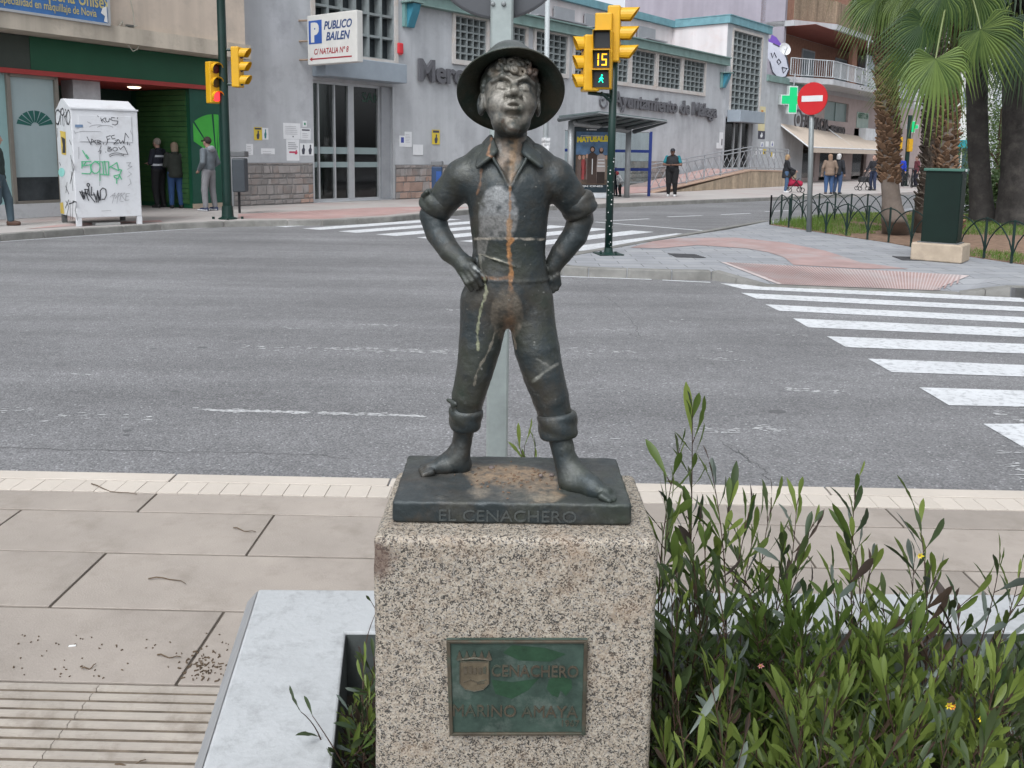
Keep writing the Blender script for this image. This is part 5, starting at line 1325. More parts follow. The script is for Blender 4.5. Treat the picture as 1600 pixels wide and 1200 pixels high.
for s_ in ([(395, 222), (402, 232)], [(422, 240), (428, 262), (436, 280)], [(425, 265), (458, 240)], [(436, 258), (462, 280)], [(465, 240), (464, 262), (475, 276), (490, 272), (497, 245)], [(540, 240), (515, 238), (506, 255), (530, 265), (568, 268), (565, 290), (545, 302), (520, 295)], [(566, 238), (563, 248)],
           [(305, 402), (340, 470), (345, 420), (390, 468)], [(350, 445), (385, 430)], [(400, 430), (425, 440), (398, 448), (425, 462), (398, 465)], [(395, 430), (398, 465)], [(445, 455), (447, 465)], [(472, 400), (480, 430), (478, 455), (465, 472)], [(478, 400), (505, 392)], [(480, 425), (500, 418)], [(515, 395), (540, 388)], [(512, 398), (520, 420), (545, 415)], [(545, 432), (575, 425), (532, 465), (575, 458)], [(580, 430), (590, 460), (610, 435), (620, 460), (632, 370), (660, 410)], [(650, 445), (652, 470)], [(668, 462), (668, 474)],
           [(400, 528), (425, 520), (420, 545)], [(425, 480), (412, 520)], [(465, 530), (466, 536)], [(485, 488), (482, 525), (510, 522), (515, 508), (488, 505), (508, 492), (485, 488)], arcp(545, 508, 20, 16, 0, 360), [(575, 488), (590, 510), (620, 480), (655, 552), (600, 548)], arcp(560, 570, 70, 30, 200, 330), arcp(565, 585, 72, 30, 205, 320)):
    fr_stroke(q, s_, .011)
q.build('graffiti', GB, t)
q = MB()
for s_ in ([(245, 870), (275, 935), (262, 862), (285, 930), (290, 850)], [(240, 870), (300, 885)], [(285, 850), (318, 945)], [(285, 850), (315, 852), (305, 885), (330, 900)], arcp(316, 812, 11, 13, 0, 360), [(318, 828), (325, 900), (372, 958)], [(345, 830), (340, 900), (372, 895), (385, 960)], [(362, 880), (385, 940), (395, 860), (412, 945)], [(395, 880), (420, 940), (418, 860), (440, 838), (465, 850), (470, 900), (455, 935), (430, 935)], [(398, 875), (400, 960)]):
    fr_stroke(q, s_, .017)
q.build('graffiti', GB, t)
q = MB()
for s_ in ([(500, 918), (545, 880), (520, 970)], [(515, 905), (550, 900)], [(545, 930), (575, 880), (560, 970)], [(570, 885), (598, 885), (560, 920)], [(600, 880), (585, 945)], [(598, 885), (630, 880), (600, 905), (632, 945)], [(645, 885), (670, 885)], [(640, 885), (632, 945), (665, 940)], [(638, 912), (662, 908)], [(590, 950), (615, 955)],
           [(640, 625), (680, 620), (655, 650), (690, 655), (650, 680)], [(660, 700), (685, 720), (650, 745)], [(670, 760), (680, 800), (655, 820)], [(200, 370), (260, 355), (420, 358)], [(195, 350), (205, 375)], [(415, 500), (410, 560), (418, 650), (412, 820)], [(235, 490), (235, 590)], [(675, 350), (690, 385)], [(430, 1035), (510, 1030)], [(310, 275), (340, 290)], arcp(400, 330, 80, 30, 200, 290), arcp(460, 330, 70, 25, 200, 340)):
    fr_stroke(q, s_, .008)
q.build('graffiti', GR, t)
q = MB()
for s_ in ([(340, 612), (262, 615), (268, 650), (335, 640), (340, 700), (330, 718), (262, 714)], [(262, 612), (262, 670)], [(268, 520), (310, 590)], [(300, 555), (320, 585)], arcp(378, 665, 40, 50, 0, 360), [(370, 612), (440, 616), (445, 720)], [(415, 612), (415, 775)], [(440, 615), (490, 615), (490, 728), (415, 720)], [(455, 610), (470, 725)], [(495, 665), (560, 622), (575, 690), (500, 655)], [(575, 680), (600, 685), (570, 760), (540, 750), (535, 735), (580, 725), (600, 765)], [(558, 760), (558, 800)], [(280, 640), (300, 612)], [(395, 625), (375, 612)]):
    fr_stroke(q, s_, .020)
q.build('graffiti', GG, t)
q = MB(); P = [face_pt(*crop_px(p), o=.018) for p in ((203, 298), (270, 298), (270, 322), (203, 322))]; q.poly(P); q.build('label_plate', mat('label_blue', (.15, .22, .33)), t)
# left side graffiti
def side_pt(px, py, o=.004):
    r_ = ray(px, py); n_ = -ux; P = c0 + n_ * o; k = P.dot(n_) / r_.dot(n_); return r_ * k + Vector((0, 0, EYE))
def sd_stroke(mb, pts, wd):
    P = [side_pt(*crop_px(p)) for p in pts]
    for i in range(len(P) - 1):
        d = P[i + 1] - P[i]
        if d.length < 1e-5: continue
        d.normalize(); n_ = d.cross(ux).normalized() * wd / 2; e = d * wd * .3; l = -ux * .0004 * (i % 5)
        mb.poly([P[i] - n_ - e + l, P[i + 1] - n_ + e + l, P[i + 1] + n_ + e + l, P[i] + n_ - e + l])
q = MB()
for s_ in (arcp(52, 235, 16, 62, -60, -320), [(60, 170), (80, 200), (62, 300)], [(78, 165), (78, 295)], arcp(95, 190, 12, 30, 0, 360), [(95, 225), (92, 300)], [(110, 190), (108, 310)], arcp(118, 200, 10, 30, -90, 90), [(115, 230), (135, 300)], arcp(146, 235, 14, 62, 0, 360)): sd_stroke(q, s_, .028)
for s_ in ([(125, 950), (150, 1000), (125, 1100)], [(150, 940), (120, 1010)], [(160, 950), (165, 1105)], [(150, 975), (195, 960)], [(185, 950), (180, 1110)], [(185, 950), (215, 960), (205, 1030), (225, 1115)], [(70, 620), (80, 645)], [(165, 560), (185, 700), (160, 800)], [(175, 600), (195, 660), (170, 760)], [(170, 700), (185, 860)], [(120, 820), (150, 890)], [(135, 790), (125, 880)], [(155, 430), (170, 470)], [(50, 330), (55, 400)]): sd_stroke(q, s_, .022)
q.build('graffiti', GB, t)
q = MB(); q.poly([side_pt(*crop_px(p)) for p in ((75, 350), (122, 360), (128, 560), (88, 550))]); q.poly([side_pt(*crop_px(p)) for p in ((75, 965), (100, 960), (112, 1060), (80, 1055))]); q.build('sticker', mat('sticker_yellow', (.55, .40, .08)), t)
q = MB(); q.poly([side_pt(*crop_px(p), o=.007) for p in ((85, 400), (118, 420), (122, 540), (95, 540), (98, 470))]); q.build('sticker_print', GB, t)
q = MB(); q.poly([side_pt(*crop_px((88 + 28 * math.cos(a / 9 * 6.28), 705 + 40 * math.sin(a / 9 * 6.28)))) for a in range(9)]); q.build('paint_spot', GT, t)
q = MB(); q.obox(c0 + ux * .35 + uy * .05, ux * .45, uy * .3, vz * .05); tag(q.build('broken_tile', mat('tile_grey', (.3, .3, .29))), 'loose grey tile lying under the white container', 'tile')

# ---- litter bins
def bin_(px, ytop, ybot, Y, w_, label, blue=False):
    a, b = S(px, ytop, Y), S(px, ybot, Y); t = thing('litter_bin', label, 'bin', (b.x, Y, 0)); H = a.z - b.z
    q = MB(); q.prism([(b.x - w_ * .45, Y - .14, b.z), (b.x + w_ * .45, Y - .14, b.z), (b.x + w_ * .45, Y + .14, b.z), (b.x - w_ * .45, Y + .14, b.z)], (0, 0, H * .80)); q.build('body', mat('bin_blue' if blue else 'bin_grey', (.02, .045, .10) if blue else (.055, .065, .075), .5, .1), t, bevel=.03)
    q = MB(); q.box((b.x, Y, b.z + H * .90), w_, .32, H * .14); q.build('lid', mat('bin_lid', (.13, .135, .14), .5), t, bevel=.02)
    q = MB(); q.tube([(b.x - w_ * .3, Y + .2, 0), (b.x - w_ * .3, Y + .2, b.z + H * .8)], .03, 6); q.build('post', BLKP, t)
    if blue: q = MB(); q.box((b.x + .06, Y - .145, b.z + H * .40), w_ * .45, .01, H * .5); q.build('label_plate', mat('bin_label', (.02, .07, .25)), t)
bin_(376, 234, 300, 20.5, .34, 'dark grey litter bin beside the curved green pole')
bin_(683, 250, 300, 25.5, .34, 'small dark bin with a blue panel at the market wall behind the statue arm', True)

# ---- thin lamp post behind the hat
b = G(851, 320); t = thing('lamp_post', 'thin pale grey lamp post with torn stickers behind the statue hat', 'lamp post', b)
tp = S(856, -40, b.y); q = MB(); q.tube([b, Vector((b.x + (tp.x - b.x) * .9, b.y, tp.z)), ], [.085, .07], 12); q.tube([Vector((b.x + (tp.x - b.x) * .9, b.y, tp.z)), Vector((tp.x + .1, b.y, tp.z + .6))], .05, 8); q.build('pole', mat('lamp_grey', (.36, .385, .39), .5, .08), t, smooth=True)
q = MB()
for k in range(9):
    z = S(851, 240 + k * 1.6 - 12 * (k % 3), b.y).z; a = 4.2 + .5 * (k % 3); q.box(Vector((b.x, b.y, z)), .185, .185, rs.uniform(.06, .16), a)
q.build('sticker', mat('sticker_white', (.6, .6, .6), .8, .3, 9), t)

# ---- bus shelter
Yf = 30.3; b0 = S(890, 300, Yf)
t = thing('bus_shelter', 'grey steel bus shelter with blue-edged glass and a film poster panel', 'bus shelter', (b0.x, Yf, 0))
STL = mat('shelter_steel', (.29, .30, .305), .45, .1, 3, .05, metal=.3); BLU = mat('shelter_blue', (.012, .028, .15), .45)
def PX(px, Y): return S(px, 250, Y).x
def PZ(py, Y, px=950): return S(px, py, Y).z
sdv = Vector((PX(981, 30.9) - PX(890, 29.6), 1.3, 0)); 
pL = Vector((PX(891, 29.6), 29.6, 0)); pR = Vector((PX(981, 30.9), 30.9, 0))
for p, top_ in ((pL, 190), (pR, 201)):
    q = MB(); q.tube([p, p + vz * PZ(top_, p.y)], .10, 12); q.build('post', STL, t, smooth=True)
zr = PZ(190, 30.2)
rf = [S(873, 183, 29.6), S(935, 176, 28.3), S(1042, 189.5, 30.0), S(990, 202, 31.2)]
q = MB(); q.prism(rf, (0, 0, .05)); q.build('roof', mat('roof_glass', (.12, .15, .15), .35, .1, 2), t)
q = MB()
for k in range(7):
    a, b = rf[0].lerp(rf[3], k / 6), rf[1].lerp(rf[2], k / 6); q.tube([a - vz * .09, b - vz * .04], [.08, .03], 6)
q.build('roof_rib', mat('rib_dark', (.075, .085, .09), .5), t)
q = MB(); q.tube([pL + vz * (PZ(190, 29.6) - .05), pR + vz * (PZ(201, 30.9) - .05)], .11, 8); q.tube([rf[1] - vz * .01, rf[2] - vz * .01], .03, 6); q.build('roof_beam', STL, t)
# glass back
gY = 31.6; gl = [Vector((PX(882, gY - .6), gY - .6, 0)), Vector((PX(1014.5, gY + .6), gY + .6, 0))]; gd = (gl[1] - gl[0])
q = MB(); q.obox(gl[0] + vz * .35, gd, Vector((0, .012, 0)), vz * (PZ(204, gY) - .35)); q.build('glass_panel', m_glass('shelter_glass', (.82, .88, .88), .25), t)
q = MB()
for y0, y1 in ((233.5, 238), (262.5, 267)):
    z1, z0_ = PZ(y0, gY, 960), PZ(y1, gY, 960); q.obox(gl[0] + vz * z0_ - Vector((0, .03, 0)), gd, Vector((0, .025, 0)), vz * (z1 - z0_))
q.obox(gl[1] + Vector((-.03, -.03, 0)), Vector((.11, 0, 0)), Vector((0, .06, 0)), vz * PZ(204, gY)); q.build('blue_edge', BLU, t)
q = MB(); q.tube([gl[0] + vz * PZ(205, gY), gl[1] + vz * PZ(205, gY)], .03, 6); q.build('top_rail', STL, t)
q = MB(); bx = gl[0].lerp(gl[1], .62); q.obox(bx + vz * .5 - Vector((0, .45, 0)), gd * .3, Vector((0, .35, 0)), vz * .05); q.build('bench', STL, t)
# poster case
pY = 29.9; x0, x1 = PX(896, pY), PX(960.5, pY + .4); z0_, z1 = PZ(301, pY, 920), PZ(198.5, pY, 920); pd = Vector((x1 - x0, .4, 0))
q = MB(); q.obox((x0, pY, .0), pd, Vector((0, .22, 0)), vz * (PZ(196, pY) - .0)); case = q.build('poster_case', mat('case_white', (.50, .52, .54), .4), t, bevel=.03)
O = Vector((x0, pY - .012, z0_)); pu = pd * .90; pz = vz * (z1 - z0_); pn = Vector((.0, -.004, 0))
def quad_(mb, u0, v0, u1, v1, l=1): mb.poly([O + pu * u0 + pz * v0 + pn * l, O + pu * u1 + pz * v0 + pn * l, O + pu * u1 + pz * v1 + pn * l, O + pu * u0 + pz * v1 + pn * l])
q = MB(); quad_(q, .0, 0, 1, 1, 1); q.build('poster_frame', mat('poster_dark', (.018, .03, .038), .3), case)
q = MB(); quad_(q, .06, .58, .97, .93, 2); q.build('poster_sky', mat('poster_blue', (.07, .13, .22), .5, .5, 2, 0), case)
q = MB(); quad_(q, .06, .12, .97, .58, 2); q.build('poster_ground', mat('poster_brown', (.075, .05, .035), .5, .5, 4, 0), case)
def fig(cx, base, h, wd, m1, m2, l=3):
    q = MB(); pts = [(-.5, 0), (.5, 0), (.55, .45), (.48, .76), (.15, .82), (-.15, .82), (-.48, .76), (-.55, .45)]
    q.poly([O + pu * (cx + a * wd) + pz * (base + b_ * h) + pn * l for a, b_ in pts]); q.build('poster_figure', m1, case)
    q = MB(); q.poly([O + pu * (cx + .30 * wd * math.cos(a / 10 * 6.283)) + pz * (base + h * .9 + .085 * h * math.sin(a / 10 * 6.283)) + pn * (l + .5) for a in range(10)]); q.build('poster_head', m2, case)
skin = mat('poster_skin', (.36, .22, .16)); brn = mat('poster_coat', (.045, .028, .022)); hair_ = mat('poster_hair', (.025, .015, .012))
for cx, bs_, h_, c1 in ((.16, .16, .42, (.10, .07, .06)), (.27, .2, .38, (.24, .04, .04)), (.36, .2, .4, (.12, .09, .08)), (.88, .2, .38, (.15, .11, .08))):
    fig(cx, bs_, h_, .13, mat('poster_p%d' % int(cx * 100), c1), skin, 3)
fig(.50, .14, .58, .24, brn, hair_, 4); fig(.74, .14, .56, .22, mat('poster_stripe', (.30, .25, .23)), hair_, 4)
for cx in (.50, .74):
    q = MB(); q.poly([O + pu * (cx + .045 * math.cos(a / 8 * 6.283)) + pz * (.66 + .032 * math.sin(a / 8 * 6.283)) + pn * 5 for a in range(8)]); q.build('poster_face', skin, case)
q = MB(); quad_(q, .63, .14, .85, .32, 5); q.build('poster_skirt', hair_, case)
q = MB(); quad_(q, .495, .28, .515, .52, 5); quad_(q, .64, .40, .84, .415, 6); quad_(q, .65, .45, .83, .465, 6); quad_(q, .66, .5, .82, .512, 6); 
text(q, 'EN CINES', O + pu * .25 + pz * .085 + pn * 3, pd, vz, width=pd.length * .5, height=.055, bold=.02); quad_(q, .18, .865, .80, .872, 3); quad_(q, .33, .953, .37, .972, 3); quad_(q, .39, .955, .60, .968, 3); q.build('poster_white_print', mat('poster_white', (.6, .6, .6)), case)
q = MB(); text(q, 'MATUSALÉN', O + pu * .08 + pz * .765 + pn * 3, pd + vz * .06, vz, width=pd.length * .84, height=.235, bold=.07); q.build('poster_title', mat('poster_yellow', (.62, .50, .03)), case)

# ---- green cabinet
cc = G(1493.5, 381.5, .27); Ld = Vector((-.38, .30, 0)); Rd = Vector((.2, .2533, 0)); cc = Vector((cc.x, cc.y, 0))
t = thing('utility_cabinet', 'dark green metal street cabinet on a concrete foot between the palms', 'cabinet', cc)
CAB = mat('cabinet_green', (.0035, .014, .010), .5, .15, 2, .04, streak=.15, spec=.25)
zt = S(1493, 268, cc.y).z
q = MB(); q.obox(cc + vz * .272, Ld, Rd, vz * (zt - .272)); q.build('body', CAB, t, bevel=.006)
l1, r1 = Ld.normalized(), Rd.normalized(); q = MB(); q.obox(cc - l1 * .03 - r1 * .03 + vz * zt, Ld + l1 * .06, Rd + r1 * .06, vz * .04); q.build('lid', mat('cabinet_lid', (.05, .13, .10), .5), t, bevel=.008)
q = MB(); q.obox(cc - l1 * .012 + r1 * .015 + vz * (.32), Rd * .9, l1 * .014, vz * (zt - .36)); q.build('door', CAB, t, bevel=.003)
q = MB(); q.obox(cc - l1 * .034 + r1 * .08 + vz * (zt + .0), r1 * .11, l1 * .003, vz * .035); q.build('label_plate', mat('bar_white', (0, 0, 0)), t)
q = MB(); q.lathe([(0, .006), (.009, .004), (.012, 0)], cc - l1 * .014 + r1 * .17 + vz * (zt - .11), -l1, 10); q.build('lock', mat('bolt_steel', (0, 0, 0)), t)
cbk = cc - l1 * .12 - r1 * .13; q = MB(); q.prism([cbk - l1 * .0, cbk + Ld + l1 * .22, cbk + Ld + l1 * .22 + Rd + r1 * .24, cbk + Rd + r1 * .24], (0, 0, .265)); q.build('foot', mat('foot_concrete', (.40, .325, .245), .9, .18, 3, .4, 30, dirt=(.25, .2, .16), dirt_amt=.6, dirt_scale=4), t, bevel=.02)
q = MB(); q.obox(cc - l1 * .04 - r1 * .04 + vz * .2655, Ld + l1 * .08, Rd + r1 * .08, vz * .012); q.build('seal', mat('bin_lid', (0, 0, 0)), t)

# ---- hoop fence
HG = mat('fence_green', (.008, .024, .020), .45, .15, 4, .05)
ft = thing('hoop_fence', 'low dark green hoop fence around the planted bed', 'fence', G(1203, 351))
def fence_run(pts, h=.64, spring=.12):
    for i, p in enumerate(pts):
        q = MB(); q.obox(p + Vector((-.016, -.01, 0)), (.032, 0, 0), (0, .02, 0), (0, 0, h)); q.build('post', HG, ft)
    for i in range(len(pts) - 1):
        a, b = pts[i], pts[min(i + 2, len(pts) - 1)] if h > .6 and i + 2 < len(pts) else pts[i + 1]
        P = []
        for k in range(15):
            u = k / 14; x = math.sin(math.pi * u) ** .62; P.append(a.lerp(b, u) + Vector((0, -.012, spring + (h - spring - .02) * x)))
        q = MB(); q.tube(P, .011, 5, caps=False); q.build('hoop', HG, ft)
front = [G(x, y) for x, y in ((1203, 351), (1232, 355.5), (1261, 360), (1290, 364.5), (1322, 369), (1355, 374.5), (1388, 379), (1423, 385.5), (1459, 391.5), (1497, 397.5), (1537, 404), (1580, 411.5), (1627, 419.5), (1680, 428))]
fence_run(front)
back = [Vector((G(1203, 351).x + (k) * .395, G(1203, 351).y + min(k * .5, 1.35) + k * .02, 0)) for k in range(1, 12)]
fence_run([front[0]] + back, .66)

# ================================================================== PEOPLE
def person(label, px, py, yaw, H, top, legs, shoe, skin=(.36, .22, .17), hair=(.06, .04, .03), hair_kind='short', pose='stand', stout=1.0, coat=0.0, sleeves=None, group=None, hat=None, name='person'):
    b = G(px, py); s_ = H / 1.75; t = thing(name, label, 'person', b, group); t.rotation_euler = (0, 0, yaw); t.scale = (s_, s_, s_)
    W_ = stout; h = .0135
    def new(lo=(-.55, -.5, -.03), hi=(.55, .6, 1.86)): return Solid(lo, hi, h)
    hipL, hipR = (-.09 * W_, 0, .93), (.09 * W_, 0, .93); kL, kR = (-.11, .03, .50), (.11, .03, .50); aL, aR = (-.12, -.02, .09), (.12, -.02, .09)
    if pose == 'walk': kL, aL, kR, aR = (-.09, .14, .50), (-.09, .16, .10), (.09, .0, .48), (.09, -.26, .13)
    if pose == 'wide': aL, aR = (-.17, -.02, .09), (.17, -.02, .09); kL, kR = (-.14, .02, .5), (.14, .02, .5)
    shL, shR = (-.185 * (W_ * .5 + .5), -.01, 1.42), (.185 * (W_ * .5 + .5), -.01, 1.42)
    eL, eR, hL, hR = (-.25 * W_, -.03, 1.15), (.25 * W_, -.03, 1.15), (-.25 * W_, .05, .88), (.25 * W_, .05, .88)
    if pose in ('phone',): eL, eR, hL, hR = (-.31, .04, 1.14), (.31, .04, 1.14), (-.06, .27, 1.14), (.07, .27, 1.13)
    if pose in ('pocket', 'wide'): hL, hR = (-.17, .14, .97), (.17, .14, .97); eL, eR = (-.27, -.06, 1.15), (.27, -.06, 1.15)
    if pose in ('push', 'walkpush'): eL, eR, hL, hR = (-.22, .12, 1.14), (.22, .12, 1.14), (-.16, .40, 1.0), (.16, .40, 1.0)
    if pose == 'folded': eL, eR, hL, hR = (-.24, .05, 1.14), (.24, .05, 1.14), (.05, .2, 1.15), (-.05, .2, 1.12)
    bend = .25 if pose == 'bend' else 0.0
    hd = np.array((0, .02 + (.06 if pose == 'phone' else 0) + bend * .9, 1.635 - bend * .35 - (.03 if pose == 'phone' else 0)))
    S1 = new()
    S1.ell((0, 0 + bend * .5, 1.22 - bend * .1), (.14 * W_, .095 * W_, .24), .04).ell((0, 0, .96), (.145 * W_, .10 * W_, .11), .04)
    S1.cone((0, -.01 + bend * .7, 1.44 - bend * .25), hd - (0, .01, .06), .055, .052, .03).ell(hd, (.073, .092, .105), .02).ell(hd + (0, .03, -.065), (.05, .05, .045), .03)
    S1.cone(hd + (0, .088, .01), hd + (0, .104, -.022), .010, .014, .012).ell(hd + (-.075, 0, -.01), (.012, .02, .03), .008).ell(hd + (.075, 0, -.01), (.012, .02, .03), .008)
    S1.ell(hd + (-.03, .088, .012), (.014, .01, .008), .006, '-').ell(hd + (.03, .088, .012), (.014, .01, .008), .006, '-')
    for a, k_, an in ((hipL, kL, aL), (hipR, kR, aR)): S1.cone(a, k_, .085, .055, .03).cone(k_, an, .055, .038, .02).cone(np.array(an) - (0, .02, .045), np.array(an) + (0, .12, -.065), .035, .028, .02)
    for a, e, hnd in ((shL, eL, hL), (shR, eR, hR)):
        a = np.array(a) + (0, bend * .6, -bend * .2); S1.cone(a, e, .05, .04, .03).cone(e, hnd, .04, .028, .02)
        d = np.array(hnd) - np.array(e); d = d / np.linalg.norm(d); c = np.array(hnd) + d * .05; S1.ell(c, (.033, .033, .05), .015)
        sd_ = np.cross(d, (0, 0, 1)); sd_ = sd_ / (np.linalg.norm(sd_) + 1e-6)
        for j in range(4): S1.cone(c + sd_ * (j - 1.5) * .018 + d * .02, c + sd_ * (j - 1.5) * .021 + d * (.085 + .01 * (j in (1, 2))), .010, .008, .002)
        S1.cone(c - sd_ * .02, c - sd_ * .045 + d * .045, .011, .009, .004)
    me = S1.mesh('body'); o = link_mesh('body', me, mat('skin_%02d' % int(skin[0] * 100), skin, .55, .06), t, smooth=True, offset=False)
    # trousers
    S2 = new(hi=(.55, .6, 1.1)); 
    S2.ell((0, 0, .96), (.155 * W_, .115 * W_, .12), .04)
    for a, k_, an in ((hipL, kL, aL), (hipR, kR, aR)): S2.cone(a, k_, .10 * W_, .075 * W_, .03).cone(k_, np.array(an) + (0, 0, .02), .075 * W_, .062, .02)
    link_mesh('trousers', S2.mesh('trousers'), mat('cloth_%s' % str(legs), legs, .9, .15, 6, .4, 30), t, smooth=True, offset=False)
    for an in (aL, aR):
        S3 = new(hi=(.55, .6, .2)); S3.cone(np.array(an) - (0, .03, .045), np.array(an) + (0, .13, -.055), .050, .040, .02).ell(np.array(an) + (0, .04, -.085), (.045, .13, .018), .01)
        link_mesh('shoe', S3.mesh('shoe'), mat('shoe_%s' % str(shoe), shoe, .6), t, smooth=True, offset=False)
    S4 = new(lo=(-.55, -.5, .4)); bl = .97 - coat
    S4.ell((0, bend * .4, 1.20 - bend * .1), (.178 * W_, .135 * W_, .27), .05).ell((0, bend * .6, 1.38 - bend * .2), (.19 * W_, .11, .09), .05).ell((0, .0, 1.02), (.172 * W_, .13 * W_, .12), .05)
    if coat > 0: S4.cone((0, 0, 1.0), (0, 0, bl), .165 * W_, .185 * W_, .05)
    S4.ell((0, -.04 + bend * .8, 1.475 - bend * .3), (.095, .085, .045), .03)
    if sleeves is None:
        for a, e, hnd in ((shL, eL, hL), (shR, eR, hR)):
            a = np.array(a) + (0, bend * .6, -bend * .2); S4.cone(a, e, .075, .062, .04).cone(e, np.array(e) * .1 + np.array(hnd) * .9, .062, .050, .02)
    S4.d[:, :, :max(0, int((bl - .09 - .4) / h))] = 1.0
    link_mesh('jacket', S4.mesh('jacket'), mat('cloth_%s' % str(top), top, .85, .18, 7, .5, 24), t, smooth=True, offset=False)
    if sleeves is not None:
        S5 = new(lo=(-.55, -.5, .9))
        for a, e in ((shL, eL), (shR, eR)): S5.cone(a, np.array(a) * .35 + np.array(e) * .65, .058, .062, .02)
        link_mesh('shirt_sleeves', S5.mesh('shirt_sleeves'), mat('cloth_%s' % str(sleeves), sleeves, .85), t, smooth=True, offset=False)
    S6 = Solid((-.2, -.25, 1.1), (.2, .45, 1.86), .011)
    if hair_kind == 'short': S6.ell(hd + (0, -.018, .028), (.084, .10, .10), .01).ell(hd + (0, .10, -.045), (.09, .075, .085), .012, '-')
    if hair_kind == 'bob': S6.ell(hd + (0, -.02, .02), (.10, .108, .112), .01).ell(hd + (0, -.05, -.08), (.095, .075, .10), .04).ell(hd + (0, .125, -.04), (.08, .085, .10), .012, '-')
    if hair_kind == 'cap': S6.ell(hd + (0, -.01, .045), (.086, .105, .082), .01).ell(hd + (0, .11, .028), (.065, .075, .012), .01).ell(hd + (0, .10, -.06), (.1, .09, .075), .008, '-')
    nm = 'cap' if hair_kind == 'cap' else ('hat' if hat else 'hair')
    link_mesh(nm, S6.mesh('hair'), mat('hair_%s' % str(hair), hair, .8, .2, 20), t, smooth=True, offset=False)
    return t
def extra(t, name, q, m_, **kw): return link_mesh(name, q.mesh(name), m_, t, offset=False, **kw)
PI = math.pi
person('man in dark green jacket and worn jeans at the left edge of the pavement', 1, 353, -PI / 2 + .3, 1.75, (.022, .035, .033), (.06, .09, .11), (.09, .05, .035), pose='walk', hair=(.05, .04, .035))
t = person('grey-haired man in a black and white jacket in the green shop recess, facing left', 250, 324, PI / 2 - .25, 1.76, (.018, .02, .03), (.016, .016, .018), (.02, .02, .02), skin=(.40, .24, .19), hair=(.26, .23, .20), pose='folded', stout=1.15)
q = MB(); 
for z in (1.28, 1.06): q.lathe([(.205, z), (.215, z), (.215, z + .05), (.205, z + .05)], (0, 0, 0), (0, 0, 1), 20)
for v_ in range(len(q.v)): q.v[v_] = (q.v[v_][0] * .98, q.v[v_][1] * .78, q.v[v_][2])
extra(t, 'reflective_band', q, mat('band_white', (.5, .52, .55)))
person('fair-haired woman in a dark olive jacket and blue jeans in the shop recess', 276, 325, PI / 2 - 1.0, 1.66, (.028, .032, .026), (.03, .07, .17), (.02, .02, .02), hair=(.24, .18, .13), hair_kind='bob', pose='folded', stout=1.08, coat=.06)
t = person('young man in grey hooded padded jacket and grey sweatpants beside the green pole', 328, 329, PI / 2 - .35, 1.80, (.13, .15, .165), (.21, .21, .22), (.03, .04, .09), skin=(.36, .22, .17), hair=(.03, .022, .018), pose='wide')
q = MB(); q.box((0, .125, 1.655), .14, .012, .035); extra(t, 'sunglasses', q, BLKP, bevel=.004)
S_ = Solid((-.2, -.25, 1.3), (.2, .2, 1.6), .012); S_.ell((0, -.10, 1.47), (.11, .07, .08), .02); link_mesh('hood', S_.mesh('hood'), mat('hood_grey', (.26, .27, .29), .9), t, smooth=True, offset=False)
q = MB()
for sx in (-.17, .17): q = MB(); q.box((sx, .05, .022), .10, .28, .03); extra(t, 'sole', q, mat('sole_white', (.55, .56, .58)), bevel=.01)
person('small child in a white coat and red hat bending forward by the bus shelter', 968.5, 307, PI / 2, .96, (.60, .60, .60), (.02, .02, .022), (.02, .02, .02), hair=(.35, .06, .07), hair_kind='bob', hat=True, pose='bend', coat=.10, stout=1.25)
person('dark-clothed figure half hidden behind the poster case', 961, 306.5, PI / 2 + .6, 1.05, (.02, .022, .035), (.02, .02, .03), (.02, .02, .02), hair=(.25, .10, .10), hair_kind='short')
t = person('stout man with cap and teal sleeves looking at a phone near the market wall', 1049, 307, PI - .35, 1.80, (.018, .019, .022), (.012, .012, .013), (.60, .60, .60), skin=(.16, .085, .06), hair=(.02, .02, .025), hair_kind='cap', pose='phone', stout=1.32, sleeves=(.015, .16, .19))
q = MB(); q.box((.0, .33, 1.17), .075, .012, .14); extra(t, 'phone', q, BLKP)
person('woman with light brown hair in a long black coat pushing a red stroller', 1227.5, 300.5, -PI / 2 - .3, 1.62, (.016, .017, .02), (.05, .09, .16), (.55, .55, .55), hair=(.30, .20, .11), hair_kind='bob', pose='push', coat=.22, stout=1.15)
person('woman in a tan jacket and blue jeans seen from behind at the hoop fence', 1294, 303, -.1, 1.66, (.19, .135, .10), (.04, .08, .17), (.05, .04, .04), hair=(.24, .15, .10), hair_kind='bob', coat=.06, stout=1.2)
person('grey-haired woman in a black jacket and jeans beside the woman in the tan jacket', 1307.5, 303, -.9, 1.68, (.015, .016, .02), (.04, .07, .14), (.03, .03, .03), hair=(.42, .41, .40), hair_kind='bob', coat=.06, stout=1.1)
person('woman in black pushing a walker in front of the pharmacy end', 1363, 297.5, PI / 2 + .5, 1.64, (.018, .018, .022), (.03, .04, .08), (.03, .03, .03), hair=(.30, .18, .14), hair_kind='bob', pose='push', stout=1.05)
person('distant person in a bright blue jacket between the palm trunks', 1405.5, 291, PI - .3, 1.66, (.02, .05, .42), (.02, .02, .03), (.02, .02, .02), hair=(.3, .28, .26), hair_kind='short')
person('distant person in dark red top beside the parked bicycles', 1430, 292, PI / 2, 1.66, (.12, .03, .04), (.02, .02, .03), (.02, .02, .02), hair=(.1, .06, .04), hair_kind='short')
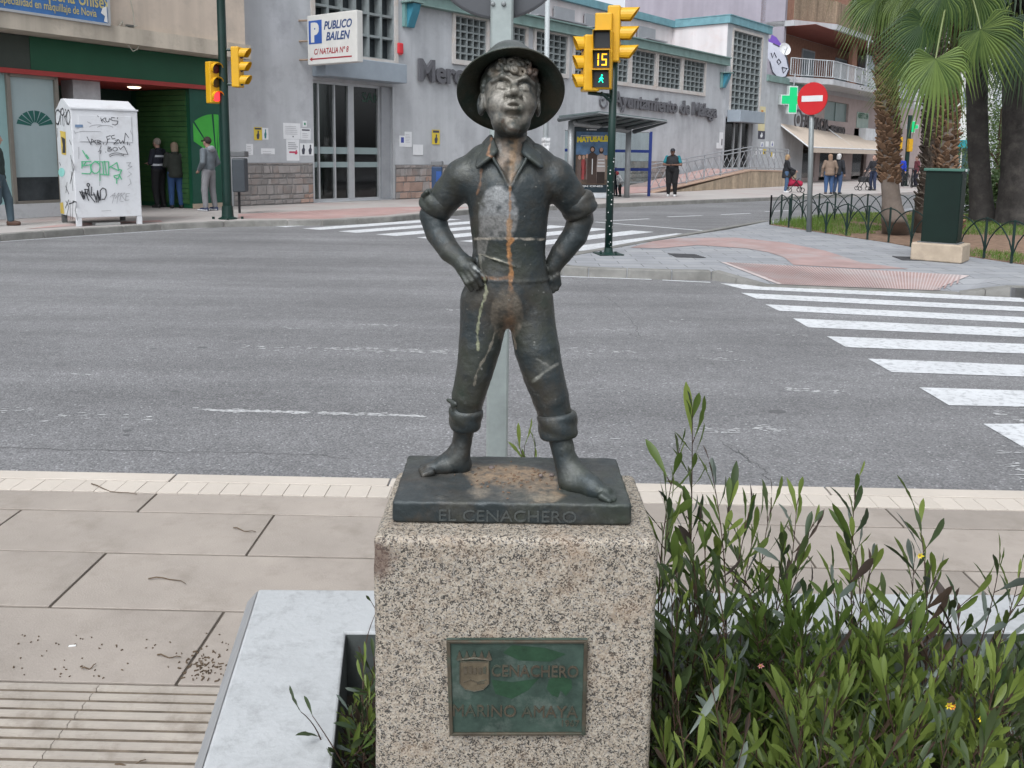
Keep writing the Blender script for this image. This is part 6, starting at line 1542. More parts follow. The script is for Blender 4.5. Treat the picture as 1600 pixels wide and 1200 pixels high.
# stroller and walker
b = G(1240, 300.5); t = thing('stroller', 'red pushchair in front of the woman in the black coat', 'stroller', b)
def wheel(q, c, r_, ax=(0, 1, 0), tr=.02):
    q.lathe([(r_, -tr), (r_, tr), (r_ * .8, tr), (r_ * .8, -tr), (r_, -tr)], c, ax, 14)
q = MB()
for dx, dy in ((-.25, -.2), (-.25, .2), (.3, -.2), (.3, .2)): wheel(q, b + Vector((dx, dy, .11)), .11)
q.build('wheels', BLKP, t)
q = MB()
for dy in (-.2, .2): q.tube([b + Vector((-.45, dy, 1.02)), b + Vector((-.3, dy, .9)), b + Vector((.3, dy, .15))], .018, 6); q.tube([b + Vector((-.25, dy, .12)), b + Vector((.15, dy, .62))], .016, 6)
q.tube([b + Vector((-.45, -.2, 1.02)), b + Vector((-.45, .2, 1.02))], .02, 6); q.build('frame', BLKP, t)
S_ = Solid((b.x - .6, b.y - .5, .1), (b.x + .6, b.y + .5, 1.2), .02); S_.cone(b + Vector((-.2, 0, .42)), b + Vector((.25, 0, .38)), .16, .13, .05).cone(b + Vector((-.22, 0, .4)), b + Vector((-.3, 0, .75)), .15, .15, .05); me = S_.mesh('seat'); link_mesh('seat', me, mat('stroller_red', (.34, .015, .05), .8), t, smooth=True)
S_ = Solid((b.x - .7, b.y - .5, .4), (b.x + .6, b.y + .5, 1.4), .02); S_.ell(b + Vector((-.2, 0, .82)), (.24, .2, .2), .02).ell(b + Vector((.02, 0, .66)), (.25, .16, .2), .02, '-'); link_mesh('canopy', S_.mesh('canopy'), mat('stroller_black', (.02, .02, .022), .7), t, smooth=True)
b = G(1349, 297.5); t = thing('walker', 'black wheeled walker pushed by the woman in black', 'walker', b)
q = MB()
for dx, dy in ((-.25, -.2), (-.25, .2), (.25, -.2), (.25, .2)): wheel(q, b + Vector((dx, dy, .10)), .10)
q.build('wheels', BLKP, t)
q = MB()
for dy in (-.22, .22): q.tube([b + Vector((.45, dy, .98)), b + Vector((.2, dy, .92)), b + Vector((-.25, dy, .12))], .02, 6); q.tube([b + Vector((.25, dy, .12)), b + Vector((.05, dy, .6))], .02, 6)
q.build('frame', BLKP, t)
q = MB(); q.box(b + Vector((-.02, 0, .52)), .4, .36, .26); q.build('basket', mat('stroller_black', (0, 0, 0)), t, bevel=.03)
# parked bicycles
def bike(px, py, label, ang):
    b = G(px, py); t = thing('bicycle', label, 'bicycle', b, 'bicycles parked between the palms'); d = Vector((math.cos(ang), math.sin(ang), 0)); ax = Vector((-d.y, d.x, 0))
    for s_ in (-.5, .5):
        q = MB(); c = b + d * s_ + vz * .33; q.lathe([(.33, -.018), (.33, .018), (.295, .018), (.295, -.018), (.33, -.018)], c, ax, 20)
        for k in range(6): a = k * PI / 6; q.tube([c + (d * math.cos(a) + vz * math.sin(a)) * .3, c - (d * math.cos(a) + vz * math.sin(a)) * .3], .004, 3)
        q.build('wheel', BLKP, t)
    q = MB(); B = lambda a, z: b + d * a + vz * z
    for P in ([B(-.5, .33), B(-.05, .30), B(.33, .80), B(.5, .33)], [B(-.5, .33), B(-.18, .78), B(-.05, .30)], [B(-.18, .78), B(.33, .80)], [B(-.18, .78), B(-.22, .95)], [B(.33, .8), B(.30, 1.0)]): q.tube(P, .018, 6)
    q.build('frame', mat('bike_frame', (.03, .03, .035), .4), t)
    q = MB(); q.tube([B(.28, 1.0) - ax * .28, B(.34, 1.02), B(.28, 1.0) + ax * .28], .015, 6); q.build('handlebar', BLKP, t)
    q = MB(); q.box(B(-.24, .96), .26, .13, .05, ang); q.build('saddle', BLKP, t, bevel=.02)
bike(1415, 291, 'left bicycle of the two parked between the palm trunks', .9); bike(1424, 293, 'right bicycle of the two parked between the palm trunks', 1.2)
# far small signal heads and pole
b = G(1414, 290.5); t = thing('traffic_light', 'distant dark pole with yellow signal heads in front of the corner building', 'traffic light', b)
q = MB(); q.tube([b, b + vz * S(1414, 180, b.y).z], .12, 10); q.build('pole', POLEG, t)
for x, y0, y1 in ((1405, 214, 234), (1421, 217, 237)):
    p = S(x, y1, b.y - .2); q = MB(); q.box(Vector((p.x, p.y, (p.z + S(x, y0, b.y).z) / 2)), .22, .3, S(x, y0, b.y).z - p.z); q.build('signal_head', YELL, t, bevel=.03)
b = G(1546, 288); t = thing('street_lamp', 'tall white street lamp with a curved arm between the dark trunks', 'street lamp', b)
q = MB(); P = [b] + [S(x, y, b.y) for x, y in ((1545, 240), (1547, 180), (1550, 148), (1556, 136), (1566, 129))]; q.tube(P, [.12, .1, .09, .08, .07, .06], 8); q.build('pole', mat('bar_white', (0, 0, 0)), t)

# ================================================================== PLINTH AND STATUE
def sbox(s, c, hx, hy, hz, r, k=0.0, op='+', R=None, win=None):
    c = np.array(c, dtype=np.float32); m_ = math.sqrt(hx * hx + hy * hy + hz * hz) + k + 3 * s.h
    w_ = s._win(c - m_, c + m_)
    sl, X, Y, Z = w_; X = X - c[0]; Y = Y - c[1]; Z = Z - c[2]
    if R is not None: X, Y, Z = (R[0][0] * X + R[0][1] * Y + R[0][2] * Z, R[1][0] * X + R[1][1] * Y + R[1][2] * Z, R[2][0] * X + R[2][1] * Y + R[2][2] * Z)
    qx, qy, qz = np.abs(X) - (hx - r), np.abs(Y) - (hy - r), np.abs(Z) - (hz - r)
    d = np.sqrt(np.maximum(qx, 0) ** 2 + np.maximum(qy, 0) ** 2 + np.maximum(qz, 0) ** 2) + np.minimum(np.maximum(np.maximum(qx, qy), qz), 0) - r
    s._comb(sl, d, k, op); return s
from mathutils import noise as mnoise
def rough(V, amp, sc_):
    out = V.copy()
    for i in range(len(V)):
        n = mnoise.noise_vector(Vector(V[i] * sc_)) + mnoise.noise_vector(Vector(V[i] * sc_ * 2.7)) * .5
        out[i] += np.array(n) * amp
    return out
YF = 1.46; xl, xr = S(583, 900, YF).x, S(1028, 900, YF).x; xc = (xl + xr) / 2
ped = thing('granite_pedestal', 'square speckled beige granite block with a green bronze plaque under the statue', 'pedestal', (xc, YF + .1625, 0))
hB = .44; s_ = Solid((xl - .02, YF - .02, -.08), (xr + .02, YF + .345, .84), .0055)
sbox(s_, (xc, YF + .1625, .38), (xr - xl) / 2, .1625, hB, .013)
me = s_.mesh('block', post=lambda V: rough(V, .0016, 28)); link_mesh('block', me, m_granite(), ped, smooth=True)
# plaque
PLQ = mat('plaque_green', (.045, .072, .058), .5, .5, 14, .3, 60, metal=.25, dirt=(.14, .165, .145), dirt_amt=1.0, dirt_scale=13)
PLB = mat('plaque_brown', (.085, .07, .05), .5, .3, 25, .3, 90, metal=.3, dirt=(.05, .09, .07), dirt_amt=.8, dirt_scale=30)
def pq(x, y, o=0.0): return S(x, y, YF - .004 - o)
fr4 = [pq(698, 996.5), pq(918, 996.5), pq(914, 1143.5), pq(703, 1144)]
q = MB(); q.prism([p for p in fr4], (0, -.006, 0)); pl = q.build('plaque', PLQ, ped)
q = MB(); cen = sum(fr4, Vector()) / 4
for i in range(4):
    a, b = fr4[i], fr4[(i + 1) % 4]; a2 = a.lerp(cen, .055); b2 = b.lerp(cen, .055)
    q.prism([a + Vector((0, -.0061, 0)), b + Vector((0, -.0061, 0)), b2 + Vector((0, -.0061, 0)), a2 + Vector((0, -.0061, 0))], (0, -.005, 0))
q.build('border', PLB, pl, bevel=.0012)
L0 = Vector((1, 0, -.0)); 
def ptext(body, x0, y0, x1, y1, bold, name='lettering'):
    a, b = pq(x0, y1, .006), pq(x1, y0, .006); q = MB(); text(q, body, a, (1, 0, 0), (0, 0, 1), width=b.x - a.x, height=b.z - a.z, depth=.0028, bold=bold); return q.build(name, PLB, pl)
ptext('CENACHERO', 768, 1040, 904, 1056, .006); ptext('MARINO AMAYA', 708, 1103, 903, 1118, .0); ptext('1967', 878, 1125, 905, 1134, .0)
for pts in ([(858, 1062), (868, 1055), (880, 1058), (893, 1062), (894, 1075), (884, 1088), (876, 1078), (872, 1090), (862, 1086), (854, 1076)], [(768, 1062), (800, 1066), (842, 1060), (826, 1078), (800, 1092), (774, 1084)], [(800, 1008), (850, 1012), (884, 1022), (860, 1034), (812, 1032), (786, 1020)]):
    q = MB(); q.poly([pq(x, y, .0064) for x, y in pts]); q.build('green_patch', mat('plaque_spot', (.018, .048, .025), .5, .4, 30, .2, 60), pl)
q = MB(); cr = lambda pts, d=.004: q.prism([pq(x, y, .006) for x, y in pts], (0, -d, 0))
cr([(719, 1034), (764, 1034), (764, 1068), (755, 1077), (741, 1080), (727, 1077), (719, 1068)], .0022)
q.build('crest_shield', mat('crest_brown', (.13, .105, .07), .5, .3, 30, .3, 90, metal=.3), pl, bevel=.001)
q = MB()
for pts in ([(719, 1034), (764, 1034)], [(764, 1034), (764, 1068), (755, 1077), (741, 1080), (727, 1077), (719, 1068), (719, 1034)], [(724, 1066), (735, 1062), (746, 1066), (760, 1062)], [(745, 1068), (757, 1067)]): q.tube([pq(x, y, .0085) for x, y in pts], .0012, 5)
for x in (727, 735, 742, 750, 757): q.prism([pq(x - 2.5, 1052, .008), pq(x + 2.5, 1052, .008), pq(x + 2.5, 1043 - (x % 2) * 2, .008), pq(x - 2.5, 1043 - (x % 2) * 2, .008)], (0, -.002, 0))
for x in (718, 729.5, 741, 752.5, 764): q.prism([pq(x - 5, 1030, .006), pq(x + 5, 1030, .006), pq(x, 1016, .006)], (0, -.003, 0))
q.tube([pq(715, 1031, .007), pq(741, 1028, .008), pq(767, 1031, .007)], .0022, 6); q.build('crest_relief', PLB, pl)

BR = m_bronze()
def proj(V):
    r = V - np.array((0, 0, EYE)); z = r @ np.array(cF); return 800 + FPX * (r @ np.array(cR)) / z, YP - FPX * (r @ np.array(cU)) / z
class Paint:
    def __init__(s, V, mask): s.px, s.py = proj(V); s.col = np.zeros((len(V), 4), dtype=np.float32); s.m = mask; s.V = V
    def put(s, a, c):
        a = np.clip(a, 0, 1) * s.m; A = s.col[:, 3]; na = a + A * (1 - a)
        for i in range(3): s.col[:, i] = np.where(na > 1e-4, (c[i] * a + s.col[:, i] * A * (1 - a)) / np.maximum(na, 1e-4), 0)
        s.col[:, 3] = na
    def ell(s, cx, cy, rx, ry, c, a=1., soft=.25):
        d = np.sqrt(((s.px - cx) / rx) ** 2 + ((s.py - cy) / ry) ** 2); s.put(a * np.clip((1 - d) / soft, 0, 1), c)
    def line(s, pts, w_, c, a=1., soft=1.2):
        best = np.full(len(s.px), 1e9)
        for (x0, y0), (x1, y1) in zip(pts, pts[1:]):
            dx, dy = x1 - x0, y1 - y0; t = np.clip(((s.px - x0) * dx + (s.py - y0) * dy) / (dx * dx + dy * dy), 0, 1)
            best = np.minimum(best, np.hypot(s.px - x0 - t * dx, s.py - y0 - t * dy))
        best = best + .7 * np.sin(s.py * .23) + .4 * np.sin(s.py * .61 + s.px * .3)
        s.put(a * np.clip((w_ / 2 - best) / soft + .5, 0, 1), c)
    def poly(s, pts, c, a=1., soft=2.0):
        ins = np.zeros(len(s.px), dtype=bool); best = np.full(len(s.px), 1e9); n = len(pts)
        for i in range(n):
            (x0, y0), (x1, y1) = pts[i], pts[(i + 1) % n]
            cond = ((y0 > s.py) != (y1 > s.py)); xi = (x1 - x0) * (s.py - y0) / ((y1 - y0) if y1 != y0 else 1e-6) + x0; ins ^= cond & (s.px < xi)
            dx, dy = x1 - x0, y1 - y0; t = np.clip(((s.px - x0) * dx + (s.py - y0) * dy) / (dx * dx + dy * dy), 0, 1); best = np.minimum(best, np.hypot(s.px - x0 - t * dx, s.py - y0 - t * dy))
        s.put(a * np.where(ins, np.clip(best / soft, 0, 1), 0), c)
    def apply(s, me):
        nz_ = np.array([mnoise.noise(Vector(v * 60)) + .6 * mnoise.noise(Vector(v * 170)) for v in s.V[s.col[:, 3] > .02]]) if (s.col[:, 3] > .02).any() else np.zeros(0)
        k_ = s.col[:, 3] > .02; s.col[k_, 3] = np.clip(s.col[k_, 3] * (1.0 + nz_ * 1.1), 0, 1)
        at = me.attributes.new('stain_highlight', 'FLOAT_COLOR', 'POINT'); at.data.foreach_set('color', s.col.ravel())

# the statue leans nowhere: it stands on its own cast slab
ys = 1.645; U_ = 1 / 812.0; HS = .95
def B(x, y, dy=0.0): return np.array(S(x, y, ys + dy))
slab_c = Vector((.006, 1.643, 0)); zt_ = .862
st = thing('boy_statue', 'dark bronze statue of a barefoot boy with brimmed hat, open collar and hands on hips', 'statue', (slab_c.x, 1.643, .82))
s_ = Solid((slab_c.x - .24, 1.50, .81), (slab_c.x + .24, 1.79, .885), .0032)
sbox(s_, (slab_c.x, 1.643, .8415), .2215, .1245, .021, .006)
for i in range(26):
    s_.ell((slab_c.x + rnd.uniform(-.2, .2), 1.643 + rnd.uniform(-.11, .11), .8615), (rnd.uniform(.01, .03), rnd.uniform(.008, .02), .003), .004)
pb_ = G(689, 779, .862); s_.ell((pb_.x, pb_.y, .862), (.014, .009, .006), .001)
me = s_.mesh('slab', post=lambda V: rough(V, .0013, 35))
V = np.empty(len(me.vertices) * 3, dtype=np.float32); me.vertices.foreach_get('co', V); V = V.reshape(-1, 3)
pt_ = Paint(V, (V[:, 2] > .8605).astype(np.float32)); SANDC = (.30, .225, .155)
pt_.poly([(716, 727), (740, 722), (800, 724), (868, 735), (876, 752), (872, 765), (890, 775), (860, 789), (820, 789), (838, 775), (790, 765), (760, 758), (745, 772), (738, 760), (722, 742)], SANDC, .8, 7)
pt_.ell(800, 740, 60, 13, (.38, .265, .17), .6, .6); pt_.ell(850, 778, 34, 9, (.30, .26, .2), .7, .6); pt_.ell(748, 770, 22, 12, (.28, .24, .19), .6, .6); pt_.ell(800, 770, 70, 18, (.2, .18, .15), .5, .7); pt_.ell(700, 735, 26, 9, (.16, .15, .13), .6, .5)
pt_.apply(me); slab = link_mesh('slab', me, BR, st, smooth=True)
a = S(686, 817, 1.518); b = S(901, 797, 1.518)
q = MB(); text(q, 'EL CENACHERO', (a.x, 1.5195, .8265), (1, 0, 0), (0, 0, 1), width=b.x - a.x, height=.0215, depth=.0035, bold=.0); lm_ = q.mesh('lettering'); at = lm_.attributes.new('stain_highlight', 'FLOAT_COLOR', 'POINT'); at.data.foreach_set('color', np.tile(np.array((.10, .11, .105, .55), dtype=np.float32), len(lm_.vertices))); link_mesh('lettering', lm_, BR, slab)

H_ = .0021
s_ = Solid((-.20, 1.46, .845), (.20, 1.78, 1.66), H_)
r_ = lambda p: p * U_
# trunk
s_.ell(B(793, 462), (r_(63), r_(46), r_(50)), .03).ell(B(794, 425), (r_(58), r_(42), r_(50)), .03).ell(B(796, 385), (r_(53), r_(40), r_(50)), .03)
s_.ell(B(795, 335), (r_(61), r_(49), r_(62)), .03).ell(B(795, 290), (r_(66), r_(47), r_(45)), .03)
s_.cone(B(728, 278, .005), B(864, 278, .005), r_(31), r_(31), .02).cone(B(760, 252, .005), B(832, 252, .005), r_(28), r_(28), .025)
s_.cone(B(796, 262), B(798, 205), r_(27), r_(25), .014)
# legs
for pts in ([(757, 470, 38, 0), (755, 505, 36.5, 0), (750, 540, 33.5, -.004), (742, 580, 29, -.008), (732, 618, 26.5, -.004), (728, 645, 23, .004)],
            [(829, 470, 36, 0), (832, 505, 35.5, -.004), (839, 545, 35.5, -.012), (849, 585, 32, -.018), (860, 620, 29, -.018), (868, 650, 26, -.016)]):
    for ii_, (a, b) in enumerate(zip(pts, pts[1:])): s_.cone(B(a[0], a[1], a[3]), B(b[0], b[1], b[3]), r_(a[2]), r_(b[2]), .010 if ii_ == 0 else .0015)
# ankles and feet
FZ = .862
def fpt(x, y, z):   # a point above the slab seen at pixel x,y
    g = G(x, y, z); return np.array(g)
s_.cone(B(728, 650, .006), B(722, 690, .018), r_(18.5), r_(15.5), .003).cone(B(722, 690, .018), B(717, 716, .026), r_(15.5), r_(17), .003)
hl = B(722, 720, .032); hl[2] = FZ + .014; tl_ = fpt(672, 733, FZ + .008); s_.ell(hl, (.020, .020, .018), .012)
s_.cone(B(715, 708, .024), (np.array(hl) + tl_) / 2 + (0, 0, .009), .019, .017, .012).cone((hl + tl_) / 2 + (0, 0, .006), tl_, .018, .013, .012)
for k in range(5):
    a = tl_ + np.array((.004, (k - 2) * .0085, 0)); e = fpt(657 + abs(k - 3) * 2.2, 737, FZ + .004) + np.array((0, (k - 2) * .0105, 0)); s_.cone(a, e, .0075, .0058 if k != 4 else .0075, .004)
s_.cone(B(868, 650, -.018), B(879, 700, -.028), r_(22), r_(18), .003).cone(B(879, 700, -.028), B(887, 735, -.034), r_(18), r_(17.5), .003)
hr_ = fpt(890, 752, FZ + .014); br_ = fpt(925, 763, FZ + .012); tr_ = fpt(946, 771, FZ + .008)
s_.ell(hr_, (.020, .021, .020), .012).cone(B(890, 728, -.036), br_ + (0, .006, .008), .021, .015, .014).cone(hr_, br_, .018, .018, .012).cone(br_, tr_, .0175, .014, .01)
dd = (tr_ - br_); dd /= np.linalg.norm(dd); sd_ = np.array((-dd[1], dd[0], 0))
for k in range(5):
    a = tr_ + sd_ * (k - 2) * .0085; L_ = (.016, .020, .021, .021, .025)[k]; s_.cone(a, a + dd * L_ - np.array((0, 0, .003)), .0075, .0055 if k < 4 else .0075, .003)
# arms
for pts in ([(722, 280, 29, .005), (704, 300, 26.5, .014), (684, 325, 23, .024)], [(676, 336, 20.5, .026), (684, 364, 19.5, .018), (703, 393, 17, -.012), (721, 409, 13.5, -.032)],
            [(868, 280, 29, .005), (886, 302, 26.5, .014), (904, 328, 23, .024)], [(907, 342, 20.5, .028), (898, 368, 20, .026), (877, 396, 17.5, .022), (863, 417, 14, .020)]):
    for ii_, (a, b) in enumerate(zip(pts, pts[1:])): s_.cone(B(a[0], a[1], a[3]), B(b[0], b[1], b[3]), r_(a[2]), r_(b[2]), .010 if ii_ == 0 and a[1] < 300 else .0015)
s_.cone(B(684, 325, .024), B(676, 337, .026), r_(20.5), r_(20), .002).cone(B(904, 328, .024), B(907, 343, .028), r_(20.5), r_(20), .002)
# hand on the near hip: palm, four unequal fingers, thumb going behind
s_.ell(B(728, 421, -.042), (r_(13.5), .012, r_(14)), .008).cone(B(721, 409, -.032), B(727, 418, -.042), r_(12.5), r_(11), .008)
for (k0, k1, k2, rr) in (((736, 414), (748, 425), (758, 436), 4.6), ((733, 419), (744, 433), (752, 445), 4.9), ((728, 424), (737, 439), (745, 451), 4.8), ((722, 428), (729, 442), (736, 453), 4.4)):
    s_.cone(B(*k0, -.050), B(*k1, -.056), r_(rr + .6), r_(rr), .002).cone(B(*k1, -.056), B(*k2, -.051), r_(rr), r_(rr - .8), .002)
s_.cone(B(734, 406, -.036), B(746, 409, -.020), r_(5.5), r_(5), .004).cone(B(746, 409, -.020), B(750, 414, .0), r_(5), r_(4), .003)
# far hand closed behind the hip
s_.ell(B(862, 430, .022), (r_(12), .014, r_(14)), .008)
for (k0, k1, rr) in (((871, 430), (873, 444), 4.6), ((866, 434), (869, 450), 4.8), ((860, 437), (863, 454), 4.8), ((855, 438), (857, 455), 4.3)):
    s_.cone(B(*k0, .010), B(*k1, .016), r_(rr + .4), r_(rr), .002).cone(B(*k1, .016), B(k1[0] - 5, k1[1] + 1, .032), r_(rr), r_(rr - 1), .002)
s_.cone(B(852, 422, .008), B(850, 436, -.006), r_(5), r_(4.4), .004)
# jacket hem, seam, placket folds
for i in range(30):
    a0, a1 = i / 30 * 2 * PI, (i + 1) / 30 * 2 * PI
    for (cx, cy, rx, ry, rr) in ((796, 374.5, 54.5, 40.5, 1.5), (794, 434, 62, 44.5, 2.0)):
        c = B(cx, cy); s_.cone(c + (r_(rx) * math.cos(a0), r_(ry) * math.sin(a0), 0), c + (r_(rx) * math.cos(a1), r_(ry) * math.sin(a1), 0), r_(rr), r_(rr), .003)
s_.cone(B(797, 292, -.060), B(797, 372, -.052), r_(1.8), r_(1.8), .003).cone(B(770, 246, -.046), B(797, 292, -.060), r_(3), r_(2.5), .004).cone(B(824, 246, -.046), B(797, 292, -.060), r_(3), r_(2.5), .004)
s_.cone(B(797, 285, -.062), B(797, 258, -.050), r_(3), r_(9), .006, '-')
s_.cone(B(750, 398, -.052), B(804, 416, -.054), r_(1.3), r_(1.3), .003)
# head
yw, ti = RAD(8), RAD(25)
Fh = np.array((math.sin(yw) * math.cos(ti), -math.cos(yw) * math.cos(ti), math.sin(ti))); Xh = np.array((math.cos(yw), math.sin(yw), 0.0)); Uh = np.cross(Xh, -Fh); Uh = Uh if Uh[2] > 0 else -Uh
ro = RAD(-3); Xh, Uh = Xh * math.cos(ro) + Uh * math.sin(ro), Uh * math.cos(ro) - Xh * math.sin(ro)
Ch = B(797, 155); Rh = [Xh, Fh, Uh]
def Hh(x, y, z): return Ch + (Xh * x + Fh * y + Uh * z) * HS
def he(x, y, z, a, b, c, k=.008, op='+'): s_.ell(Hh(x, y, z), (a * HS, b * HS, c * HS), k, op, Rh)
def hc(p0, p1, r0, r1, k=.004, op='+'): s_.cone(Hh(*p0), Hh(*p1), r0 * HS, r1 * HS, k, op)
he(0, -.008, .022, .056, .062, .062, .01); he(0, .010, -.018, .048, .046, .050, .015); he(0, .014, -.054, .030, .034, .032, .014)
he(0, .038, -.083, .0135, .013, .0125, .010)
for sx in (-1, 1):
    he(sx * .028, .034, -.026, .019, .017, .021, .012)          # cheeks
    he(sx * .022, .018, -.060, .013, .02, .014, .014)           # jaw
    hc((sx * .006, .0575, .0080), (sx * .022, .0555, .0165), .0055, .0062, .005); hc((sx * .022, .0555, .0165), (sx * .040, .041, .013), .0062, .0045, .005)   # brow
    he(sx * .0215, .0555, .003, .0145, .0105, .0075, .004, '-')  # socket
    he(sx * .0215, .0475, .001, .0125, .0085, .0070, .003)      # lid
    hc((sx * .011, .0560, -.0012), (sx * .0215, .0572, .0006), .0018, .0020, .0010, '-'); hc((sx * .0215, .0572, .0006), (sx * .0325, .0525, -.0014), .0020, .0015, .0010, '-')
    hc((sx * .011, .0545, -.0065), (sx * .022, .0545, -.0072), .0018, .0022, .003); hc((sx * .022, .0545, -.0072), (sx * .033, .049, -.005), .0022, .0016, .003)  # lower lid
    he(sx * .0105, .0595, -.0235, .0068, .0075, .0060, .003); he(sx * .0052, .0655, -.0275, .0024, .003, .0024, .001, '-')      # nostril
    hc((sx * .013, .0535, -.022), (sx * .021, .0480, -.040), .0022, .0022, .005, '-')   # fold
    he(sx * .0560, -.002, -.014, .0090 if sx < 0 else .006, .016, .024 if sx < 0 else .018, .004); he(sx * .0625, .004, -.010, .004, .008, .012, .003, '-')             # ear
hc((0, .0535, .008), (0, .0655, -.017), .0052, .0072, .005); he(0, .0675, -.0195, .0090, .0078, .0072, .004)
he(0, .0490, -.043, .022, .013, .015, .008)
for k in range(8):   # lips round an open mouth
    a0, a1 = k / 8 * 2 * PI, (k + 1) / 8 * 2 * PI
    P = lambda a: (.0175 * math.cos(a), .0590 - .008 * abs(math.cos(a)) + (.001 if math.sin(a) < 0 else 0), -.0440 + .0078 * math.sin(a))
    hc(P(a0), P(a1), .0042, .0042, .0025)
he(0, .0620, -.0440, .0120, .012, .0030, .002, '-'); hc((0, .060, -.030), (0, .058, -.034), .0016, .0016, .003, '-')
he(0, .050, -.060, .012, .008, .004, .006, '-')
me = s_.mesh('body', post=lambda V: rough(V, .0006, 50))
V = np.empty(len(me.vertices) * 3, dtype=np.float32); me.vertices.foreach_get('co', V); V = V.reshape(-1, 3)
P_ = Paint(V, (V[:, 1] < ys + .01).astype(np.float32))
P_.ell(798, 155, 52, 62, (.165, .150, .125), .9, .5); P_.ell(776, 160, 30, 40, (.25, .235, .205), .75, .7); P_.ell(800, 140, 30, 26, (.26, .24, .20), .6, .7); P_.ell(800, 178, 26, 22, (.24, .21, .17), .55, .7); P_.ell(805, 148, 9, 13, (.19, .18, .15), .6, .6); P_.ell(832, 160, 12, 30, (.09, .08, .065), .7, .6)  # weathered face tone, with highlights painted in as paler patches
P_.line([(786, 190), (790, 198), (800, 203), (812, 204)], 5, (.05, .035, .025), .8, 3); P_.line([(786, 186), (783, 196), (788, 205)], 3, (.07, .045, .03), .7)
P_.poly([(770, 214), (822, 212), (822, 236), (812, 262), (800, 295), (795, 295), (782, 268), (770, 240)], (.15, .115, .085), .8, 5); P_.ell(778, 232, 8, 16, (.22, .22, .21), .6, .6); P_.poly([(795, 215), (812, 215), (808, 250), (799, 292), (794, 262)], (.24, .155, .085), .75, 4)
P_.ell(779, 333, 33, 45, (.235, .24, .24), .85, .16); P_.ell(775, 310, 22, 22, (.30, .31, .31), .6, .8); P_.poly([(747, 335), (811, 335), (808, 360), (801, 373), (747, 373)], (.18, .175, .165), .75, 4)
P_.poly([(744, 374), (765, 374), (760, 395), (757, 410), (751, 402), (745, 398)], (.17, .165, .15), .85, 3); P_.line([(750, 400), (752, 420), (758, 433)], 4, (.17, .165, .14), .8)
P_.line([(742, 373), (796, 372.5), (850, 374)], 2.6, (.40, .36, .30), .9); P_.line([(748, 397), (763, 401), (800, 414), (806, 417)], 1.8, (.30, .28, .22), .7)
P_.line([(797, 292), (797, 330), (796, 345)], 3, (.33, .18, .09), .8); P_.line([(796, 345), (795, 372)], 8, (.36, .22, .12), .85, 2); P_.line([(800, 374), (794, 384), (797, 405), (799, 425), (797, 450)], 6.5, (.40, .19, .07), .9, 1.6); P_.line([(797, 450), (797, 485), (796, 512)], 9, (.26, .14, .07), .7, 4)
P_.ell(792, 492, 27, 43, (.135, .115, .09), .85, .16); P_.ell(796, 505, 13, 22, (.24, .14, .08), .6, .7); P_.line([(755, 434), (780, 436), (800, 434)], 5, (.20, .11, .06), .6, 3)
P_.line([(757, 435), (760, 455), (752, 480), (748, 500), (746, 515), (747, 547)], 3.6, (.25, .26, .17), .95); P_.line([(760, 455), (757, 470)], 4.5, (.22, .21, .15), .8)
P_.line([(773, 520), (769, 535), (763, 550), (751, 570), (744, 585), (741, 602)], 3.4, (.22, .20, .16), .9); P_.line([(800, 520), (804, 532), (806, 545)], 2.6, (.26, .22, .17), .8)
P_.line([(833, 595), (850, 582), (870, 570)], 4, (.24, .24, .21), .7, 3); P_.line([(838, 560), (862, 575), (872, 568)], 2, (.22, .22, .20), .6, 2); P_.ell(852, 572, 18, 12, (.13, .13, .115), .5, .8)
P_.line([(752, 265), (750, 290), (745, 305)], 3, (.22, .12, .07), .7, 2); P_.line([(690, 340), (697, 339)], 4, (.2, .1, .06), .6, 2); P_.ell(742, 418, 4, 5, (.3, .31, .3), .7, .6); P_.line([(741, 417), (756, 432)], 2, (.28, .29, .28), .7)
P_.ell(700, 722, 26, 16, (.14, .145, .135), .7, .7); P_.ell(720, 705, 14, 22, (.10, .105, .10), .6, .7); P_.ell(890, 740, 20, 20, (.10, .105, .10), .5, .7); P_.ell(915, 750, 25, 14, (.07, .085, .09), .6, .7)
for i in range(60):
    x, y = rnd.uniform(715, 880), rnd.uniform(270, 640); P_.ell(x, y, rnd.uniform(.8, 2.2), rnd.uniform(.8, 2.5), (.22, .22, .2), .7, .6)
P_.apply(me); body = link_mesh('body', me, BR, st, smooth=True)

def part(name, lo, hi, h, fn, paint=None, parent=st):
    s2 = Solid(lo, hi, h); fn(s2); m2 = s2.mesh(name)
    V = np.empty(len(m2.vertices) * 3, dtype=np.float32); m2.vertices.foreach_get('co', V); V = V.reshape(-1, 3); p = Paint(V, np.ones(len(V), dtype=np.float32))
    if paint: paint(p)
    p.apply(m2); return link_mesh(name, m2, BR, parent, smooth=True)
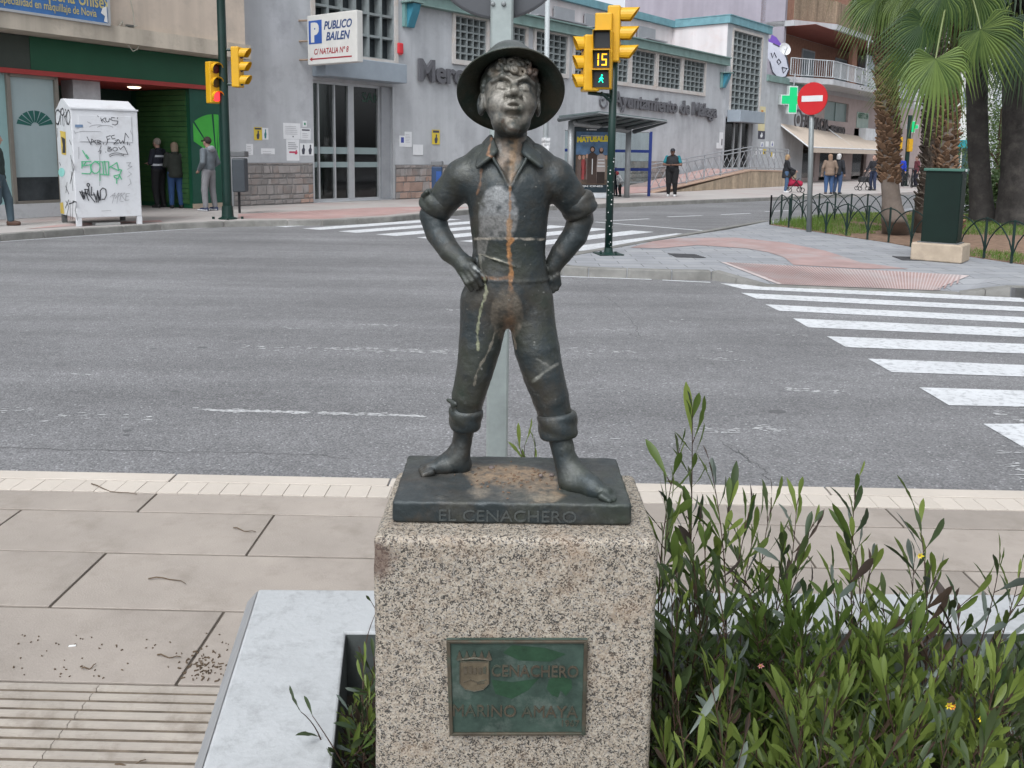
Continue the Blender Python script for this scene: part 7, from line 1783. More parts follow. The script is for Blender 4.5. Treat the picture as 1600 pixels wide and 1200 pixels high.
# rolled trouser legs and sleeves
def ring(s2, a, b, ra, rb, inner, k=.003, wob=.0015):
    a, b = np.array(a), np.array(b); d = b - a; L_ = np.linalg.norm(d); d /= L_; u = np.cross(d, (0, 1, 0)); u /= np.linalg.norm(u); v = np.cross(d, u); n = 26
    for i in range(n):
        t0, t1 = i / n * 2 * PI, (i + 1) / n * 2 * PI
        for j in range(8):
            f = j / 7; R_ = ra + (rb - ra) * f + wob * math.sin(t0 * 3 + j); c = a + d * L_ * f
            s2.cone(c + (u * math.cos(t0) + v * math.sin(t0)) * (R_ - .004), c + (u * math.cos(t1) + v * math.sin(t1)) * (R_ - .004), .0052, .0052, .006)
part('trouser_cuff', (-.14, 1.56, .90), (-.03, 1.74, 1.06), .0022, lambda s2: (ring(s2, B(728, 641, 0), B(727, 664, .004), r_(24.5), r_(21.5), 0), s2.cone(B(712, 631, -.022), B(700, 625, -.012), r_(5), r_(3), .004), s2.cone(B(708, 634, -.02), B(712, 642, -.02), r_(4), r_(4), .004)),
     lambda p: p.line([(713, 637), (735, 643.5), (752, 639)], 3, (.30, .25, .18), .9))
part('trouser_cuff', (.03, 1.52, .86), (.16, 1.72, 1.04), .0022, lambda s2: ring(s2, B(870, 649, -.018), B(873, 678, -.020), r_(29), r_(27.5), 0))
part('sleeve_cuff', (-.21, 1.56, 1.30), (-.09, 1.76, 1.47), .0022, lambda s2: (ring(s2, B(688, 312, .022), B(679, 327, .026), r_(25), r_(24), 0), s2.cone(B(667, 300, -.005), B(660, 306, 0), r_(4), r_(3), .004)))
part('sleeve_cuff', (.08, 1.56, 1.30), (.20, 1.76, 1.47), .0022, lambda s2: ring(s2, B(899, 312, .022), B(908, 330, .026), r_(25), r_(24.5), 0))
# collar wings
def wing(s2, pts, sgn):
    rows = [[B(x, y, dy) for x, y, dy in row] for row in pts]
    def at(u, v):
        u *= 2; v *= 2; i, j = min(1, int(u)), min(1, int(v)); u -= i; v -= j
        return (rows[i][j] * (1 - v) + rows[i][j + 1] * v) * (1 - u) + (rows[i + 1][j] * (1 - v) + rows[i + 1][j + 1] * v) * u
    for i in range(13):
        for j in range(12): s2.cone(at(i / 12, j / 12), at(i / 12, (j + 1) / 12), .0036, .0036, .003)
part('collar', (-.10, 1.52, 1.42), (.0, 1.72, 1.57), .002, lambda s2: wing(s2, [[(767, 213, .01), (757, 224, .015), (750, 236, .0)], [(771, 222, -.022), (758, 238, -.032), (747, 250, -.036)], [(776, 236, -.040), (764, 247, -.050), (746, 261, -.052)]], -1),
     lambda p: p.line([(768, 216), (762, 242), (770, 246)], 3, (.3, .16, .09), .7, 2))
part('collar', (.0, 1.52, 1.42), (.10, 1.72, 1.57), .002, lambda s2: wing(s2, [[(823, 215, .01), (833, 225, .015), (842, 236, .0)], [(820, 224, -.022), (834, 239, -.032), (845, 250, -.036)], [(817, 238, -.040), (828, 247, -.050), (846, 261, -.052)]], 1))
# curly fringe
def hairf(s2):
    s2.ell(Hh(0, -.009, .031), (.0565, .059, .056), .006, '+', Rh)
    s2.ell(Hh(0, .052, -.035), (.050, .043, .059), .006, '-', Rh)
    for sx in (-1, 1):
        for j in range(4): s2.ell(Hh(sx * (.053 + .002 * (j % 2)), .012 - .004 * j, .026 - .009 * j), (.0055, .009, .007), .003, '+', Rh)
    cs = [(-.013, .0500, .034), (.002, .0530, .031), (.016, .0500, .0305), (.030, .0430, .037), (-.027, .0430, .044), (-.005, .0480, .050), (.012, .0480, .048), (.042, .0330, .040), (.027, .0400, .053), (-.020, .0400, .058), (-.040, .0300, .038), (.005, .0420, .060)]
    for ci, (x, y, z) in enumerate(cs):
        R0 = .0062 + .0016 * (ci % 3); n = 14; turns = .8 + .25 * (ci % 3)
        pr = None
        for i in range(n + 1):
            a = i / n * 2 * PI * turns + ci; rr = R0 * (1 - .55 * i / n); p = Hh(x + rr * math.cos(a), y + .003 + .0035 * i / n, z + rr * math.sin(a))
            if pr is not None: s2.cone(pr, p, .0036 - .0016 * i / n, .0036 - .0016 * i / n, .0030)
            pr = p
part('hair', tuple(Ch - .09), tuple(Ch + .10), .0017, hairf, lambda p: (p.ell(795, 108, 40, 22, (.12, .10, .075), .8, .5), p.ell(835, 112, 14, 20, (.13, .075, .05), .6, .6), p.ell(796, 102, 16, 10, (.2, .2, .18), .5, .7)))
# hat
ax = np.array((math.sin(RAD(-2)), math.cos(RAD(44)), math.sin(RAD(44)))); ax /= np.linalg.norm(ax)
hc_ = B(798, 139, .022)
prof_o = [(.1065, -.012), (.1075, -.009), (.1065, -.006), (.098, .002), (.084, .010), (.072, .016), (.0665, .022), (.0645, .035), (.0600, .058), (.053, .082), (.044, .099), (.032, .108), (.015, .1125), (.0, .113)]
prof_i = [(.0, .073), (.03, .071), (.045, .064), (.055, .052), (.0585, .038), (.060, .024), (.068, .012), (.084, .004), (.098, -.005), (.1065, -.012)]
q = MB(); q.lathe([(a_ * HS, b_ * HS) for a_, b_ in list(reversed(prof_o)) + list(reversed(prof_i))], hc_, ax, 72)
for i, v in enumerate(q.v):
    vv = Vector(v) - Vector(hc_); rr = (vv - Vector(ax) * vv.dot(Vector(ax)))
    if rr.length > .07: q.v[i] = tuple(Vector(v) + Vector(ax) * .003 * math.sin(math.atan2(rr.x, rr.z) * 2 + .5) * (rr.length - .07) / .037)
me = q.mesh('hat'); at = me.attributes.new('stain_highlight', 'FLOAT_COLOR', 'POINT'); V = np.array(q.v); px_, py_ = proj(V); colr = np.zeros((len(V), 4), dtype=np.float32)
hatm = m_bronze('hat_bronze', (.026, .040, .030), (.060, .050, .034), 1.3)
at.data.foreach_set('color', colr.ravel()); link_mesh('hat', me, hatm, st, smooth=True)
# pebbles and seeds on the slab
PEB = mat('pebble', (.16, .13, .12), .8, .3, 40)
for i, (x, y, r0, lab) in enumerate(((768, 731, .0065, 'largest round dark seed on the sand between the bronze feet'), (845, 743, .0045, 'small dark pebble left of its twin near the forward bronze foot'), (862, 742, .005, 'small round dark pebble nearest the forward bronze foot'))):
    g = G(x, y, FZ + .003); s2 = Solid(tuple(g - Vector((.015, .015, .012))), tuple(g + Vector((.015, .015, .015))), .0012); s2.ell(g, (r0, r0 * .9, r0 * .75), .0); m2 = s2.mesh('pebble'); tag(link_mesh('pebble', m2, PEB, None, smooth=True), lab, 'pebble')
q = MB()
for i in range(70):
    g = G(rnd.gauss(805, 38), rnd.gauss(748, 11), FZ + .003); a = rnd.uniform(0, 3); q.box(g, rnd.uniform(.002, .007), rnd.uniform(.001, .003), .0015, a)
o = stuff(q.build('slab_crumbs', mat('crumb', (.17, .11, .07), .9))); tag(o, 'dry crumbs and leaf bits on the sandy patch between the bronze feet', 'litter')

# ================================================================== PLANTER
WC = mat('white_concrete', (.395, .405, .41), .8, .08, 4, .5, 60, dirt=(.25, .255, .255), dirt_amt=.75, dirt_scale=15, dist=.004)
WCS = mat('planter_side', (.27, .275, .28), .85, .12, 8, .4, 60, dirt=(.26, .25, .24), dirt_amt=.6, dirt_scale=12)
ZT_ = .12
o0, o1 = G(405, 921, ZT_), G(319, 1197, ZT_); i0, i1 = G(540, 988, ZT_), G(518, 1200, ZT_); f = 1.9
o1 = o0 + (o1 - o0) * f; i1 = i0 + (i1 - i0) * f
ob0, ob1 = G(388, 940, 0), G(305, 1197, 0); ob1 = ob0 + (ob1 - ob0) * f; ob0 = o0 + (ob0 - o0) * (.17 / .12); ob1 = o1 + (ob1 - o1) * (.17 / .12)
orr = G(1600, 929, ZT_); orr = o0 + (orr - o0) * 1.7; ir = G(1600, 987, ZT_); ir = i0 + (ir - i0) * 1.7
# corner where the inner back line meets the outer left line
dxx = (i0 - ir).normalized(); 
pw = thing('planter', 'white concrete raised planter around the granite pedestal and the shrubs', 'planter', (o0.x, o0.y, 0))
low = Vector((0, 0, -.30))
def solid8(T, Bt, name, m_, bev=.006):
    q = MB(); n = len(T); q.add(T + Bt, [tuple(range(n))] + [tuple(reversed(range(n, 2 * n)))] + [(i, n + i, n + (i + 1) % n, (i + 1) % n) for i in range(n)])
    nn = sum((T[i].cross(T[(i + 1) % n]) for i in range(n)), Vector())
    if nn.z < 0: q.f = [tuple(reversed(x)) for x in q.f]
    return q.build(name, m_, pw, bevel=bev)
oc = o0.lerp(o1, .0)
# left rim up to the inner corner line, back rim butted against it
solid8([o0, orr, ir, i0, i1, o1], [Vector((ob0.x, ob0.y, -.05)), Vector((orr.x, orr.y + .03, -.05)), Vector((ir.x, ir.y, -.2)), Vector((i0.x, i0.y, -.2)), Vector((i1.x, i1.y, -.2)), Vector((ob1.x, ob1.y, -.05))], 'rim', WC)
DKC = mat('shade_dirt_concrete', (.075, .085, .082), .85, .25, 9, .4, 60, dirt=(.05, .055, .04), dirt_amt=.7, dirt_scale=10)  # shade and dirt of the inner walls put into a darker concrete colour
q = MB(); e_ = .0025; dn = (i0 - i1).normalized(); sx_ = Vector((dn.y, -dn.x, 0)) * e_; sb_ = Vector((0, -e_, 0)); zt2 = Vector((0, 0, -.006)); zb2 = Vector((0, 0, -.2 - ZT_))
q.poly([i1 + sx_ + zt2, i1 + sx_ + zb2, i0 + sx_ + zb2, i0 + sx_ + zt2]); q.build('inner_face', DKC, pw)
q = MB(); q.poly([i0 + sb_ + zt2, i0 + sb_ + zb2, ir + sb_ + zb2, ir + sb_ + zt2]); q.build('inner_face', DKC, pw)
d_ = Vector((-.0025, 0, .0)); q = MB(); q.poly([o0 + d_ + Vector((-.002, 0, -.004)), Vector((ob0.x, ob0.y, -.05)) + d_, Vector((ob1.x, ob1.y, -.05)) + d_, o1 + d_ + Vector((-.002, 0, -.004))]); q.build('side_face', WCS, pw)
SOIL = mat('dark_soil', (.045, .036, .028), .95, .4, 14, .8, 50, dirt=(.09, .065, .045), dirt_amt=.8, dirt_scale=30)
q = MB(); 
N_ = 40
x0, x1, y0_, y1_ = -.52, 2.95, .75, 2.46
vs, fs = [], []
for j in range(N_ + 1):
    for i in range(N_ * 2 + 1):
        x = x0 + (x1 - x0) * i / (N_ * 2); y = y0_ + (y1_ - y0_) * j / N_; vs.append((x, y, -.075 + .025 * mnoise.noise(Vector((x * 6, y * 6, 0)))))
for j in range(N_):
    for i in range(N_ * 2): a = j * (N_ * 2 + 1) + i; fs.append((a, a + 1, a + N_ * 2 + 2, a + N_ * 2 + 1))
q.add(vs, fs); struct(q.build('soil', SOIL, None, smooth=True))

# ================================================================== PLANTS
LG = m_leaf('leaf_green', (.064, .108, .022), (.215, .275, .060), .36)
LD = m_leaf('leaf_dark', (.028, .050, .020), (.070, .095, .035), .18)
LP = m_leaf('leaf_bronze', (.040, .030, .026), (.085, .055, .04), .12)
LGY = m_leaf('leaf_grey', (.10, .13, .11), (.19, .22, .19), .12, .35)
STEM = mat('stem_brown', (.05, .028, .018), .7, .3, 20)
def leaf_mesh(L_, W_, bend, fold, wav=0.0):
    vs, fs = [], []; n = 8
    prof = [.10, .28, .50, .72, .90, 1.0, .96, .70, .08]
    for i in range(n + 1):
        u = i / n; w_ = W_ / 2 * prof[i]; y = L_ * u; z = -bend * L_ * u * u; e = wav * math.sin(u * 17)
        vs += [(-w_, y, z + fold * w_ + e * w_), (0, y, z), (w_, y, z + fold * w_ - e * w_)]
    for i in range(n):
        a = i * 3; fs += [(a, a + 1, a + 4, a + 3), (a + 1, a + 2, a + 5, a + 4)]
    q = MB(); q.add(vs, fs); return q
leafs = {}
for mi, m_ in enumerate((LG, LD, LP, LGY)):
    for vi, (L_, W_, bd_, fo, wv) in enumerate(((.062, .0135, .10, .30, .10), (.076, .0140, .22, .3, .15), (.052, .0125, -.05, .35, .1), (.086, .0130, .12, .25, .2))):
        me = leaf_mesh(L_, W_, bd_, fo, wv).mesh('leaf'); me.materials.append(m_); smooth_mesh(me); leafs[(mi, vi)] = me
def basis(d, roll):
    d = Vector(d).normalized(); a = Vector((0, 0, 1)).cross(d)
    if a.length < 1e-3: a = Vector((1, 0, 0))
    a.normalize(); b = d.cross(a) * -1
    a2 = a * math.cos(roll) + b * math.sin(roll); b2 = a2.cross(d)
    return Matrix(((a2.x, d.x, b2.x), (a2.y, d.y, b2.y), (a2.z, d.z, b2.z)))
pr = random.Random(11)
_li = [0]
def label_i(): _li[0] += 1; return _li[0]
def shrub(label, base, tips, density=42, weights=(.5, .28, .1, .12), fill=0, cap=285, leafscale=1.0, sx=.10, fillz=(.5, .9)):
    """tips: (px, py, Y). Stems curve from the base to each tip and carry narrow upright leaves."""
    t = thing('shrub', label, 'shrub', base, 'narrow-leaved shrubs in the planter')
    sp = MB(); cand = []
    T = [S(*q_) for q_ in tips]
    for _ in range(int(fill * 1.35)):
        a = pr.choice(T); f_ = pr.uniform(*fillz); T.append(Vector((a.x + pr.gauss(0, sx * 1.25), a.y + pr.gauss(0, sx * .8), base[2] + (a.z - base[2]) * f_)))
    for tip in T:
        b = Vector(base) + Vector((pr.gauss(0, .05), pr.gauss(0, .05), 0)); mid = b.lerp(tip, .5) + Vector((pr.gauss(0, .06), pr.gauss(0, .06), .05)); n = 12; pts = []
        for i in range(n + 1):
            u = i / n; pts.append(b * (1 - u) ** 2 + mid * 2 * u * (1 - u) + tip * u * u)
        L_ = sum((pts[i + 1] - pts[i]).length for i in range(n)); sp.tube(pts, [.0030 * (1 - .72 * i / n) for i in range(n + 1)], 5)
        k = int(density * L_) ; an = pr.uniform(0, 6)
        for j in range(k):
            u = .22 + .78 * (j / max(1, k - 1)) ; x = u * n; i = min(n - 1, int(x)); p = pts[i].lerp(pts[i + 1], x - i); d = (pts[i + 1] - pts[i]).normalized(); an += 2.4
            side = Vector((math.cos(an), math.sin(an), 0)); sp_ = .78 if u < .9 else .25
            dr = (d * 1.0 + side * sp_ * pr.uniform(.6, 1.5) + Vector((0, 0, .15))).normalized()
            p0 = p
            if pr.random() < .4: p0 = p + dr * .02; sp.tube([p, p0], .0012, 4)
            cand.append((p0, dr, an + pr.gauss(0, .5), pr.uniform(.7, 1.25) * leafscale * (.8 if u > .95 else 1)))
    sp.build('stem', STEM, t)
    pr.shuffle(cand)
    cand.sort(key=lambda c: (c[0].y > 2.0, 0))
    rest = []
    for ci, (p, d, ro_, s2) in enumerate(cand):
        mi = pr.choices((0, 1, 2, 3), weights)[0]; vi = pr.randrange(4)
        if ci < cap:
            me = leafs[(mi, vi)]; instance('leaf', me, t, p, basis(d, ro_).to_euler(), (s2, s2, s2))
        else: rest.append((p, d, ro_, s2, vi))
    if rest:
        q = MB()
        for p, d, ro_, s2, vi in rest:
            R = basis(d, ro_).to_4x4(); R.translation = p; me = leafs[(0, vi)]
            q.add([R @ (v.co * s2) for v in me.vertices], [tuple(f_.vertices) for f_ in me.polygons])
        stuff(q.build('foliage', LG if label_i() % 3 else LD, t, smooth=True))
    return t
zs = -.07
def bs_at(px, Y): return (S(px, 900, Y).x, Y, zs)
shrub('tallest shrub, its long bare sprig rising above the pavement edge beside the pedestal', bs_at(1085, 1.86), [(1082, 640, 1.88), (1062, 700, 1.86), (1112, 735, 1.88), (1045, 800, 1.84), (1140, 790, 1.9), (1075, 800, 1.85), (1170, 800, 1.9), (1100, 830, 1.8), (1048, 860, 1.78)], fill=10, fillz=(.3, .62), density=34, leafscale=1.25)
shrub('shrub whose thin sprigs spread right over the pale slabs, second from the pedestal', bs_at(1170, 2.0), [(1205, 790, 2.05), (1245, 790, 2.05), (1272, 815, 2.0), (1180, 830, 2.0), (1225, 850, 1.95), (1150, 870, 1.95), (1255, 870, 2.0)], fill=10, fillz=(.3, .6), density=32, leafscale=1.25)
shrub('shrub with an upright dark sprig crossing the kerb line in the middle of the bed', bs_at(1325, 2.1), [(1338, 760, 2.12), (1330, 830, 2.1), (1300, 900, 2.05), (1362, 880, 2.1), (1262, 930, 2.05), (1380, 950, 2.05)], fill=10, fillz=(.25, .5), density=34, leafscale=1.25)
shrub('shrub with an upright sprig bearing a small yellow flower, right of the dark sprig', bs_at(1440, 2.12), [(1436, 810, 2.15), (1428, 880, 2.1), (1462, 900, 2.1), (1490, 960, 2.1), (1400, 960, 2.05)], fill=10, fillz=(.25, .5), density=34, leafscale=1.25)
shrub('rightmost back shrub with leaning sprigs in front of the white rim', bs_at(1530, 2.1), [(1560, 890, 2.1), (1592, 905, 2.1), (1520, 930, 2.05), (1625, 900, 2.1), (1500, 980, 2.0)], fill=9, fillz=(.25, .5), density=32, leafscale=1.2)
shrub('dense dark shrub touching the right side of the granite block', bs_at(1075, 1.66), [(1050, 900, 1.66), (1085, 890, 1.68), (1120, 905, 1.68), (1060, 950, 1.6), (1140, 940, 1.66), (1100, 960, 1.6)], fill=16, weights=(.34, .48, .08, .10), density=52)
shrub('broad green shrub in the middle row of the bed', bs_at(1235, 1.66), [(1190, 920, 1.68), (1230, 940, 1.7), (1270, 950, 1.7), (1310, 970, 1.68), (1180, 970, 1.62), (1250, 980, 1.6)], fill=24, density=85)
shrub('shrub with brown-tinged leaves in the middle row right of the broad green one', bs_at(1400, 1.68), [(1360, 980, 1.68), (1400, 975, 1.7), (1440, 990, 1.7), (1370, 1000, 1.62), (1430, 1005, 1.62)], fill=20, weights=(.56, .25, .09, .1), density=85)
shrub('middle row shrub at the right edge of the picture', bs_at(1560, 1.66), [(1490, 1040, 1.7), (1530, 1050, 1.66), (1590, 1040, 1.66), (1560, 1060, 1.62), (1630, 1020, 1.66)], fill=22, density=80)
shrub('low bright green shrub in front of the broad one', bs_at(1300, 1.36), [(1245, 1040, 1.38), (1290, 1020, 1.38), (1330, 1030, 1.38), (1370, 1040, 1.38), (1220, 1090, 1.36), (1310, 1080, 1.3)], fill=26, weights=(.60, .26, .06, .08), density=80, leafscale=.85)
shrub('low green shrub at the lower right corner', bs_at(1480, 1.36), [(1420, 1020, 1.38), (1470, 1040, 1.38), (1520, 1060, 1.38), (1560, 1050, 1.38), (1450, 1090, 1.3), (1600, 1060, 1.36)], fill=26, weights=(.58, .26, .07, .09), density=80, leafscale=.85)
shrub('nearest low shrub at the bottom edge of the picture', bs_at(1380, 1.14), [(1230, 1130, 1.16), (1290, 1110, 1.16), (1350, 1120, 1.16), (1420, 1130, 1.16), (1480, 1140, 1.16), (1550, 1130, 1.16)], fill=26, weights=(.60, .26, .06, .08), density=78, leafscale=.72)
shrub('straggling low shrub between the bed soil and the granite block, lower right', bs_at(1120, 1.38), [(1060, 1110, 1.4), (1110, 1060, 1.4), (1150, 1050, 1.42), (1170, 1130, 1.38), (1090, 1180, 1.36)], fill=2, weights=(.35, .4, .1, .15), density=26)
shrub('small shrub left of the granite block in the narrow planter strip', (S(565, 1100, 1.95).x, 1.95, zs), [(567, 1040, 2.05), (562, 1080, 1.97), (575, 1080, 1.95), (560, 1140, 1.9), (578, 1150, 1.85), (565, 1170, 1.85), (585, 1040, 2.1)], fill=12, weights=(.35, .45, .1, .1), density=42, sx=.03, cap=200, leafscale=.85)
shrub('single drooping sprig hanging over the white rim left of the granite block', (S(540, 1130, 1.9).x, 1.9, zs), [(488, 1118, 1.86), (470, 1112, 1.84)], density=13, weights=(.2, .6, .2, 0), leafscale=1.0)
shrub('slender sprig behind the statue between its feet and the grey post', (S(815, 900, 2.25).x, 2.25, zs), [(820, 695, 2.25), (812, 700, 2.22), (836, 705, 2.27)], density=16, weights=(.7, .2, .1, 0), cap=60)
shrub('sprig peeping out at the left edge of the granite block', (S(600, 1000, 2.2).x, 2.2, zs), [(580, 940, 2.16), (586, 960, 2.18)], density=9, weights=(.4, .6, 0, 0), cap=30)
# dead leaves on the soil
DL = m_leaf('dead_leaf', (.07, .04, .026), (.15, .09, .055), .05, .8)
q = MB()
for i in range(420):
    x, y = pr.uniform(-.3, 1.6), pr.uniform(.95, 2.4)
    if i < 150: x, y = pr.uniform(.25, .62), pr.uniform(1.1, 1.6)
    L_ = pr.uniform(.03, .09); W_ = pr.uniform(.012, .035); R = Matrix.Rotation(pr.uniform(0, 6.28), 4, 'Z') @ Matrix.Rotation(pr.uniform(-.3, .3), 4, 'X'); R.translation = Vector((x, y, -.055 + pr.uniform(0, .03)))
    lm = leaf_mesh(L_, W_, pr.uniform(-.2, .3), pr.uniform(-.3, .5), .1); q.add([R @ Vector(v) for v in lm.v], lm.f)
tag(stuff(q.build('leaf_litter', DL)), 'dead brown leaves on the dark soil of the planter', 'leaf litter')
# tiny flowers
for (x, y, Y, lab, c, s2) in ((1437, 868, 2.0, 'small yellow flower on the upright sprig at right', 'y', 1.0), (1482, 1102, 1.3, 'yellow-orange flower low in the bed, left of its neighbour', 'y', .8), (1488, 1104, 1.3, 'orange flower touching the yellow-orange one low in the bed', 'o', .7), (1533, 1122, 1.28, 'small yellow flower nearest the lower right corner', 'y', .8), (1188, 1040, 1.5, 'tiny pink flower among the leaves right of the granite block', 'p', .7)):
    p = S(x, y, Y); t = thing('flower', lab, 'flower', p); q = MB()
    for k in range(6):
        a = k * PI / 3; s2 *= .95; d = Vector((math.cos(a), -.4, math.sin(a))).normalized(); n_ = Vector((-math.sin(a), 0, math.cos(a)))
        q.add([p, p + d * .006 * s2 + n_ * .0028 * s2, p + d * .012 * s2, p + d * .006 * s2 - n_ * .0028 * s2], [(0, 1, 2, 3)])
    q.build('petals', mat('petal_' + c, {'y': (.7, .55, .03), 'o': (.7, .25, .02), 'p': (.6, .25, .25)}[c]), t)
    q = MB(); q.lathe([(.003, 0), (.002, .002), (0, .003)], p, (0, -1, 0), 8); q.build('flower_centre', mat('centre_brown', (.3, .15, .03)), t)

# ------------------------------------------------ grass in the far bed
GR_ = m_leaf('grass_blade', (.055, .11, .018), (.13, .22, .035), .3)
rg = np.random.RandomState(5); n = 46000
bed2 = [(p.x, p.y) for p in bedp]
X = rg.uniform(4, 16, n * 3); Y = rg.uniform(11.5, 24, n * 3); ins = np.zeros(len(X), dtype=bool)
for i in range(len(bed2)):
    (xa, ya), (xb, yb) = bed2[i], bed2[(i + 1) % len(bed2)]; cnd = ((ya > Y) != (yb > Y)); ins ^= cnd & (X < (xb - xa) * (Y - ya) / ((yb - ya) or 1e-6) + xa)
# bare earth strip near the palms and the front posts
pxg = 800 + FPX * X / Y; pyg = 249 + FPX * 1.5 / Y
nv = np.array([mnoise.noise(Vector((x * .8, y * .8, 3))) for x, y in zip(X, Y)])
bare = ((pxg > 1330) & (pxg < 1450) & (pyg > 363 - nv * 10)) | ((pxg > 1450) & (pyg > 366) & (pyg < 392 + nv * 20)) | (nv > .42)
ok = ins & ~bare; X, Y = X[ok][:n], Y[ok][:n]; n = len(X)
a = rg.uniform(0, 6.283, n); hgt = rg.uniform(.03, .10, n) * (1 + 0.8 * (pxg[ok][:n] < 1300)); w_ = .006; lx, ly = rg.normal(0, .03, n), rg.normal(0, .03, n)
A = np.stack([X - w_ * np.cos(a), Y - w_ * np.sin(a), np.full(n, .008)], 1); Bb = np.stack([X + w_ * np.cos(a), Y + w_ * np.sin(a), np.full(n, .008)], 1); Cc = np.stack([X + lx, Y + ly, hgt], 1)
Vg = np.stack([A, Bb, Cc], 1).reshape(-1, 3); me = np_mesh('grass', Vg, np.arange(3 * n).reshape(-1, 3))
tn = me.attributes.new('tone', 'FLOAT', 'POINT'); tn.data.foreach_set('value', np.repeat(rg.uniform(0, .5, n), 3).astype(np.float32))
g_o = link_mesh('grass', me, GR_, None); stuff(g_o); tag(g_o, 'short green grass in the hooped bed under the palms', 'grass')
# weeds along the rail foot
# ------------------------------------------------ palms
BOOT = mat('palm_boot', (.165, .098, .058), .9, .3, 9, .5, 30, rnd=.35, dirt=(.20, .17, .14), dirt_amt=.6, dirt_scale=6)
BOOT2 = mat('palm_boot_grey', (.12, .098, .078), .9, .3, 9, .5, 30, rnd=.3)
TRK = mat('palm_core', (.07, .045, .03), .95, .3, 8, .8, 20)
TRG = mat('palm_trunk_grey', (.19, .155, .13), .9, .2, 5, .6, 16, dirt=(.12, .09, .07), dirt_amt=.7, dirt_scale=3)
DKT = mat('dark_palm_bark', (.045, .041, .038), .95, .35, 5, .8, 22, streak=.35, dirt=(.10, .09, .08), dirt_amt=.6, dirt_scale=3)
def boot_mesh(w0, w1, L_, th):
    q = MB(); P = [(-w0, 0, 0), (w0, 0, 0), (w0 * .95, .01, L_ * .45), (w1, .02, L_), (-w1, .02, L_), (-w0 * .95, .01, L_ * .45)]
    F_ = [(x, y + th * (1.0 if i in (0, 1) else (1.9 if i in (3, 4) else 1.5)), z) for i, (x, y, z) in enumerate(P)]
    n = 6; q.add(P + F_, [tuple(reversed(range(n))), tuple(range(n, 2 * n))] + [(i, (i + 1) % n, n + (i + 1) % n, n + i) for i in range(n)]); 
    return q.mesh('boot')
boots = [boot_mesh(.060, .018, .135, .018), boot_mesh(.052, .026, .10, .024), boot_mesh(.062, .010, .15, .016)]
boots2 = [b_.copy() for b_ in boots]
for b_ in boots: b_.materials.append(BOOT)
for b_ in boots2: b_.materials.append(BOOT2)
def fan_mesh(R_, spread, droop, seed, nseg=34):
    rs_ = random.Random(seed); q = MB(); tones = []
    for k in range(nseg):
        th = RAD(-spread + 2 * spread * k / (nseg - 1)); L_ = R_ * (.74 + .26 * math.cos(th * .8)) * rs_.uniform(.93, 1.05); n = 9; pts = []
        tips_ = rs_.uniform(.8, 1.3)
        for i in range(n + 1):
            u = i / n; x = math.sin(th) * L_ * u; z = -math.cos(th) * L_ * u; y = -.10 * R_ * math.sin(u * 2.2) * math.cos(th * .6)
            g = max(0, u - .50) ** 1.5 * droop * 1.5 * tips_ * L_; z -= g * (1 + abs(math.sin(th)) * .6); x *= 1 - .30 * max(0, u - .42)
            pts.append(Vector((x, y - g * .15, z)))
        dth = RAD(2 * spread / (nseg - 1)) * .52
        vs, fs = [], []
        for i, p in enumerate(pts):
            u = i / n; w_ = math.tan(dth) * L_ * min(u, .50) * (1.04 if u < .50 else max(.04, 1 - (u - .50) / .50) ** .85); t_ = Vector((math.cos(th), 0, math.sin(th)))
            vs += [p - t_ * w_ + Vector((0, w_ * .45, 0)), p, p + t_ * w_ + Vector((0, w_ * .45, 0))]
        for i in range(n): a = i * 3; fs += [(a, a + 3, a + 4, a + 1), (a + 1, a + 4, a + 5, a + 2)]
        q.add(vs, fs); tn_ = rs_.uniform(-.35, .4); tones += [tn_ + e_ for _ in range(n + 1) for e_ in (-.28, 0, .28)]  # pleat shading in colour: one flank of each segment darker, the other lighter
    q.tones = tones; return q
FR = m_leaf('frond_green', (.030, .070, .018), (.17, .245, .06), .28, .42); FRD = m_leaf('frond_dark', (.022, .05, .025), (.055, .09, .04), .2, .5)
PETI = mat('petiole_green', (.12, .15, .04), .5)
fans = []
for i in range(4):
    fq = fan_mesh(.78, (118, 100, 128, 90)[i], (.55, .8, .45, 1.0)[i], i + 3); me = fq.mesh('fan'); at = me.attributes.new('tone', 'FLOAT', 'POINT'); at.data.foreach_set('value', fq.tones); me.materials.append(FR); fans.append(me)
fansd = [m2.copy() for m2 in fans]
for m2 in fansd: m2.materials.clear(); m2.materials.append(FRD)
fr_r = random.Random(21)
def frond(t, crown, hub, rot, sc_, mesh):
    """petiole from the crown to the hub, a pleated fan hanging from it"""
    q = MB(); c = Vector(crown); h_ = Vector(hub); m_ = c.lerp(h_, .55) + Vector((0, 0, .22 * (h_ - c).length)); P = []
    for i in range(8):
        u = i / 7; P.append(c * (1 - u) ** 2 + m_ * 2 * u * (1 - u) + h_ * u * u)
    q.tube(P, [.026 - .012 * i / 7 for i in range(8)], 5); pe = q.build('petiole', PETI, t)
    instance('frond', mesh, t, h_, rot, (sc_, sc_, sc_))
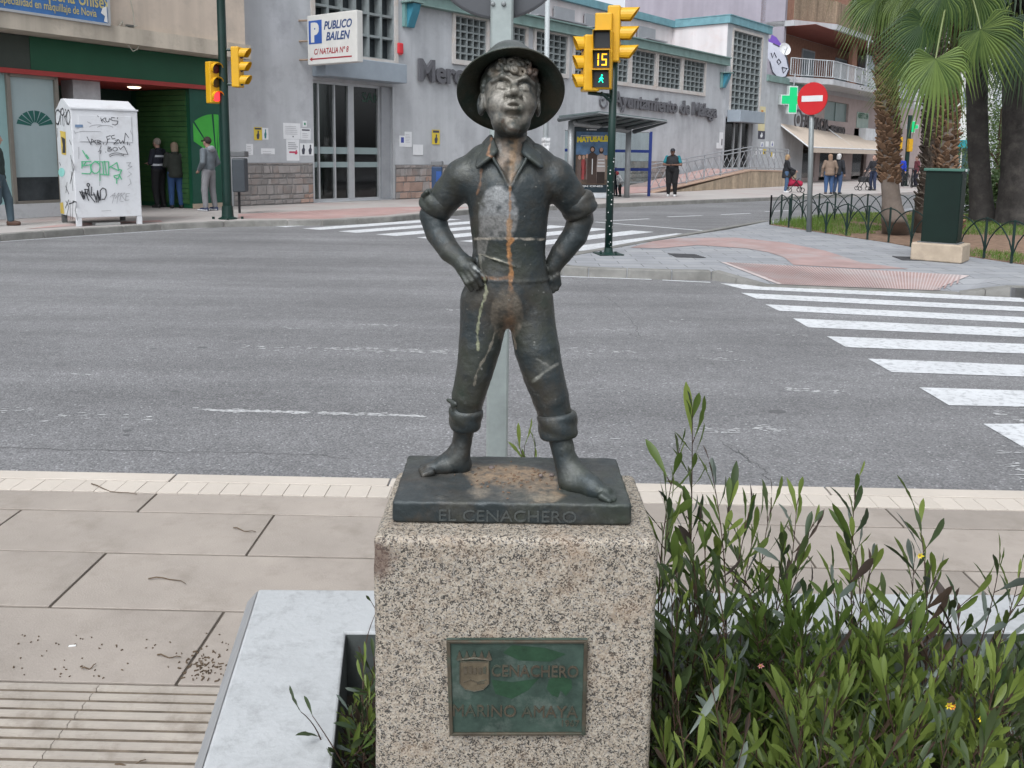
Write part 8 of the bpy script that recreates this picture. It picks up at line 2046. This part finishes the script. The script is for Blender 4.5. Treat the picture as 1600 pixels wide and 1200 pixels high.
def palm(label, path, radii, crown, boots_m, z0=0.0, zb0=.9, fr=16, dark=False, fans_px=(), boot_n=290, cat='palm tree', bare=None, frs=1.0, elr=(.3, 1.2)):
    base = path[0]; t = thing('palm_tree', label, cat, base)
    P = [Vector(p) for p in path]; q = MB()
    # resample
    N2 = 60; L_ = [0]
    for i in range(len(P) - 1): L_.append(L_[-1] + (P[i + 1] - P[i]).length)
    def at(u):
        d = u * L_[-1]; i = 0
        while i < len(P) - 2 and L_[i + 1] < d: i += 1
        f_ = (d - L_[i]) / (L_[i + 1] - L_[i]); return P[i].lerp(P[i + 1], f_), radii[i] * (1 - f_) + radii[i + 1] * f_
    pts = [at(i / N2) for i in range(N2 + 1)]; n = 26; vs = []; fs = []
    for i, (p, r) in enumerate(pts):
        for k in range(n):
            a = 2 * PI * k / n; rr = r * (1 + .05 * mnoise.noise(Vector((math.cos(a) * 2, math.sin(a) * 2, p.z * 3)))) + (.006 * math.sin(p.z * 70) if not dark else .0) ; vs.append((p.x + rr * math.cos(a), p.y + rr * math.sin(a), p.z))
    for i in range(N2):
        for k in range(n): k2 = (k + 1) % n; fs.append((i * n + k, i * n + k2, (i + 1) * n + k2, (i + 1) * n + k))
    q.add(vs, fs); q.build('trunk', DKT if dark else (bare or TRG), t, smooth=True)
    if boots_m:
        H0, H1 = zb0, P[-1].z; nb_ = 0; rest = MB()
        for k in range(boot_n * 2):
            u = k / boot_n / 2; z = H0 + (H1 - H0) * u; p, r = at(min(1, (z - P[0].z) / max(.1, (P[-1].z - P[0].z)))); a = k * 2.39996 + fr_r.uniform(-.2, .2)
            me = fr_r.choice(boots_m); sc2 = fr_r.uniform(.75, 1.25) * (r / .20 * .5 + .5)
            R = Matrix.Rotation(a - PI / 2, 3, 'Z') @ Matrix.Rotation(fr_r.uniform(-.75, -.15), 3, 'X') @ Matrix.Rotation(fr_r.choice((-1, 1)) * fr_r.uniform(.1, .8), 3, 'Y')
            loc = p + Vector((math.cos(a), math.sin(a), 0)) * (r - .012)
            if math.sin(a) < .12 and nb_ < 295: nb_ += 1; instance('leaf_base', me, t, loc, R.to_euler(), (sc2, sc2, sc2))
            else: rest.add([loc + R @ (v.co * sc2) for v in me.vertices], [tuple(f_.vertices) for f_ in me.polygons])
        stuff(rest.build('leaf_bases', boots_m[0].materials[0], t))
    if crown is not None:
        c = Vector(crown); ms = fansd if dark else fans
        for k in range(fr):
            a = k * 2.39996 + .4; el = fr_r.uniform(*elr); L2 = fr_r.uniform(.7, 1.05) * frs; d = Vector((math.cos(a) * math.cos(el), math.sin(a) * math.cos(el), math.sin(el)))
            h_ = c + d * L2 + Vector((0, 0, -.1)); tilt = fr_r.uniform(.25, .9) * (1 - el * .3)
            rot = (Matrix.Rotation(a - PI / 2 + PI, 3, 'Z') @ Matrix.Rotation(-tilt, 3, 'X')).to_euler(); frond(t, c, h_, rot, fr_r.uniform(.85, 1.15) * frs, fr_r.choice(ms))
        for (hx, hy, dy, rz, rx, ry, sc_, vi) in fans_px:
            h_ = S(hx, hy, c.y + dy); frond(t, c, h_, (Matrix.Rotation(rz, 3, 'Z') @ Matrix.Rotation(ry, 3, 'Y') @ Matrix.Rotation(rx, 3, 'X')).to_euler(), sc_, ms[vi])
    return t
Y1 = 16.9; Pp = lambda x, y, Y: S(x, y, Y)
g1 = G(1401, 366); g1.z = 0
palm('shaggy brown palm with a smooth grey foot behind the hoops, left of the cabinet', [g1] + [Pp(x, y, Y1) for x, y in ((1398, 345), (1394, 320), (1391, 290), (1388, 250), (1387, 200), (1384, 130), (1382, 70), (1381, 20), (1382, -20))],
     [.28, .24, .19, .165, .155, .155, .15, .145, .13, .13], Pp(1384, -75, Y1), boots, zb0=1.25, fr=10, boot_n=285,
     fans_px=((1372, -5, -.4, .1, .2, .25, 1.05, 1), (1405, -8, -.5, -.2, .25, -.3, 1.0, 1), (1440, 5, -.3, .3, .1, -.2, .95, 3), (1395, 5, .2, 0, .1, 0, 1.1, 3), (1352, 2, -.2, .4, .2, .4, .75, 1)))
Y2 = 15.6
g2 = G(1482, 374); g2.z = 0
palm('thick brown shaggy palm rising behind the green cabinet', [g2] + [Pp(x, y, Y2) for x, y in ((1480, 350), (1478, 300), (1477, 250), (1479, 200), (1484, 150), (1492, 90), (1496, 40), (1498, 0))],
     [.20, .18, .16, .15, .15, .12, .09, .085, .085], Pp(1494, -50, Y2), boots, zb0=.5, fr=9, boot_n=290,
     fans_px=((1462, 92, -.9, .05, .25, -.05, 1.32, 0), (1444, 34, -.5, .25, .3, .55, 1.05, 1), (1422, 88, .3, .3, .15, .55, .95, 3), (1532, 46, -.8, -.2, .5, -.62, 1.2, 0), (1475, -15, -.6, 0, .3, .1, 1.1, 1), (1525, -15, -.4, -.1, .3, -.2, 1.1, 1), (1450, -15, 0, .2, .1, .3, 1.0, 3)))
Y3 = 17.6; g3 = G(1440, 364); g3.z = 0
palm('darker leaning palm with rough lower trunk between the two brown palms', [g3] + [Pp(x, y, Y3) for x, y in ((1441, 340), (1446, 310), (1450, 270), (1453, 230), (1456, 190), (1462, 120), (1466, 40), (1468, -40))],
     [.17, .15, .13, .13, .13, .14, .13, .12, .12], Pp(1468, -60, Y3), boots2, zb0=.45, fr=6, boot_n=200, bare=mat('palm_trunk_brown', (.09, .065, .05), .9, .3, 5, .6, 16))
g4 = G(1536, 347); Y4 = g4.y
palm('dark straight palm trunk right of the cabinet', [g4] + [Pp(x, y, Y4) for x, y in ((1534, 320), (1531, 280), (1527, 200), (1526, 120), (1528, 40), (1530, -60), (1532, -160))],
     [.34, .27, .245, .23, .24, .25, .25, .25], None, None, dark=True)
g5 = G(1602, 352); Y5 = g5.y
palm('massive dark palm trunk at the right edge with hanging dark fronds', [g5] + [Pp(x, y, Y5) for x, y in ((1602, 320), (1601, 260), (1602, 200), (1602, 140), (1602, 80), (1600, 0), (1600, -80))],
     [.68, .58, .50, .47, .47, .47, .4, .35], Pp(1592, 10, Y5), None, dark=True, fr=14, frs=1.25,
     fans_px=((1568, 25, -1.2, .2, .3, .25, 1.3, 1), (1600, 60, -1.3, -.2, .3, -.1, 1.4, 0), (1580, 80, -.9, .1, .1, .15, 1.0, 1), (1622, 20, -1, -.2, .3, -.3, 1.3, 1), (1556, -10, -.6, .2, .3, .3, 1.2, 3)))
# broad-leaved trees behind the bed
CR = m_leaf('tree_leaf', (.035, .07, .02), (.10, .15, .045), .25)
def tree(label, cpx, cpy, Y, rad, n, trunk=True):
    c = S(cpx, cpy, Y); t = thing('leafy_tree', label, 'tree', (c.x, Y, 0)); q = MB()
    q.tube([Vector((c.x, Y, 0)), Vector((c.x + .1, Y, c.z * .5)), Vector((c.x, Y, c.z))], [.16, .12, .06], 8)
    for k in range(6): a = k * 1.05; q.tube([Vector((c.x, Y, c.z * .55)), c + Vector((math.cos(a) * rad[0] * .7, math.sin(a) * rad[1] * .7, rad[2] * .3))], [.05, .02], 5)
    q.build('trunk', TRK, t)
    r0 = np.random.RandomState(int(cpx)); cl = r0.normal(0, .45, (60, 3)); i = r0.randint(0, 60, n); P = cl[i] + r0.normal(0, .14, (n, 3)); P = P * np.array(rad) + np.array(c)
    a = r0.normal(0, 1, (n, 3)); a /= np.linalg.norm(a, axis=1)[:, None]; b = r0.normal(0, 1, (n, 3)); b -= a * (a * b).sum(1)[:, None]; b /= np.linalg.norm(b, axis=1)[:, None]; s2 = r0.uniform(.05, .11, n)[:, None]
    Vt = np.stack([P, P + a * s2 * .5 + b * s2 * .35, P + a * s2 * 1.2, P + a * s2 * .5 - b * s2 * .35], 1).reshape(-1, 3); me = np_mesh('crown', Vt, np.arange(4 * n).reshape(-1, 4))
    tn = me.attributes.new('tone', 'FLOAT', 'POINT'); tn.data.foreach_set('value', np.repeat(r0.uniform(-.2, .5, 60)[i], 4).astype(np.float32)); link_mesh('crown', me, CR, t)
tree('loose leafy tree between the dark trunks beyond the bed', 1562, 205, 34, (2.2, 2.2, 2.6), 9000)
tree('low green bush-like tree behind the dark trunks', 1560, 300, 25, (1.4, 1.2, .9), 7000)
tree('sparse tree seen behind the fronds between the palm trunks', 1458, 70, 44, (2.6, 2.5, 2.6), 4500)
